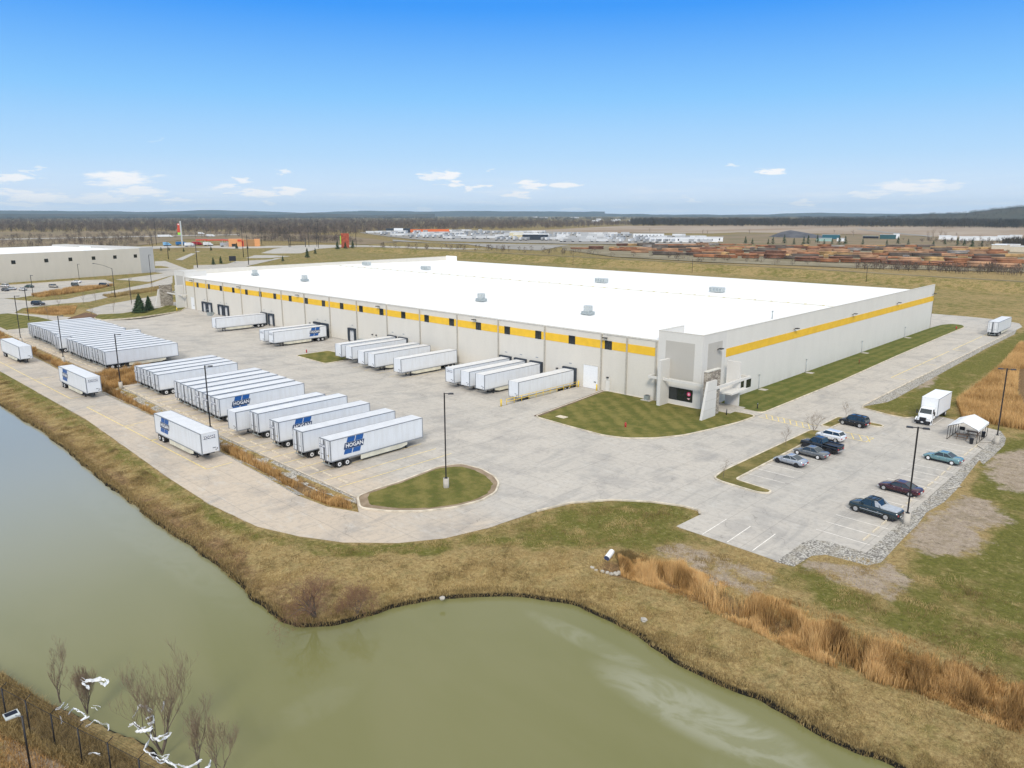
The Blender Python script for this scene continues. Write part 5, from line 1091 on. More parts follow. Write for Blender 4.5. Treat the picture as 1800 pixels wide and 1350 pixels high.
# near trees on the left bank
NT_ = [(105,1232,1150,1,'bare brown tree behind the fence, farthest left, with a single trunk'),(152,1252,1190,4,'bare multi-stemmed tree behind the fence with plastic caught at its top'),(283,1322,1186,3,'largest bare tree by the fence with white plastic in its branches'),(348,1352,1262,2,'slim bare tree right of the plastic-draped one'),(384,1368,1285,1,'thin bare tree at the bottom edge, rightmost of the near trees')]
NB = [(17.95,-103.73),(20.72,-102.81),(28.60,-100.78),(32.15,-99.90),(33.79,-99.27)]
hs = [4.3, 3.4, 6.3, 4.6, 4.5]
for i, (t_, (x, y)) in enumerate(zip(NT_, NB)): bare_tree('bare_tree', x, y, -.6, hs[i], t_[4], 'bare trees along the near bank', 40+i*3, [1,5,4,2,2][i], .50, .55, 5, 3, 'twig', [.075,.05,.08,.06,.045][i])
bare_tree('bare_tree', 20.9, -84.6, -.7, 5.6, 'wide spreading bare tree at the point of the bank, mirrored in the pond', None, 91, 4, .75, .05, 5, 3, 'twig3', .12, lean=(.1,-.35))
bare_tree('shrub', 23.5, -82.0, -.3, 3.4, 'low reddish-brown bare thicket behind the spreading tree on the bank', None, 95, 6, .8, .0, 5, 3, 'twig3', .03)
def conifer(name, x, y, z, h, r, lab, grp, seed, n=900):
    rs_ = random.Random(seed); t = empty(name, (x, y, z)); MB().tube([(0,0,0),(0,0,h*.95)], [h*.03,.01], 6).build('trunk', M['bark'], t); c = MB()
    for k in range(n):
        f = rs_.random()**1.3; zz = h*(.06+.92*f); rr = r*(1-f)**.8*rs_.uniform(.45,1.08)*(1+.18*math.sin(zz*7+seed)); a = rs_.uniform(0, 2*math.pi); s = h*.06*rs_.uniform(.6,1.3)
        p = Vector((rr*math.cos(a), rr*math.sin(a), zz)); o = Vector((math.cos(a), math.sin(a), -.35)); q = Vector((-math.sin(a), math.cos(a), rs_.uniform(-.3,.3)))
        c.quad([p-q*s*.6, p+o*s*1.3, p+q*s*.6, p-o*s+Vector((0,0,s*.8))])
    c.build('crown', M['needle'], t); tag(t, lab, 'tree', grp); return t
conifer('evergreen_tree', *(-201.64,-17.23), .1, 6.2, 2.3, 'larger dense evergreen by the paved yard left of the warehouse', 'pair of evergreens by the left tower', 5, 1600)
conifer('evergreen_tree', *(-205.95,-12.50), .1, 5.0, 1.7, 'smaller dense evergreen right beside the larger one', 'pair of evergreens by the left tower', 6, 1200)
for i, (px, lab) in enumerate((((155,533),'small bare tree at the road edge, third from the right'),((177,525),'small bare tree on the lawn strip by the road'),((206,551),'small bare tree in the paved yard in front of the evergreens'),((83,562),'small bare tree behind the far trailer row'),((238,537),'small bare tree in the round planting bed')) if False else ()): pass
SM = [(-245.78,-21.86),(-246.64,-17.32),(-208.34,-23.77),(-203.48,-45.41),(-226.77,-11.08),(-274.08,-2.29),(-236.45,-32.92),(-202.49,-32.75),(-266.78,11.54)]
for i, (x, y) in enumerate(SM): bare_tree('bare_tree', x, y, .05, [5,4.5,5,6,6.5,8,5,4,5][i], 'small bare tree in the planting left of the warehouse, %s from the left' % ORD[[3,5,7,1,8,6,2,4,9][i]-1], 'small bare trees left of the warehouse', 60+i, 1, .5, .35, 4, 3, 'twig', .06)
# ------------------------------------------------------------ fence, solar light, plastic film (bottom left)
FP = [(12.5,-108.2),(15.2,-107.6),(17.9,-107.0),(20.6,-106.25),(23.4,-105.5),(26.2,-104.75),(28.9,-103.9),(31.7,-103.1),(34.5,-102.3)]
fz = [gz(*p) for p in FP]; fn = empty('chain_link_fence', (FP[3][0], FP[3][1], 0)); tag(fn, 'black chain-link fence with slanted barbed-wire arms, bottom left', 'fence'); O = Vector((-FP[3][0], -FP[3][1], 0))
dn = Vector((-.27, .96, 0))*-1
for (x, y), z in zip(FP, fz):
    b = Vector((x, y, 0))+O; MB().tube([b+Vector((0,0,z-.2)), b+Vector((0,0,z+2.6))], .05, 6).build('post', M['black'], fn); MB().tube([b+Vector((0,0,z+2.6)), b+Vector((.25,.28,z+3.0))], .025, 5).build('barbed_wire_arm', M['black'], fn)
for k, zz in enumerate((2.55, .1)):
    m = MB()
    for i in range(len(FP)-1): a = Vector((*FP[i], fz[i]+zz))+O; b = Vector((*FP[i+1], fz[i+1]+zz))+O; m.tube([a, b], .018, 4)
    m.build('rail', M['black'], fn)
m = MB()
for i in range(len(FP)-1):
    for k in range(3): o3 = Vector((.25*(k+1)/3, .28*(k+1)/3, 2.6+.4*(k+1)/3)); m.tube([Vector((*FP[i], fz[i]))+O+o3, Vector((*FP[i+1], fz[i+1]))+O+o3], .006, 3)
m.build('barbed_wire', M['black'], fn)
m = MB()
for i in range(len(FP)-1):
    a = Vector((*FP[i], fz[i]))+O; b = Vector((*FP[i+1], fz[i+1]))+O; L = (b-a).length; n = int((L+2.5)/.16)
    for k in range(n):
        s0 = k*.16; 
        for (u0, u1, v0, v1) in ((s0-2.5, s0, 0, 2.5), (s0, s0-2.5, 0, 2.5)):
            # clip to 0..L
            pts = []
            for (u, v) in ((u0, v0), (u1, v1)): pts.append([u, v])
            (ua, va), (ub, vb) = pts
            def cl(ua, va, ub, vb, lim, hi):
                if (ua > lim) == hi and (ub > lim) == hi: return None
                if ((ua > lim) == hi) != ((ub > lim) == hi):
                    t = (lim-ua)/(ub-ua); vm = va+(vb-va)*t
                    return (lim, vm, ub, vb) if (ua > lim) == hi else (ua, va, lim, vm)
                return (ua, va, ub, vb)
            c_ = cl(ua, va, ub, vb, L, True); 
            if c_: c_ = cl(*c_, 0, False)
            if c_:
                d = (b-a)/L; m.tube([a+d*c_[0]+Vector((0,0,c_[1]+.05)), a+d*c_[2]+Vector((0,0,c_[3]+.05))], .0035, 3, cap=False)
m.build('wire_mesh', M['black'], fn)
so = empty('solar_light', (26.3, -107.3, 0)); tag(so, 'grey pole with a tilted solar panel head in front of the fence', 'solar light')
M['panelblack'] = pm('solar_cells', (.006,.009,.02), .5, spec=.2)
sx, sy = (25.54,-107.38)
so.location = (sx, sy, 0); MB().tube([(0,0,-.2),(0,0,4.2)], .06, 8).build('shaft', M['bronze'], so)
MB().tube([(0,0,4.15),(-.35,-.25,4.2)], .03, 5).build('arm', M['rail'], so)
m = MB(); m.hexa([(-1.25,-.75,3.98),(-.45,-.75,4.0),(-.25,.0,4.1),(-1.05,.0,4.08)], [(-1.25,-.75,4.06),(-.45,-.75,4.08),(-.25,.0,4.2),(-1.05,.0,4.18)]); so_b = m.build('lamp_head', M['galv2'], so)
m = MB(); m.hexa([(-1.17,-.69,4.075),(-.72,-.69,4.088),(-.56,-.07,4.185),(-1.0,-.07,4.175)], [(-1.17,-.69,4.085),(-.72,-.69,4.098),(-.56,-.07,4.195),(-1.0,-.07,4.185)]); m.build('solar_panel', M['panelblack'], so_b)
def film(name, paths, lab, seed, w=.12):
    rs_ = random.Random(seed); x0, y0, z0 = paths[0][0]; m = MB(); WW = w*.62
    for P in paths:
        pts = [Vector(p)-Vector((x0, y0, z0)) for p in P]
        for rep in range(2):
            last = None
            L = []
            for a, b in zip(pts[:-1], pts[1:]):
                n = max(2, int((b-a).length/.10)); L += [a.lerp(b, k/n) for k in range(n)]
            L.append(pts[-1]); jx = Vector((rs_.uniform(-.07,.07), rs_.uniform(-.07,.07), rs_.uniform(-.07,.07))); dp = Vector((0,0,1)); jp = Vector((0,0,0)); w = WW; wp = w*.5
            for k, q in enumerate(L):
                jp = jp*.8+Vector((rs_.uniform(-.04,.04), rs_.uniform(-.04,.04), rs_.uniform(-.05,.05))); q = q+jx+jp; wp = wp*.7+.3*w*rs_.uniform(.0,1.5); dp = (dp+Vector((rs_.uniform(-1,1), rs_.uniform(-1,1), rs_.uniform(-1,1)))*.4).normalized(); d = dp*wp
                cur = (q-d, q+d)
                if last: m.quad([last[0], cur[0], cur[1], last[1]])
                last = cur
    o = m.build(name, M['plastic'], loc=(x0, y0, z0)); md = o.modifiers.new('s', 'SOLIDIFY'); md.thickness = .006; return tag(o, lab, 'plastic film', 'torn plastic film snagged near the fence')
def P3(L, z): return [(x, y, zz) for (x, y), zz in zip(L, z if isinstance(z, list) else [z]*len(L))]
film('plastic_film', [P3([(22.02,-103.17),(22.52,-103.04),(22.79,-102.70),(22.93,-102.38),(23.52,-102.08)], 3.0), P3([(23.13,-102.45),(23.96,-102.43),(23.59,-102.10)], 3.0), P3([(22.43,-103.22),(23.03,-103.16),(23.64,-103.17)], 3.0)], 'white plastic rag flapping from the top of the multi-stemmed tree', 1, .16)
film('plastic_film', [P3([(21.04,-104.83),(21.06,-104.56),(20.64,-104.19)], 1), P3([(21.40,-104.23),(21.21,-103.90)], 1), P3([(22.32,-104.25),(21.81,-103.83),(22.37,-103.71),(22.90,-103.52),(23.53,-103.57),(23.54,-103.89),(23.56,-103.38)], 1), P3([(21.53,-104.59),(22.42,-104.71)], .6), P3([(23.17,-103.03),(23.80,-102.84)], 1.4)], 'string of torn white plastic on the brush behind the second fence bay', 2, .07)
film('plastic_film', [P3([(24.22,-103.81),(24.12,-103.43),(23.97,-103.18),(24.56,-103.01),(25.12,-102.70),(25.66,-102.88)], .8), P3([(26.24,-104.40),(26.34,-104.09),(26.77,-103.89)], .2)], 'torn white plastic strands on the brush in front of the fifth fence post', 3, .06)
film('plastic_film', [P3([(27.81,-101.89),(27.00,-101.24),(27.35,-100.91),(28.16,-100.93)], 2.4), P3([(27.98,-101.29),(27.86,-100.78),(28.72,-101.04),(28.52,-101.39),(29.12,-101.27),(29.20,-101.64),(28.79,-102.18),(28.67,-101.55)], 2.0), P3([(27.63,-102.27),(27.66,-102.00),(28.41,-101.89)], 1.8), P3([(28.87,-100.61),(28.07,-100.19)], 2.6)], 'mass of white plastic tangled in the middle of the largest bare tree', 4, .13)
film('plastic_film', [P3([(28.28,-101.24),(28.89,-101.47),(29.21,-101.38),(29.25,-100.97),(29.39,-100.38)], 1.2), P3([(29.05,-101.39),(29.63,-101.12),(29.51,-100.50)], 1.2), P3([(28.30,-101.30),(29.11,-101.92),(30.02,-101.68),(30.95,-101.34),(31.56,-101.24),(32.25,-101.18)], .7), P3([(29.94,-101.79),(30.92,-101.69),(30.92,-101.34),(30.61,-101.01),(30.41,-101.49)], .6), P3([(32.34,-101.19),(32.99,-100.77),(33.07,-100.28),(33.01,-100.00)], 1), P3([(33.88,-100.18),(33.84,-99.88),(33.48,-99.61)], 1)], 'trail of white plastic hanging from the largest tree down to the bottom edge', 5, .11)
# ------------------------------------------------------------ blades: reeds and tufts
def blademat(name, a, b_, c_):
    m, nt, b = newmat(name); N = NT(nt); at = N.node('ShaderNodeAttribute', attribute_name='tint'); g = N.node('ShaderNodeNewGeometry')
    rp_ = N.node('ShaderNodeValToRGB'); rp_.color_ramp.elements[0].color = (*a, 1); rp_.color_ramp.elements[1].color = (*b_, 1); e = rp_.color_ramp.elements.new(.5); e.color = (*c_, 1)
    N.l.new(at.outputs['Fac'], rp_.inputs[0]); N.l.new(rp_.outputs[0], b.inputs['Base Color']); b.inputs['Roughness'].default_value = .9; b.inputs['Specular IOR Level'].default_value = .1; return m
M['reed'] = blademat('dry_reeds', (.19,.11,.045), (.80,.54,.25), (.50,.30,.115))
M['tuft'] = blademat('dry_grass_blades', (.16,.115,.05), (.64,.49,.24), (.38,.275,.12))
def blades(name, pts, hgt, w, mat, lab, cat, tint=None, lean=.35, clump=0):
    P = np.array(pts); kp = (sdist(P[:, 0], P[:, 1], PAVE) > .15) | (sdist(P[:, 0], P[:, 1], DITCH) < -.1) | (P[:, 0] < -200); hgt = np.asarray(hgt)[kp] if hasattr(hgt, '__len__') else hgt; tint = tint[kp] if tint is not None else None; P = P[kp]; n = len(P); z = height(P[:, 0], P[:, 1]); H = hgt*rng.uniform(.55, 1.15, n) if not hasattr(hgt, '__len__') else np.asarray(hgt)
    a = rng.uniform(0, 2*np.pi, n); la = rng.uniform(0, 2*np.pi, n); ll = rng.uniform(.05, lean, n)*H
    wx_ = np.cos(a)*w; wy_ = np.sin(a)*w; b0 = np.stack([P[:, 0]-wx_, P[:, 1]-wy_, z-.05], -1); b1 = np.stack([P[:, 0]+wx_, P[:, 1]+wy_, z-.05], -1)
    mx = P[:, 0]+np.cos(la)*ll*.35; my = P[:, 1]+np.sin(la)*ll*.35
    m0 = np.stack([mx-wx_*.8, my-wy_*.8, z+H*.6], -1); m1 = np.stack([mx+wx_*.8, my+wy_*.8, z+H*.6], -1)
    tp = np.stack([P[:, 0]+np.cos(la)*ll, P[:, 1]+np.sin(la)*ll, z+H], -1)
    co = np.stack([b0, b1, m1, m0, tp], 1).reshape(-1, 3); i = np.arange(n)*5
    fa = np.concatenate([np.stack([i, i+1, i+2], -1), np.stack([i, i+2, i+3], -1), np.stack([i+3, i+2, i+4], -1)])
    me = bpy.data.meshes.new(name); rawmesh(me, co, fa, False)
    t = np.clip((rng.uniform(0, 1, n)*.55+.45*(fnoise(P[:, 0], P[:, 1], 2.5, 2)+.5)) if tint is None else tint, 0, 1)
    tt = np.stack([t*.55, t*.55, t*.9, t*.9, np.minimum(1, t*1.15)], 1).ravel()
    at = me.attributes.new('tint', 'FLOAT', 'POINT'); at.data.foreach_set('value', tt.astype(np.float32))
    me.materials.append(mat); o = bpy.data.objects.new(name, me); COL.objects.link(o); tag(o, lab, cat, kind='stuff'); return o
def fill(poly, n, clump=0, dens=None, margin=0.):
    P = np.array(poly); x0, y0 = P.min(0); x1, y1 = P.max(0); out = []; tot = 0
    while tot < n:
        c = np.stack([rng.uniform(x0, x1, n), rng.uniform(y0, y1, n)], -1); ok = sdist(c[:, 0], c[:, 1], poly) < -margin
        if clump: ok &= fnoise(c[:, 0], c[:, 1], clump, 2) > rng.uniform(-.55, .25, n)
        if dens is not None: ok &= rng.random(n) < dens(c[:, 0], c[:, 1])
        c = c[ok]; out.append(c); tot += len(c)
        if len(c) == 0: break
    return np.concatenate(out)[:n]
D1 = [(-230,-62.7),(-184,-62.9),(-152,-63.9),(-118,-64.3),(-103,-64.6),(-86,-66.2),(-56,-67.3),(-50,-67.7),(-56,-68.1),(-80,-67.6),(-112,-66.3),(-136,-65.9),(-184,-65.3),(-230,-65.2)]
D2 = [(-103,-64.5),(-102.6,-49),(-85.0,-49),(-84.6,-65.5)]
D3 = [(-30,-67.3),(-17,-68.0),(-5,-68.6),(1.5,-68.0),(3.5,-68.8),(.5,-70),(-6,-70.4),(-18,-69.3),(-30,-69.0)]
gp = lambda x, y: np.clip(.55+2.0*fnoise(x, y, 3.0, 4), .02, 1)
pts = np.concatenate([fill(D1, 40000, 1.5, gp), fill(D2, 26000, 2, gp), fill(D3, 5500, 1.2, gp)])
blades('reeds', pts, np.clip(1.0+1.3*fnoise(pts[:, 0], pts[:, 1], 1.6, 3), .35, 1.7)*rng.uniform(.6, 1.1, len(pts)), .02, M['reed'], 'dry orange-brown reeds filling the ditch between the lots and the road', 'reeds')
SW = [(33.72,-57.74),(34.41,-55.27),(36.81,-54.75),(42.67,-54.95),(47.07,-54.51),(50.59,-53.97),(53.54,-53.80),(56.18,-53.18),(59.79,-53.30),(63.88,-53.22),(67.62,-53.15),(71.10,-53.47),(73.52,-58.32),(70.51,-60.49),(67.73,-60.90),(64.95,-60.72),(62.11,-61.09),(58.32,-61.64),(53.98,-61.72),(48.74,-60.99),(42.74,-60.15),(38.63,-60.43),(35.74,-60.05)]
pts = fill(SW, 105000, 1.3, lambda x, y: np.clip(1.25-band_d(x, y, SWALE)/3.0, .05, 1)*np.clip(.5+1.9*fnoise(x, y, 2.2, 4), .03, 1)); dsw = band_d(pts[:, 0], pts[:, 1], SWALE)
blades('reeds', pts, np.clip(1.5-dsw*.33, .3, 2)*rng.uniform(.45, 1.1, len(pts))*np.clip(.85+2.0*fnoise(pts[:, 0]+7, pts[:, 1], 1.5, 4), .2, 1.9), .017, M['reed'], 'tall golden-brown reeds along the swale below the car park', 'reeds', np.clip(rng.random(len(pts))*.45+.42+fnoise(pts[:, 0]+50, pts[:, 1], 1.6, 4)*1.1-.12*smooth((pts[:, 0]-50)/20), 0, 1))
RR = [(44.50,24.99),(40.78,36.53),(40.20,55.31),(38.74,81.93),(35.78,115.52),(38.66,144.55),(46.49,94.07),(42.23,80.87),(47.67,49.26),(50.64,40.40),(54.27,43.92),(57.24,24.80),(51.14,24.70)]
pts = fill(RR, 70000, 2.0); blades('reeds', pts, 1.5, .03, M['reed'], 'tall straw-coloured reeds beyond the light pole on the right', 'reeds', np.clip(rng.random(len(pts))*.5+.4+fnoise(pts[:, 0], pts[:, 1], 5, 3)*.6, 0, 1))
# short tufts on the banks
BANK = [(-125,-78.5),(-62,-78.5),(-21,-80.8),(0,-80.5),(11.5,-76),(16,-71.5),(20.5,-58),(22,-50),(30,-42.5),(45,-48.5),(51,-41),(60,-38),(95,-45),(95,-72),(62,-69.3),(52,-69),(42,-67.6),(34,-69.5),(28,-73),(24,-80),(22,-86.5),(0,-86.3),(-35,-86),(-125,-85.5)]
pts = fill(BANK, 230000, 1.2, lambda x, y: (.45+.65*smooth((8-sdist(x, y, POND))/6))*np.clip(.6+1.5*fnoise(x, y, 1.5, 3), .1, 1)); 
blades('dry_grass', pts, .20*np.clip(.8+1.6*fnoise(pts[:, 0], pts[:, 1], 1.8, 3), .3, 2)*rng.uniform(.6, 1.2, len(pts)), .014, M['tuft'], 'short dry grass tufts on the banks round the pond', 'grass', np.clip(rng.random(len(pts))*.45+.35+fnoise(pts[:, 0], pts[:, 1]+30, 1.7, 4)*.9, 0, 1), .8)
SH = [(x, y) for x, y in SHORE]
c = []
for (ax, ay), (bx_, by_) in zip(SHORE[:-1], SHORE[1:]):
    n = int(math.hypot(bx_-ax, by_-ay)*110); t = rng.random(n); c.append(np.stack([ax+(bx_-ax)*t+rng.normal(0, .35, n), ay+(by_-ay)*t+rng.normal(.25, .4, n)], -1))
pts = np.concatenate(c); s_ = sdist(pts[:, 0], pts[:, 1], POND); pts = pts[(s_ > -.15)]
blades('shore_grass', pts, .38, .018, M['tuft'], 'brown grass overhanging the muddy pond edge', 'grass', rng.random(len(pts))*.55, .9)
NBK = [(8,-109.5),(8,-106.5),(14,-105.2),(20,-104),(26,-102.8),(30,-101.8),(34,-100.6),(37,-101.4),(34,-103),(20,-107.5)]
pts = fill(NBK, 26000, 1.0); blades('undergrowth', pts, .55, .012, M['tuft'], 'brown tangled undergrowth between the fence and the water', 'undergrowth', rng.random(len(pts))*.75, 1.2)
NB2 = [(8,-112),(8,-109),(20,-106.6),(27,-104.8),(33,-103.2),(40,-104),(40,-112)]
pts = fill(NB2, 26000, 1.0); blades('dry_grass', pts, .30, .014, M['reed'], 'coarse tan grass in front of the fence', 'grass', rng.random(len(pts))*.8, 1.)
# brush heaps at the culvert and on slope
pts = fill([(33.01,-57.46),(33.46,-55.93),(34.91,-55.99),(36.05,-56.65),(35.89,-58.18),(34.86,-58.84)], 2600, .5); blades('undergrowth', pts, .45, .012, M['tuft'], 'dark twiggy brush right of the culvert pipe', 'undergrowth', rng.random(len(pts))*.25, 1.2)
# ------------------------------------------------------------ left middle ground
def flat(name, pts, mat, z=.02, kind='structure'): return sheet(name, pts, mat, z, skirt=0, kind=kind)
flat('road', [(-231.28,-52.61),(-216.18,-46.11),(-211.45,-35.34),(-233.10,-47.95),(-248.12,-41.91),(-252.37,-33.54),(-253.70,-26.93),(-257.22,-16.50),(-274.26,-2.46),(-289.96,13.81),(-301.67,25.94),(-324.02,44.01),(-383.24,68.19),(-366.88,48.56),(-356.28,32.12),(-343.05,20.56),(-318.74,1.07),(-268.17,-21.40),(-270.53,-32.37),(-283.33,-36.24),(-310.37,-47.49),(-312.13,-64.43),(-244.88,-74.12)] if False else
     [(-205,-47)]+[(-231.28,-52.61),(-231.87,-65.41),(-244.53,-81.65),(-334.17,-70.80),(-310.37,-47.49),(-292.43,-39.18),(-280.92,-36.80),(-268.25,-32.95),(-268.17,-21.40),(-281.23,-9.29),(-289.95,2.79),(-303.40,16.12),(-318.21,31.20),(-341.10,47.06),(-357.58,57.72),(-310.70,38.57),(-289.96,21.43),(-279.11,9.85),(-264.52,-5.72),(-250.67,-18.53),(-251.58,-27.53),(-248.26,-34.62),(-246.14,-42.39),(-233.10,-47.95),(-221.18,-44.85)]+[(-210,-40)], M['road_far'], .03)
flat('road', [(-352.55,25.70),(-365.49,44.36),(-383.96,67.48),(-402.67,89.28),(-434.74,103.26),(-430.30,124.27),(-621.90,265.87),(-681.52,324.79),(-677.63,351.10),(-628.53,378.08),(-590.81,297.00),(-471.59,190.37),(-407.57,130.13),(-359.94,91.16),(-352.64,74.06),(-358.04,57.27),(-325.70,32.94),(-338.27,30.00)], M['road_far'], .05)
flat('road', [(-497.97,102.31),(-499.64,110.32),(-476.97,104.47),(-417.59,89.12),(-373.16,78.13),(-364.20,62.67),(-377.42,61.55),(-390.68,60.86)], M['road_far'], .06)
flat('car_park', [(-289.92,-39.73),(-287.59,-34.44),(-292.85,-27.16),(-299.30,-20.32),(-311.68,0.13),(-331.59,18.06),(-356.17,22.14),(-362.77,10.74),(-358.01,-20.98),(-355.09,-34.60),(-320.58,-57.48),(-301.36,-56.81)], M['road_far'], .07)
flat('paved_yard', [(-222.28,-28.45),(-235.51,-17.05),(-244.68,-4.22),(-254.70,10.21),(-257.81,16.97),(-221.32,2.07),(-210.18,-7.24),(-203.58,-22.59),(-206.54,-29.51)], M['road_far'], .14)
flat('path', [(-508.59,121.52),(-629.99,190.99),(-627.38,193.60),(-497.75,122.12)], M['road_far'], .06); flat('road', [(-701.23,168.96),(-721.52,222.20),(-646.56,241.17),(-642.21,301.78),(-591.89,352.27),(-421.50,399.27),(-437.47,415.84),(-628.53,378.08),(-711.19,273.39),(-780.58,247.49),(-769.33,194.23)], M['road_far'], .08)
flat('mulch_bed', [(-202.00,-40.15),(-215.32,-30.58),(-204.00,-30.14),(-195.97,-34.27),(-197.55,-37.73)], fieldmat('mulch_dark', (.20,.12,.07), (.14,.09,.06), (1,1,1), .3), .17)
hd = [(-271.90,-6.64),(-280.92,8.08),(-296.16,27.26),(-276.57,19.53),(-268.88,6.13),(-260.68,-8.10)]; pts = fill(hd, 7000, 2); blades('ground_cover', pts, .9, .05, M['tuft'], 'scrubby hedge bed beside the road left of the warehouse', 'shrubs')
pts = fill([(-293.36,-27.66),(-302.39,-19.94),(-316.40,-4.50),(-319.20,8.74),(-318.46,13.62),(-302.98,1.04),(-289.94,-14.51),(-283.20,-27.10)], 9000, 2); blades('ground_cover', pts, 1.3, .06, M['reed'], 'straw-coloured ornamental grass strip beside the far car park', 'grass')
pts = fill([(-237.58,-43.39),(-240.47,-34.44),(-237.58,-26.69),(-213.10,-34.85),(-217.01,-40.77),(-229.55,-44.48)], 9000, 2); blades('ground_cover', pts, .8, .05, M['reed'], 'dry planting on the island by the driveway', 'grass')
def cop(name, lab, col, x, y, rz, L=4.7, prof=SED, cab=(.25,.41,.63,.80,1.47), cat='car'):
    return car(name, lab, cat, col, x, y, rz, L, 1.85, prof, cab, 'rim')
SV = (.26,.36,.90,.985,1.75)
FC = [((67,536),'dark suv driving on the road at the far left',(.01,.012,.02),1,R(200)),((183,503),'dark suv alone at the right end of the far left car park',(.012,.013,.02),1,R(190)),((134,497),'white sedan by the wall side of the far car park',(.75,.75,.76),0,R(20)),((132,503),'dark green suv in the middle of the far car park',(.015,.03,.03),1,R(170)),
      ((94,505),'beige suv in the far car park',(.4,.36,.3),1,R(180)),((51,505),'dark green sedan beside the white sedan in the far car park',(.03,.07,.05),0,R(10)),((40,510),'white sedan, front one of two in the far car park',(.75,.75,.77),0,R(170)),((20,509),'silver sedan second from the left edge in the far car park',(.5,.52,.55),0,R(10)),((9,511),'dark blue sedan at the left edge of the far car park',(.015,.02,.04),0,R(170)),((8,504),'white suv at the left edge of the far car park near the wall',(.72,.72,.72),1,R(0))]
for (px, lab, col, s, a), (x, y) in zip(FC, [(-251.99,-35.74),(-315.49,8.29),(-344.95,4.93),(-325.34,-1.38),(-326.30,-10.31),(-334.47,-18.32),(-321.08,-24.11),(-327.77,-27.00),(-323.75,-30.34),(-345.92,-25.60)]):
    o = car('parked_car', lab, 'car', col, x, y, a+R(20), 4.8 if s else 4.6, 1.86, SUV if s else SED, SV if s else (.25,.41,.63,.80,1.45), 'rim'); o['group'] = 'cars left of the warehouse'; o.location.z = .09
# second warehouse, far left
A = Vector((*(-388.87,52.71),0)); B_ = Vector((*(-356.42,-79.64),0)); W2 = empty('far_warehouse', tuple(A)); tag(W2, 'long pale far warehouse wall with small square dark windows, left edge', 'warehouse')
C_ = Vector((*(-391.26,60.92),0)); d1 = (B_-A); d2 = (C_-A); h2 = 14.3
d2n = d2.normalized()*max(9, d2.length); nrm = Vector((-(d1.y), d1.x, 0)).normalized(); 
if nrm.dot(Vector((74,-115,0))-A) > 0: nrm = -nrm
m = MB(); z = Vector((0,0,h2)); bw = nrm*90
def V3(*v): return [tuple(q) for q in v]
m.hexa(V3(Vector((0,0,-.5)), d1+Vector((0,0,-.5)), d1+nrm*.4+Vector((0,0,-.5)), nrm*.4+Vector((0,0,-.5))), V3(z, d1+z, d1+nrm*.4+z, nrm*.4+z)); m.build('front_wall', wallmat('far_wall', (.70,.64,.54), 1), W2)
m = MB(); m.hexa(V3(nrm*.4, d1+nrm*.4, d1+bw, bw), V3(nrm*.4+z*.93, d1+nrm*.4+z*.93, d1+bw+z*.97, bw+z*.97)); m.build('roof', M['roof'], W2)
m = MB(); m.hexa(V3(Vector((0,0,0)), d2n, d2n+bw, bw), V3(z*1.03, d2n+z*1.03, d2n+bw+z*1.03, bw+z*1.03)); m.build('corner_block', wallmat('far_corner', (.53,.52,.50), 1), W2)
u1 = d1.normalized(); WINS = (1.9, 14.4, 26.8, 39.6, 52.2, 68.4, 84, 100, 116)
for s_ in WINS:
    if s_ < d1.length: q = u1*s_; m = MB(); m.hexa(V3(q-nrm*.05+z*.64, q+u1*2.0-nrm*.05+z*.64, q+u1*2.0+z*.64, q+z*.64), V3(q-nrm*.05+z*.77, q+u1*2.0-nrm*.05+z*.77, q+u1*2.0+z*.77, q+z*.77)); m.build('window', M['glass'], W2)
m = MB(); o_ = nrm*20-u1*-20; m.box(o_.x-3, o_.x+3, o_.y-2, o_.y+2, h2*.93, h2+1.5); m.build('roof_unit', M['white'], W2)
# ------------------------------------------------------------ gas station and signs
M['redroof'] = pm('red_canopy', (.62,.07,.03), .5); M['orange'] = pm('orange_store_wall', (.70,.32,.12), .7); M['brick2'] = pm('brown_store_wall', (.36,.20,.08), .8); M['lime'] = pm('lime_sign', (.35,.75,.08), .5); M['truckblue'] = pm('truck_blue', (.03,.17,.42), .4)
camxy = Vector((74.45,-115.43,0)); 
def facing(x, y): v = Vector((x, y, 0))-camxy; return math.atan2(v.y, v.x)-math.pi/2   # local -y faces the camera side
def far_empty(name, x, y, lab, cat, grp=None): t = empty(name, (x, y, 0), facing(x, y)); tag(t, lab, cat, grp); return t
x, y = (-754.73,229.64); t = far_empty('sign_pylon', x, y, 'tall grey sign pylon with red and lime sign panels beside the gas station', 'sign')
BX(0,1.6,-.6,.6,0,26.5).build('pylon', M['galv2'], t); m = MB(); m.tube([(-1.2,-.3,22.6),(-1.2,.3,22.6)], 1.5, 16, sm=False); m.box(-2.9,.0,-.3,.3,14.6,18.6); m.box(-2.4,-.1,-.3,.3,18.6,21.5); m.build('red_sign', M['redsign'] if 'redsign' in M else M['redroof'], t); BX(-2.6,0,-.3,.3,12,14.4).build('lime_sign', M['lime'], t)
m = MB(); m.tube([(-1.2,-.36,23.0),(-1.2,-.31,23.0)], .7, 12, sm=False); m.build('sign_mark', M['white'], t)
x, y = (-594.13,330.58); t = far_empty('monument_tower', x, y, 'rust-red square monument tower with a lime green edge panel', 'tower'); BX(-4,4,-3,3,0,14.5).build('tower_body', M['rustred'] if 'rustred' in M else pm('rust_red_panels', (.36,.07,.03), .7, var=.3, scale=.5), t); BX(-5.0,-4.02,-1,0,4,12).build('side_panel', M['lime'], t)
x, y = (-758.26,269.95); t = far_empty('gas_canopy', x, y, 'long red fuel station canopies on posts', 'canopy')
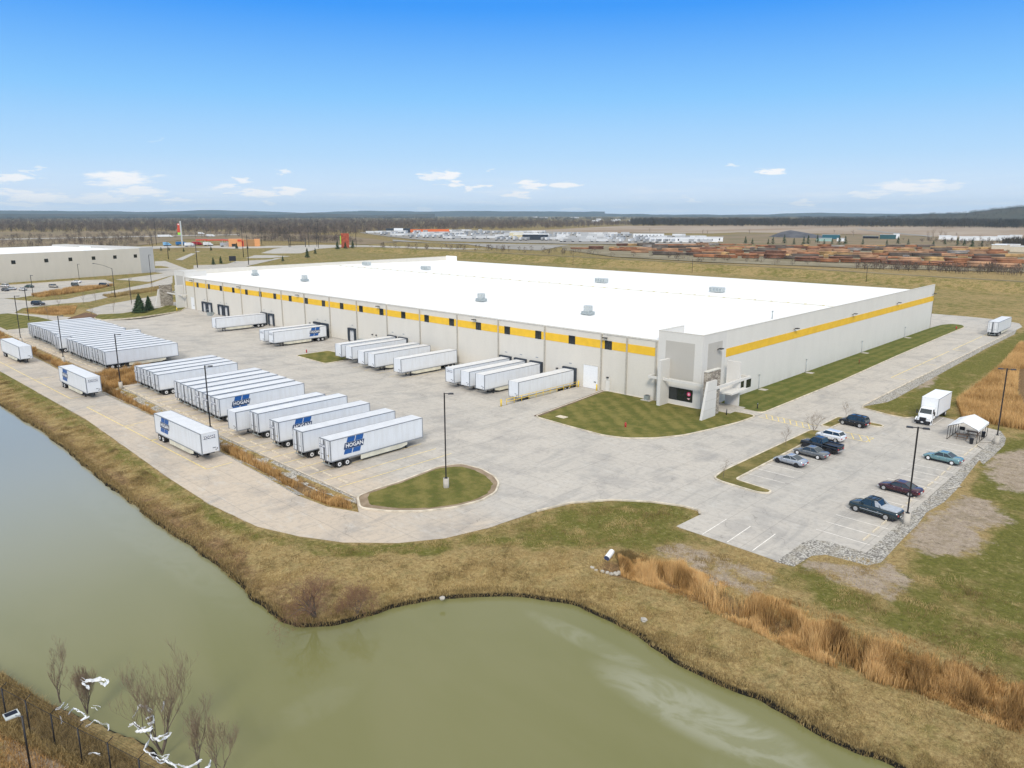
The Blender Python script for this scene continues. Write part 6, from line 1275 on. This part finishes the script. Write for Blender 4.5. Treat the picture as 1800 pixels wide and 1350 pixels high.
for k, (a, b_) in enumerate(((-21,-9),(-11,9),(9,23))): dz = -k*.3; BX(a, b_, -5, 5, 5.2+dz, 6.4+dz).build('canopy_roof', M['redroof'], t); [MB().box(q-.25, q+.25, -3, 3, 0, 5.2+dz).build('canopy_post', M['white'], t) for q in (a+2.5, b_-2.5)]
x, y = (-699.08,275.07); t = far_empty('store', x, y, 'orange and brown flat-roofed roadside store', 'store')
BX(-17,-2,-6,6,0,8).build('main_block', M['orange'], t); BX(-2,14,-7,5,0,7.2).build('main_block', M['brick2'], t); BX(9,14.5,-7.3,5,0,7.6).build('corner_block', M['orange'], t); BX(-8,-4,-6.4,-6,5.4,7.4).build('sign_panel', M['redroof'], t); BX(-14,-10,-6.2,-6,0,3).build('shopfront', M['glass'], t); BX(-4,-2,-6.5,-6,0,6).build('shopfront', M['redroof'], t)
def far_semi(x, y, rz, lab, cabc, boxc=None, L=14):
    t = empty('semi_truck', (x, y, .1), rz); tag(t, lab, 'truck', 'trucks by the highway and fuel station')
    if L: BX(-L/2, L/2, -1.3, 1.3, 1.1, 4.1).build('trailer_box', boxc or M['white'], t)
    m = MB(); b0 = L/2+.6; m.hexa([(b0,-1.2,.8),(b0+4.6,-1.1,.8),(b0+4.6,1.1,.8),(b0,1.2,.8)], [(b0,-1.2,3.8),(b0+1.9,-1.1,3.6),(b0+1.9,1.1,3.6),(b0,1.2,3.8)]); m.box(b0+1.5, b0+4.6, -1, 1, .8, 1.9); m.build('cab', cabc, t)
    for q in (-L/2+1, -L/2+2.3, L/2+1, L/2+2.2, L/2+4.4): MB().tube([(q,-1.3,.5),(q,1.3,.5)], .5, 10, sm=False).build('wheel', M['tyre'], t)
    return t
for (px, lab, cc, L, off) in (((285,416),'white semi truck driving on the highway, left of the pylon',M['white'],16,0),((352,411.5),'white truck on the highway right of the pylon',M['white'],7,0),((366,414.5),'white box truck on the highway, farther right of the pylon',M['white'],8,0)): pass
for i, ((x, y), lab, cc, L) in enumerate(zip([(-1076.52,338.06),(-1193.72,444.50),(-1057.65,398.05),(-767.21,217.10),(-771.14,234.66),(-759.31,246.55),(-736.21,248.25),(-707.97,255.84),(-735.51,228.19),(-714.65,269.92)], ['white semi truck driving on the highway, left of the sign pylon','white truck on the highway, first right of the sign pylon','white truck on the highway, second right of the sign pylon','pale blue semi cab left of the sign pylon','blue truck directly behind the foot of the sign pylon','dark red truck at the left end of the red canopies','white truck under the left red canopy','silver truck in front of the red canopies','white tanker at the foot of the sign pylon','white van at the right end of the red canopies'],
    [M['white'],M['white'],M['white'],pm('pale_blue_cab',(.25,.5,.75),.4),M['truckblue'],M['red'],M['white'],M['silver'],M['white'],M['white']], [16,5,7,3,8,6,5,9,6,4])): far_semi(x, y, facing(x, y)+(.15 if i < 3 else .5), lab, cc, cc if i > 2 else M['white'], L)
x, y = (-640.96,303.04); t = far_empty('billboard_frame', x, y, 'empty dark post frame beside the rising road', 'frame'); [MB().tube([(q,0,0),(q,0,9.5)], .35, 6).build('post', M['black'], t) for q in (-8.5, 8)]; [MB().tube([(-8.5,0,q),(8,0,q)], .25, 5).build('beam', M['black'], t) for q in (3, 7.2)]
x, y = (-439.00,133.06); t = far_empty('sign_board', x, y, 'small dark square sign board behind the warehouse roof', 'sign'); BX(-2.3,2.3,-.2,.2,1.5,4.9).build('board', M['black'], t); MB().tube([(-1.5,0,0),(-1.5,0,1.6)], .12, 5).tube([(1.5,0,0),(1.5,0,1.6)], .12, 5).build('post', M['black'], t)
for i, ((x, y), h) in enumerate(zip([(-664.48,172.41),(-659.19,177.70),(-627.36,178.22),(-631.19,205.69),(-648.15,239.58),(-640.60,247.14),(-457.94,203.93),(-506.77,241.24),(-567.04,303.24),(-572.05,315.79),(-577.63,328.35),(-430.90,115.27),(-438.95,124.30),(-431.79,167.90)], [3.5,3.5,3.5,4,6,4,7.5,5,8,7,8,5,5,4])):
    conifer('evergreen_tree', x, y, 0, h, h*.3, 'dark evergreen on the roadside slope behind the warehouse, %s from the left' % ORD[[1,2,3,4,7,8,10,11,12,13,14,5,6,9][i]-1], 'roadside evergreens behind the warehouse', 20+i, 350)
# utility poles
UP = [(428,452,399),(437,465,410),(460,430,396),(543,433,402),(511,434,407),(557,433,405),(275,430,397),(560,436,398),(626,434,398),(268,437,418),(347,470,430),(296,455,428),(985,405,388)]
for i, (a, b) in enumerate(zip([(-500.99,172.44),(-413.86,132.13),(-722.48,305.96),(-645.06,319.01),(-645.98,298.00),(-639.09,325.00),(-805.08,222.83),(-601.98,303.95),(-597.77,346.37),(-706.84,180.81),(-411.08,95.54),(-519.71,120.91)], [26,20,26,22,22,20,30,28,26,14,16,13])):
    x, y = a; h = b; t = far_empty('utility_pole', x, y, 'thin dark utility pole behind the warehouse, %s from the left' % ORD[[5,6,7,9,8,10,2,11,12,1,4,3][i]-1], 'utility pole', 'utility poles behind the warehouse'); MB().tube([(0,0,0),(0,0,h)], [.28,.18], 5).build('shaft', M['bronze'], t); BX(-1.4,1.4,-.1,.1,h-1.6,h-1.3).build('crossarm', M['bronze'], t)
# ------------------------------------------------------------ fields and yards beyond
flat('farmland', [(-939.43,846.79),(-1087.10,1284.22),(-1254.09,1747.77),(-928.04,2182.82),(-131.30,2403.57),(-27.58,1163.51),(-170.39,1113.91),(-350.43,1211.23),(-613.81,1214.61),(-608.88,1100.58),(-763.16,1060.03),(-827.85,820.90)], M['farm'], .35)
flat('brush_field', [(-845.82,-8.85),(-812.48,75.02),(-763.38,106.76),(-733.72,153.89),(-974.91,330.70),(-792.30,389.64),(-641.64,387.32),(-670.20,457.42),(-847.76,532.51),(-1055.58,586.62),(-1515.34,562.10),(-1640.84,353.78),(-1750.66,100.70)], M['brush'], .3)
flat('highway', [(-1149.71,27.94),(-1112.75,140.96),(-1112.61,208.05),(-1112.45,281.83),(-1112.28,363.34),(-1115.25,474.80),(-1155.09,494.66),(-1165.47,384.95),(-1162.89,298.87),(-1160.56,221.28),(-1158.45,150.99),(-1188.76,32.67)], M['road_far'], .6)
flat('field', [(-352.59,633.73),(-390.88,445.89),(-405.03,725.23),(-90.00,816.98),(-0.22,836.39),(-27.58,1163.51),(-224.79,1167.40),(-573.52,1137.03),(-471.93,841.99)] if False else [(-390.96,687.56),(-324.41,683.91),(-186.05,702.32),(-29.35,716.94),(-15.37,1017.62),(-80.57,1109.88),(-217.55,1136.79),(-390.01,1170.66),(-573.52,1137.03),(-504.43,882.41)], M['brush'], .4)
flat('storage_yard', [(-1107.94,703.18),(-1171.01,843.57),(-1110.87,1026.41),(-928.37,1022.69),(-738.07,1024.89),(-498.53,888.41),(-356.02,652.12),(-479.20,562.41),(-559.72,542.69),(-671.08,512.30),(-840.93,578.49)], M['yardpave'], .45)
flat('storage_yard', [(-759.01,516.27),(-626.82,474.98),(-564.70,500.14),(-468.34,539.16),(-402.56,418.19),(-453.77,416.60),(-560.34,469.15),(-706.54,476.42)], M['yardpave'], .4)
flat('pipe_yard', [(-475.05,532.41),(-348.16,638.18),(-215.57,691.15),(-27.79,704.95),(19.99,441.11),(-17.44,416.31),(-103.92,384.25),(-197.94,371.75),(-290.22,381.90),(-394.73,442.04)], M['rubble'], .35)
flat('track', [(-577.57,1721.49),(-417.24,1418.05),(-278.20,1194.66),(-267.41,1143.63),(-405.96,1367.89),(-557.02,1650.12)], M['yardpave'], .6)
# white trailers in the storage yard
tb = empty('stored_trailer', (0,0,.45)); BX(-7,7,-1.3,1.3,1.1,4.1).build('box', pm('yard_trailer_paint', (.74,.75,.76), .6, rnd=.55), tb); BX(-7,-4,-1.2,1.2,.1,1.1).build('running_gear', M['black'], tb); reg(tb); first = True
ysp = []
rsy = random.Random(12)
YZ = [((640,411),(850,407),3),((660,413),(960,410),4),((690,415.5),(1100,413),4),((720,418),(1200,416.5),4),((760,420.5),(1240,420),4),((850,423),(1245,423.5),3),((980,425.8),(1248,426.8),3)]
ROWS = [[(-1045.90,678.12),(-1021.44,940.23)],[(-956.84,637.48),(-852.52,936.64)],[(-875.93,605.08),(-671.04,930.98)],[(-801.70,579.45),(-544.65,901.34)],[(-719.35,573.32),(-471.93,841.99)],[(-630.02,583.62),(-428.22,772.90)],[(-533.34,601.04),(-386.91,704.22)]]
cnt = 0; rc = {}
tint = {k: None for k in range(3)}
for ri, (a, b) in enumerate(ROWS):
    a = Vector(a); b = Vector(b); L = (b-a).length; n = int(L/ (8.5 if ri < 3 else 8.0)); d = (b-a).normalized()
    for k in range(n):
        if rsy.random() < .16 or cnt >= 290: continue
        p = a+d*(k+.5)*L/n+Vector((rsy.uniform(-2,2), rsy.uniform(-3,3))); t = tb if first else copy_tree(tb); first = False; cnt += 1
        t.location = (p.x, p.y, .45); horiz = (k//9+ri) % 2 == 0
        t.rotation_euler = (0,0, facing(p.x, p.y)+(0.12 if horiz else 1.25)+rsy.uniform(-.05,.05)); rc[ri] = rc.get(ri, 0)+1; tag(t, 'white trailer, %s from left, %s row from the back, distant storage yard' % (ordn(rc[ri]), ORD[ri]), 'trailer', 'white trailers in the distant storage yard')
print('yard', cnt)
x, y = (-1036.22,809.09); t = far_empty('orange_trailers', x, y, 'bright orange containers at the back of the storage yard', 'container'); BX(-40,40,-3,3,.4,6).build('container', M['redor'] if 'redor' in M else pm('orange_container', (.75,.16,.03), .5), t)
x, y = (-1057.13,755.77); t = far_empty('yard_shed', x, y, 'dark shed at the back left of the storage yard', 'shed'); BX(-22,22,-6,6,.4,8).build('wall', M['bronze2'], t); BX(-8,9,-7,-5.9,.4,8.5).build('wall', M['white'], t)
x, y = (-658.10,652.75); t = far_empty('yard_office', x, y, 'cream low building in the middle of the storage yard', 'building'); BX(-9,10,-8,8,0,9).build('wall', pm('cream_wall', (.62,.55,.36), .7), t); BX(-9.3,10.3,-8.3,8.3,9,9.5).build('roof', M['white'], t)
x, y = (-602.97,642.15); t = far_empty('yard_building', x, y, 'dark green-grey building with a white roof in the storage yard', 'building'); BX(-24,10,-8,8,0,7.5).build('wall', M['bronze2'], t); BX(-36,11,-9,9,7.5,8.2).build('roof', M['white'], t)
for i, ((x, y), w) in enumerate(zip([(-434.74,695.23),(-407.51,722.73),(-557.35,828.47),(-409.97,747.80)], [26,18,22,14])):
    t = far_empty('modular_building', x, y, 'long white modular building in the yard, %s of four' % ORD[i], 'building', 'white modular buildings in the yard'); BX(-w,w,-4,4,.3,5.5).build('wall', M['white'], t); BX(-w-.3,w+.3,-4.3,4.3,5.5,5.9).build('roof', M['troof'], t); [BX(q-.7,q+.7,-4.08,-4.001,1.8,4.2).build('window', M['glass'], t) for q in np.arange(-w+3, w-2, 5.2)]
# pipe stacks
PC = [((.36,.155,.07),'rust-orange'),((.24,.11,.065),'deep rust-brown'),((.15,.115,.09),'dark brown'),((.52,.33,.14),'ochre'),((.32,.29,.27),'grey'),((.44,.25,.14),'orange-brown')]
SP = []
rp2 = random.Random(21)
for ci, (col, nm) in enumerate(PC):
    mt = pm('pipe_steel_'+nm.replace('-', '_'), col, .75, 0, var=.3, scale=.15, rnd=.25)
    for v in range(2):
        rad = (.42, .30)[v]*rp2.uniform(.9, 1.3); nw = rp2.choice((4,5,6)); nh = (2,3)[v]; L = rp2.choice((14,17,20)); m = MB()
        for r_ in range(nh):
            for k in range(nw): yy = (k-(nw-1)/2+(.5 if r_ % 2 else 0))*2*rad; zz = rad+r_*rad*1.74+.2; x0 = rp2.uniform(-.9,.9); m.tube([(-L/2+x0, yy, zz), (L/2+x0, yy, zz)], rad, 8, sm=True)
        for q in (-L*.3, L*.3): m.box(q-.2, q+.2, -nw*rad, nw*rad, 0, .22)
        o = m.build('pipe_stack', mt); SP.append([o, nm, False])
PR = [[(-422.53,493.13),(-309.16,666.74)],[(-360.69,545.74),(-197.57,737.98)],[(-347.42,505.91),(-123.38,738.54)],[(-376.01,444.71),(-87.02,702.49)],[(-292.08,468.97),(-63.77,649.54)],[(-310.17,417.16),(-51.14,602.41)],[(-251.08,420.79),(-40.11,551.30)],[(-254.14,384.51),(-29.95,503.58)],[(-147.38,417.35),(-29.40,465.13)]] if False else \
     [[(-414.40,550.62),(-312.67,673.85)],[(-295.72,639.53),(-159.13,757.15)],[(-365.20,531.99),(-94.96,741.68)],[(-398.29,463.51),(-73.42,701.29)],[(-353.66,459.20),(-59.33,647.63)],[(-317.21,443.91),(-50.29,597.72)],[(-280.85,433.50),(-41.61,549.81)],[(-237.08,423.32),(-36.19,501.55)],[(-158.70,424.34),(-44.60,461.37)],[(-99.61,434.69),(-22.93,446.61)]]
n_p = 0
for ri, (a, b) in enumerate(PR):
    a = Vector(a); b = Vector(b); L = (b-a).length; d = (b-a).normalized(); s = 6; pk = 0; pk = 0
    while s < L-6:
        e = SP[rp2.choice((0,0,1,2,3,4,5,6,7,8,10,11,10,0)) if ri < 8 else rp2.choice((0,1,2,3,10))]; o = e[0]
        if e[2]: o = e[0].copy(); COL.objects.link(o)
        e[2] = True; p = a+d*s+Vector((rp2.uniform(-1.5,1.5), rp2.uniform(-4,4))); o.location = (p.x, p.y, .35); o.rotation_euler = (0,0, math.atan2(d.y, d.x)+rp2.uniform(-.06,.06)+(0 if rp2.random() > .12 else 1.4))
        sc = rp2.uniform(.8,1.2)*(1.25 if ri >= 7 else 1); o.scale = (rp2.uniform(.8,1.15), sc, sc*rp2.uniform(.9,1.35)); pk += 1; tag(o, '%s pipe stack, %s from left, %s row from back of yard' % (e[1], ordn(pk), ORD[ri]), 'pipe stack', 'pipe stacks in the pipe yard'); n_p += 1; s += rp2.uniform(12.5, 18)
print('pipes', n_p)
for e in SP:
    if not e[2]: bpy.data.objects.remove(e[0])
sg = MB(); x, y = (-398.58,990.28); n = 24
bs = [(x+46*math.cos(2*math.pi*k/n)*(1+.1*math.sin(3*k)), y+30*math.sin(2*math.pi*k/n), 0) for k in range(n)]; b = len(sg.v); sg.v += bs; sg.v += [(x+(px-x)*.35-14, y+(py-y)*.35, 7.5) for px, py, _ in bs]; sg.v.append((x-18, y, 10.5))
for k in range(n): j = (k+1) % n; sg.f += [(b+k, b+j, b+n+j, b+n+k), (b+n+k, b+n+j, b+2*n)]; sg.m += [0,0]; sg.sm += [True,True]
sg = sg.build('gravel_mound', pm('dark_slag', (.085,.085,.095), .95, var=.3, scale=.1)); tag(sg, 'dark grey mound of slag beyond the pipe yard', 'mound')
SMC = [(-344.52,709.89),(-331.06,699.90),(-318.16,712.88),(-314.47,716.60),(-312.60,742.05),(-290.46,718.05),(-276.20,710.49),(-285.86,745.39),(-292.43,786.89),(-266.42,742.22),(-266.44,764.93),(-254.16,754.55),(-249.62,759.12),(-235.52,773.30),(-205.86,760.02),(-212.68,819.04),(-199.08,809.95),(-169.77,796.26),(-169.86,839.33),(-151.25,814.85),(-145.96,820.17),(-125.15,763.30),(-121.49,785.41)]
for i, (x, y) in enumerate(SMC): h = rp2.uniform(6, 10); conifer('evergreen_tree', x, y, .3, h, h*.3, 'small dark evergreen in the row behind the pipe yard, %s from the left' % ordn(i+1), 'small evergreens in the row behind the pipe yard', 200+i, 160)
for i, (x, y) in enumerate([(-337.92,943.81),(-309.43,849.44),(-294.14,864.90),(-307.77,1008.86),(-282.30,1000.29),(-282.13,1034.93)]):
    t = far_empty('machine_shed', x, y, 'low teal and dark equipment sheds beyond the pipe yard, %s from the left' % ORD[i], 'shed', 'equipment sheds beyond the pipe yard'); w = [11,9,5,10,10,4][i]; BX(-w,w,-3,3,.3,[6,4,4,3.5,6,7][i]).build('wall', [pm('teal_shed',(.02,.12,.16),.5),pm('mint_shed',(.35,.5,.45),.5),M['white'],M['black'],pm('dark_teal',(.03,.10,.11),.5),M['white']][i], t); BX(-w-.3,w+.3,-3.3,3.3,[6,4,4,3.5,6,7][i],[6,4,4,3.5,6,7][i]+.4).build('roof', M['galv2'], t)
for i, ((x, y), w) in enumerate(zip([(-219.67,1030.88),(-206.74,1012.41),(-185.97,1003.22),(-174.41,1014.92),(-162.32,1027.15),(-162.09,1089.27),(-156.34,1128.17),(-91.02,745.62),(-71.57,703.13),(-94.17,726.28)], [7,6,9,8,10,8,7,10,9,6])):
    t = far_empty('white_shed', x, y, 'pale low building beyond the pipe yard, %s of ten from the left' % ORD[i], 'building', 'pale low buildings at the right beyond the pipe yard'); BX(-w,w,-5,5,.3,5.2).build('wall', M['stopconc'] if i > 6 else M['cream2'] if 'cream2' in M else M['white'], t); BX(-w-.3,w+.3,-5.3,5.3,5.2,5.6).build('roof', M['white'], t)
t = BX(-4,4,-2,2,.3,4).build('blue_container', M['truckblue'], loc=(*(-94.96,741.68), .3)); tag(t, 'bright blue container at the right end of the pipe yard', 'container')
# low buildings and tanks on the far plain
for i, ((x, y), w, h) in enumerate(zip([(-1859.92,2385.94),(-2493.32,3229.75),(-1974.43,2670.27),(-2316.10,3164.42),(-1999.80,2837.45),(-2479.68,3548.21),(-4058.78,4937.74),(-4221.16,4721.46),(-4960.80,5428.99)], [26,24,25,24,20,22,60,60,40], [9,9,9,8,8,8,9,8,9])):
    t = far_empty('farm_building', x, y, 'small pale building on the far plain, %s of nine' % ORD[i], 'building', 'small pale buildings on the far plain'); BX(-w*.6,w*.6,-10,10,0,h*.6).build('wall', M['white'], t); m = MB(); m.hexa([(-w*.6,-11,h*.6),(w*.6,-11,h*.6),(w*.6,11,h*.6),(-w*.6,11,h*.6)], [(-w*.6,-1,h),(w*.6,-1,h),(w*.6,1,h),(-w*.6,1,h)]); m.build('roof', M['troof'], t)
# ------------------------------------------------------------ levee path
xs2 = np.linspace(-540, 260, 90); cy = [float(np.interp(v, [-1500,-523,-396,-296,-225,-89,-33,5,120,600], [304,304,305,305.7,306,300.5,292,289.7,284,260])) for v in xs2]
m = MB(); ln = [(float(a), b+0.) for a, b in zip(xs2, cy)]; pa, pb = strip(ln, 3.2)
for i in range(len(ln)-1): m.quad([(*pb[i], 4.12), (*pb[i+1], 4.12), (*pa[i+1], 4.12), (*pa[i], 4.12)])
lp = m.build('levee_path', M['rubble']); tag(lp, kind='structure')
for i, (x, y, h) in enumerate([(-253.,284,10),(-60.,280,9),(-160,282,8)]): t = far_empty('utility_pole', x, y, 'thin dark pole on the levee slope, %s' % ['left one','right one','middle one'][i], 'utility pole', 'poles on the levee slope'); MB().tube([(0,0,0),(0,0,h)], .12, 5).build('shaft', M['bronze'], t)
# ------------------------------------------------------------ woods (one mass), bushes
def forest(name, P, H, W, mat, lab, nf=34, cat='woods', seed=1, conif=False):
    """vectorised bare trees: thin upward slivers spread through a crown"""
    g = np.random.default_rng(seed); n = len(P); P = np.asarray(P); H = H*g.uniform(.7, 1.25, n); Wd = W*g.uniform(.7, 1.3, n)
    T = np.repeat(np.arange(n), nf); N_ = len(T); a = g.uniform(0, 2*np.pi, N_); rr = np.sqrt(g.random(N_)); zf = g.uniform(.12, .95, N_); prof = np.sin(np.clip(zf, 0, 1)*np.pi)**.6
    bx_ = P[T, 0]+np.cos(a)*rr*Wd[T]*prof*.85; by_ = P[T, 1]+np.sin(a)*rr*Wd[T]*prof*.85; bz = P[T, 2]+zf*H[T]*.8
    L = H[T]*g.uniform(.12, .30, N_); ox = np.cos(a)*L*.35+g.normal(0, .1, N_)*L; oy = np.sin(a)*L*.35; w = H[T]*g.uniform(.012, .035, N_); wa = g.uniform(0, 2*np.pi, N_)
    c0 = np.stack([bx_-np.cos(wa)*w, by_-np.sin(wa)*w, bz], -1); c1 = np.stack([bx_+np.cos(wa)*w, by_+np.sin(wa)*w, bz], -1); c2 = np.stack([bx_+ox, by_+oy, bz+L], -1)
    tw = H*.018; tr0 = np.stack([P[:, 0]-tw, P[:, 1], P[:, 2]], -1); tr1 = np.stack([P[:, 0]+tw, P[:, 1], P[:, 2]], -1); tr2 = np.stack([P[:, 0], P[:, 1], P[:, 2]+H*.9], -1)
    tr3 = np.stack([P[:, 0], P[:, 1]-tw, P[:, 2]], -1); tr4 = np.stack([P[:, 0], P[:, 1]+tw, P[:, 2]], -1)
    co = np.concatenate([np.stack([c0, c1, c2], 1).reshape(-1, 3), np.stack([tr0, tr1, tr2], 1).reshape(-1, 3), np.stack([tr3, tr4, tr2], 1).reshape(-1, 3)]); fa = np.arange(len(co)).reshape(-1, 3)
    me = bpy.data.meshes.new(name); rawmesh(me, co, fa, False); at = me.attributes.new('tint', 'FLOAT', 'POINT')
    base = g.random(n); tt = np.concatenate([np.repeat(np.clip(base[T]*.7+g.random(N_)*.3, 0, 1), 3), np.repeat(base*.5, 3), np.repeat(base*.5, 3)]); at.data.foreach_set('value', tt.astype(np.float32))
    me.materials.append(mat); o = bpy.data.objects.new(name, me); COL.objects.link(o); tag(o, lab, cat, kind='stuff'); return o
M['wood_far'] = blademat('bare_woods', (.065,.055,.045), (.24,.19,.15), (.13,.10,.08)); M['wood_dark'] = blademat('dark_woods', (.04,.042,.035), (.11,.095,.075), (.07,.062,.05))
def polar(poly_px_world, n, seed):
    return fillw(poly_px_world, n, seed)
def fillw(poly, n, seed, power=0):
    g = np.random.default_rng(seed); P = np.array(poly); x0, y0 = P.min(0); x1, y1 = P.max(0); out = []; tot = 0
    while tot < n:
        c = np.stack([g.uniform(x0, x1, n*2), g.uniform(y0, y1, n*2)], -1); c = c[sdist(c[:, 0], c[:, 1], poly) < 0]
        dcam = np.hypot(c[:, 0]-74, c[:, 1]+115); c = c[g.random(len(c)) < np.clip((dcam.min()/dcam)**power, 0, 1)]; out.append(c); tot += len(c)
    c = np.concatenate(out)[:n]; return np.concatenate([c, np.zeros((n, 1))], 1)
FW1 = [(-1896.27,163.90),(-1660.63,261.27),(-1479.59,318.53),(-1462.17,399.96),(-1436.00,494.85),(-1183.16,508.65),(-964.19,452.70),(-968.41,532.29),(-1033.25,663.17),(-1150.47,827.74),(-1110.87,1026.41),(-1134.36,1341.12),(-1275.44,1807.03),(-1666.46,2363.27),(-1960.75,2336.19),(-2550.12,2413.22),(-3239.12,2078.80),(-3777.21,1445.91),(-4292.95,839.31),(-4542.87,545.36)]
forest('woods', fillw(FW1, 8500, 1, 1.4), 13, 5.5, M['wood_far'], 'broad grey-brown belt of leafless woods beyond the fields', 30)
FW2 = [(-4205.28,496.70),(-3487.25,1328.12),(-2359.87,2229.90),(-1802.07,2515.41),(-3534.05,4941.71),(-4862.72,4641.56),(-7449.53,2937.69),(-8686.78,1142.63)]
forest('woods', fillw(FW2, 3200, 2, .8), 17, 16, M['wood_dark'], 'distant bluish woods behind the bare belt', 26)
FW3 = [(-1213.46,1713.21),(-1092.44,1798.03),(-689.38,1993.57),(-199.80,2024.64),(-318.11,2932.34),(-996.93,2838.96),(-1584.18,2602.97),(-1724.30,2445.54)]
forest('woods', fillw(FW3, 3600, 3, .6), 20, 10, M['wood_dark'], 'dark straight-edged tree belt along the far side of the field', 34)
FW4 = [(-2288.52,3196.87),(-1475.16,4153.52),(-503.06,4351.35),(-1193.47,9648.41),(-3249.61,9031.17),(-4823.36,6747.87)]
forest('woods', fillw(FW4, 1800, 4, .4), 18, 40, M['wood_dark'], 'distant hazy tree line on the right horizon', 26)
SCR = [(-832.10,55.37),(-759.50,110.64),(-733.72,153.89),(-775.81,208.46),(-1007.44,297.63),(-1071.23,267.91),(-1051.36,127.48),(-949.01,77.97)]; forest('scrub', np.concatenate([fillw(SCR, 260, 5), fillw([(-1274.46,176.47),(-1291.16,397.33),(-1220.09,527.06),(-943.68,397.73),(-1024.81,352.06),(-1125.84,143.83)], 260, 6), fillw([(-837.48,343.91),(-738.14,388.80),(-669.39,406.86),(-870.73,509.09),(-970.04,446.73)], 300, 7)]), 6.5, 3.2, M['wood_far'], 'scattered leafless scrub along the highway', 30, 'scrub')
LB = np.concatenate([fillw([(-558.86,329.00),(-451.74,369.06),(-338.35,382.64),(-219.38,368.90),(-119.02,376.62),(-130.15,404.48),(-238.44,400.09),(-369.71,420.39),(-486.69,401.27),(-583.49,360.70)], 90, 8), fillw([(-100.15,373.86),(-11.25,382.12),(-19.36,426.94),(-107.87,395.08)], 110, 9), fillw([(-274.29,975.48),(-217.43,971.38),(-144.87,987.98),(-102.83,733.82),(-147.36,839.96)], 60, 10)]); forest('scrub', LB, 5.5, 2.6, M['wood_far'], 'leafless bushes between the levee and the pipe yard', 40, 'scrub', 3)
RBW = fillw([(-108.90,798.03),(-84.43,786.22),(-63.45,773.18),(-90.50,942.00),(-127.92,904.34)], 60, 11); forest('woods', RBW, 9, 5, M['wood_dark'], 'dark clump of trees at the right edge beyond the pipe yard', 70, 'woods', 4)
for i, ((x, y), h) in enumerate(zip([(-757.64,1130.78),(-619.47,1089.66),(-613.82,1095.48),(-561.47,1149.45),(-245.00,1072.67),(-230.93,1052.44),(-243.23,1039.95),(-226.45,1056.98),(-215.26,1068.35),(-366.08,1104.86),(-455.46,1258.71),(-2432.96,476.10),(-164.05,968.62)], [9,8,7,9,16,14,12,11,10,11,8,22,9])):
    bare_tree('bare_tree', x, y, .2, h, 'lone leafless tree on the far fields, %s from the left' % ORD[[2,3,4,5,9,10,8,11,12,7,6,1,13][i]-1], 'lone leafless trees on the far fields', 300+i, 1, .6, .3, 4, 3, 'twig', .25, thick=1.4)
# ------------------------------------------------------------ hills
def ridge(az0, az1, dist, hf, name, depth=1500, n=160, seed=0):
    rows = 8; co = []; fa = []
    for j in range(rows):
        f = j/(rows-1); d = dist-depth*.5+depth*f
        for i in range(n):
            a = az0+(az1-az0)*i/(n-1); h = hf(a, i)*math.sin(math.pi*min(1, max(0, f)))**.7
            co.append((74+d*math.sin(a), -115+d*math.cos(a), h-2))
    for j in range(rows-1):
        for i in range(n-1): k = j*n+i; fa.append((k, k+1, k+n+1, k+n))
    me = bpy.data.meshes.new(name); rawmesh(me, np.array(co), np.array(fa)); me.materials.append(M['hill']); o = bpy.data.objects.new(name, me); COL.objects.link(o); return tag(o, kind='structure')
hn = lambda a, s, k: float(fnoise(np.array(a*s+k), np.array(k*1.7), 1, 4))
az_c = -.767
ridge(az_c-.85, az_c+.12, 12500, lambda a, i: 78+34*hn(a, 9, 3.3)+10*hn(a, 40, 1.1), 'hills', 2500, 220)
ridge(az_c-.1, az_c+.9, 12000, lambda a, i: 42+26*hn(a, 11, 8.3)+10*hn(a, 45, 5.1), 'hills', 2500, 220)
ridge(az_c-.85, az_c-.1, 7500, lambda a, i: 34+16*hn(a, 14, 2.3), 'hills', 1200, 160)
ridge(az_c+.35, az_c+.46, 9000, lambda a, i: 62+8*hn(a, 30, 2)-240*abs(a-az_c-.385)*4, 'hills', 1500, 60) if False else None
rh = lambda a, i: max(2, 16+26*float(smooth(np.array((a-az_c-.40)/.16)))+30*float(smooth(np.array((a-az_c-.52)/.07)))+9*hn(a, 60, 4.4))
ridge(az_c+.36, az_c+.85, 4200, rh, 'hills', 700, 160)
g_ = np.random.default_rng(9); aa = az_c+g_.uniform(.36, .85, 3800); ff = g_.uniform(.05, .75, 3800); dd_ = 4200-350+700*ff
hp = np.stack([74+dd_*np.sin(aa), -115+dd_*np.cos(aa), [rh(a, 0)*math.sin(math.pi*f)**.7-3 for a, f in zip(aa, ff)]], -1); forest('woods', hp, 10, 7, M['wood_dark'], 'wooded hill at the right edge of the horizon', 16, 'woods', 7)
# ------------------------------------------------------------ haze
hz = MB().box(-14600, 4200, -3000, 14400, -8, 230).build('haze', newmat('air')[0]); hm = hz.data.materials[0]; nt = hm.node_tree; nt.nodes.remove(nt.nodes['Principled BSDF'])
pv_ = nt.nodes.new('ShaderNodeVolumePrincipled'); pv_.inputs['Color'].default_value = (.55,.80,1,1); pv_.inputs['Density'].default_value = HAZE; pv_.inputs['Anisotropy'].default_value = 0
nt.links.new(pv_.outputs[0], nt.nodes['Material Output'].inputs['Volume']); tag(hz, kind='stuff')
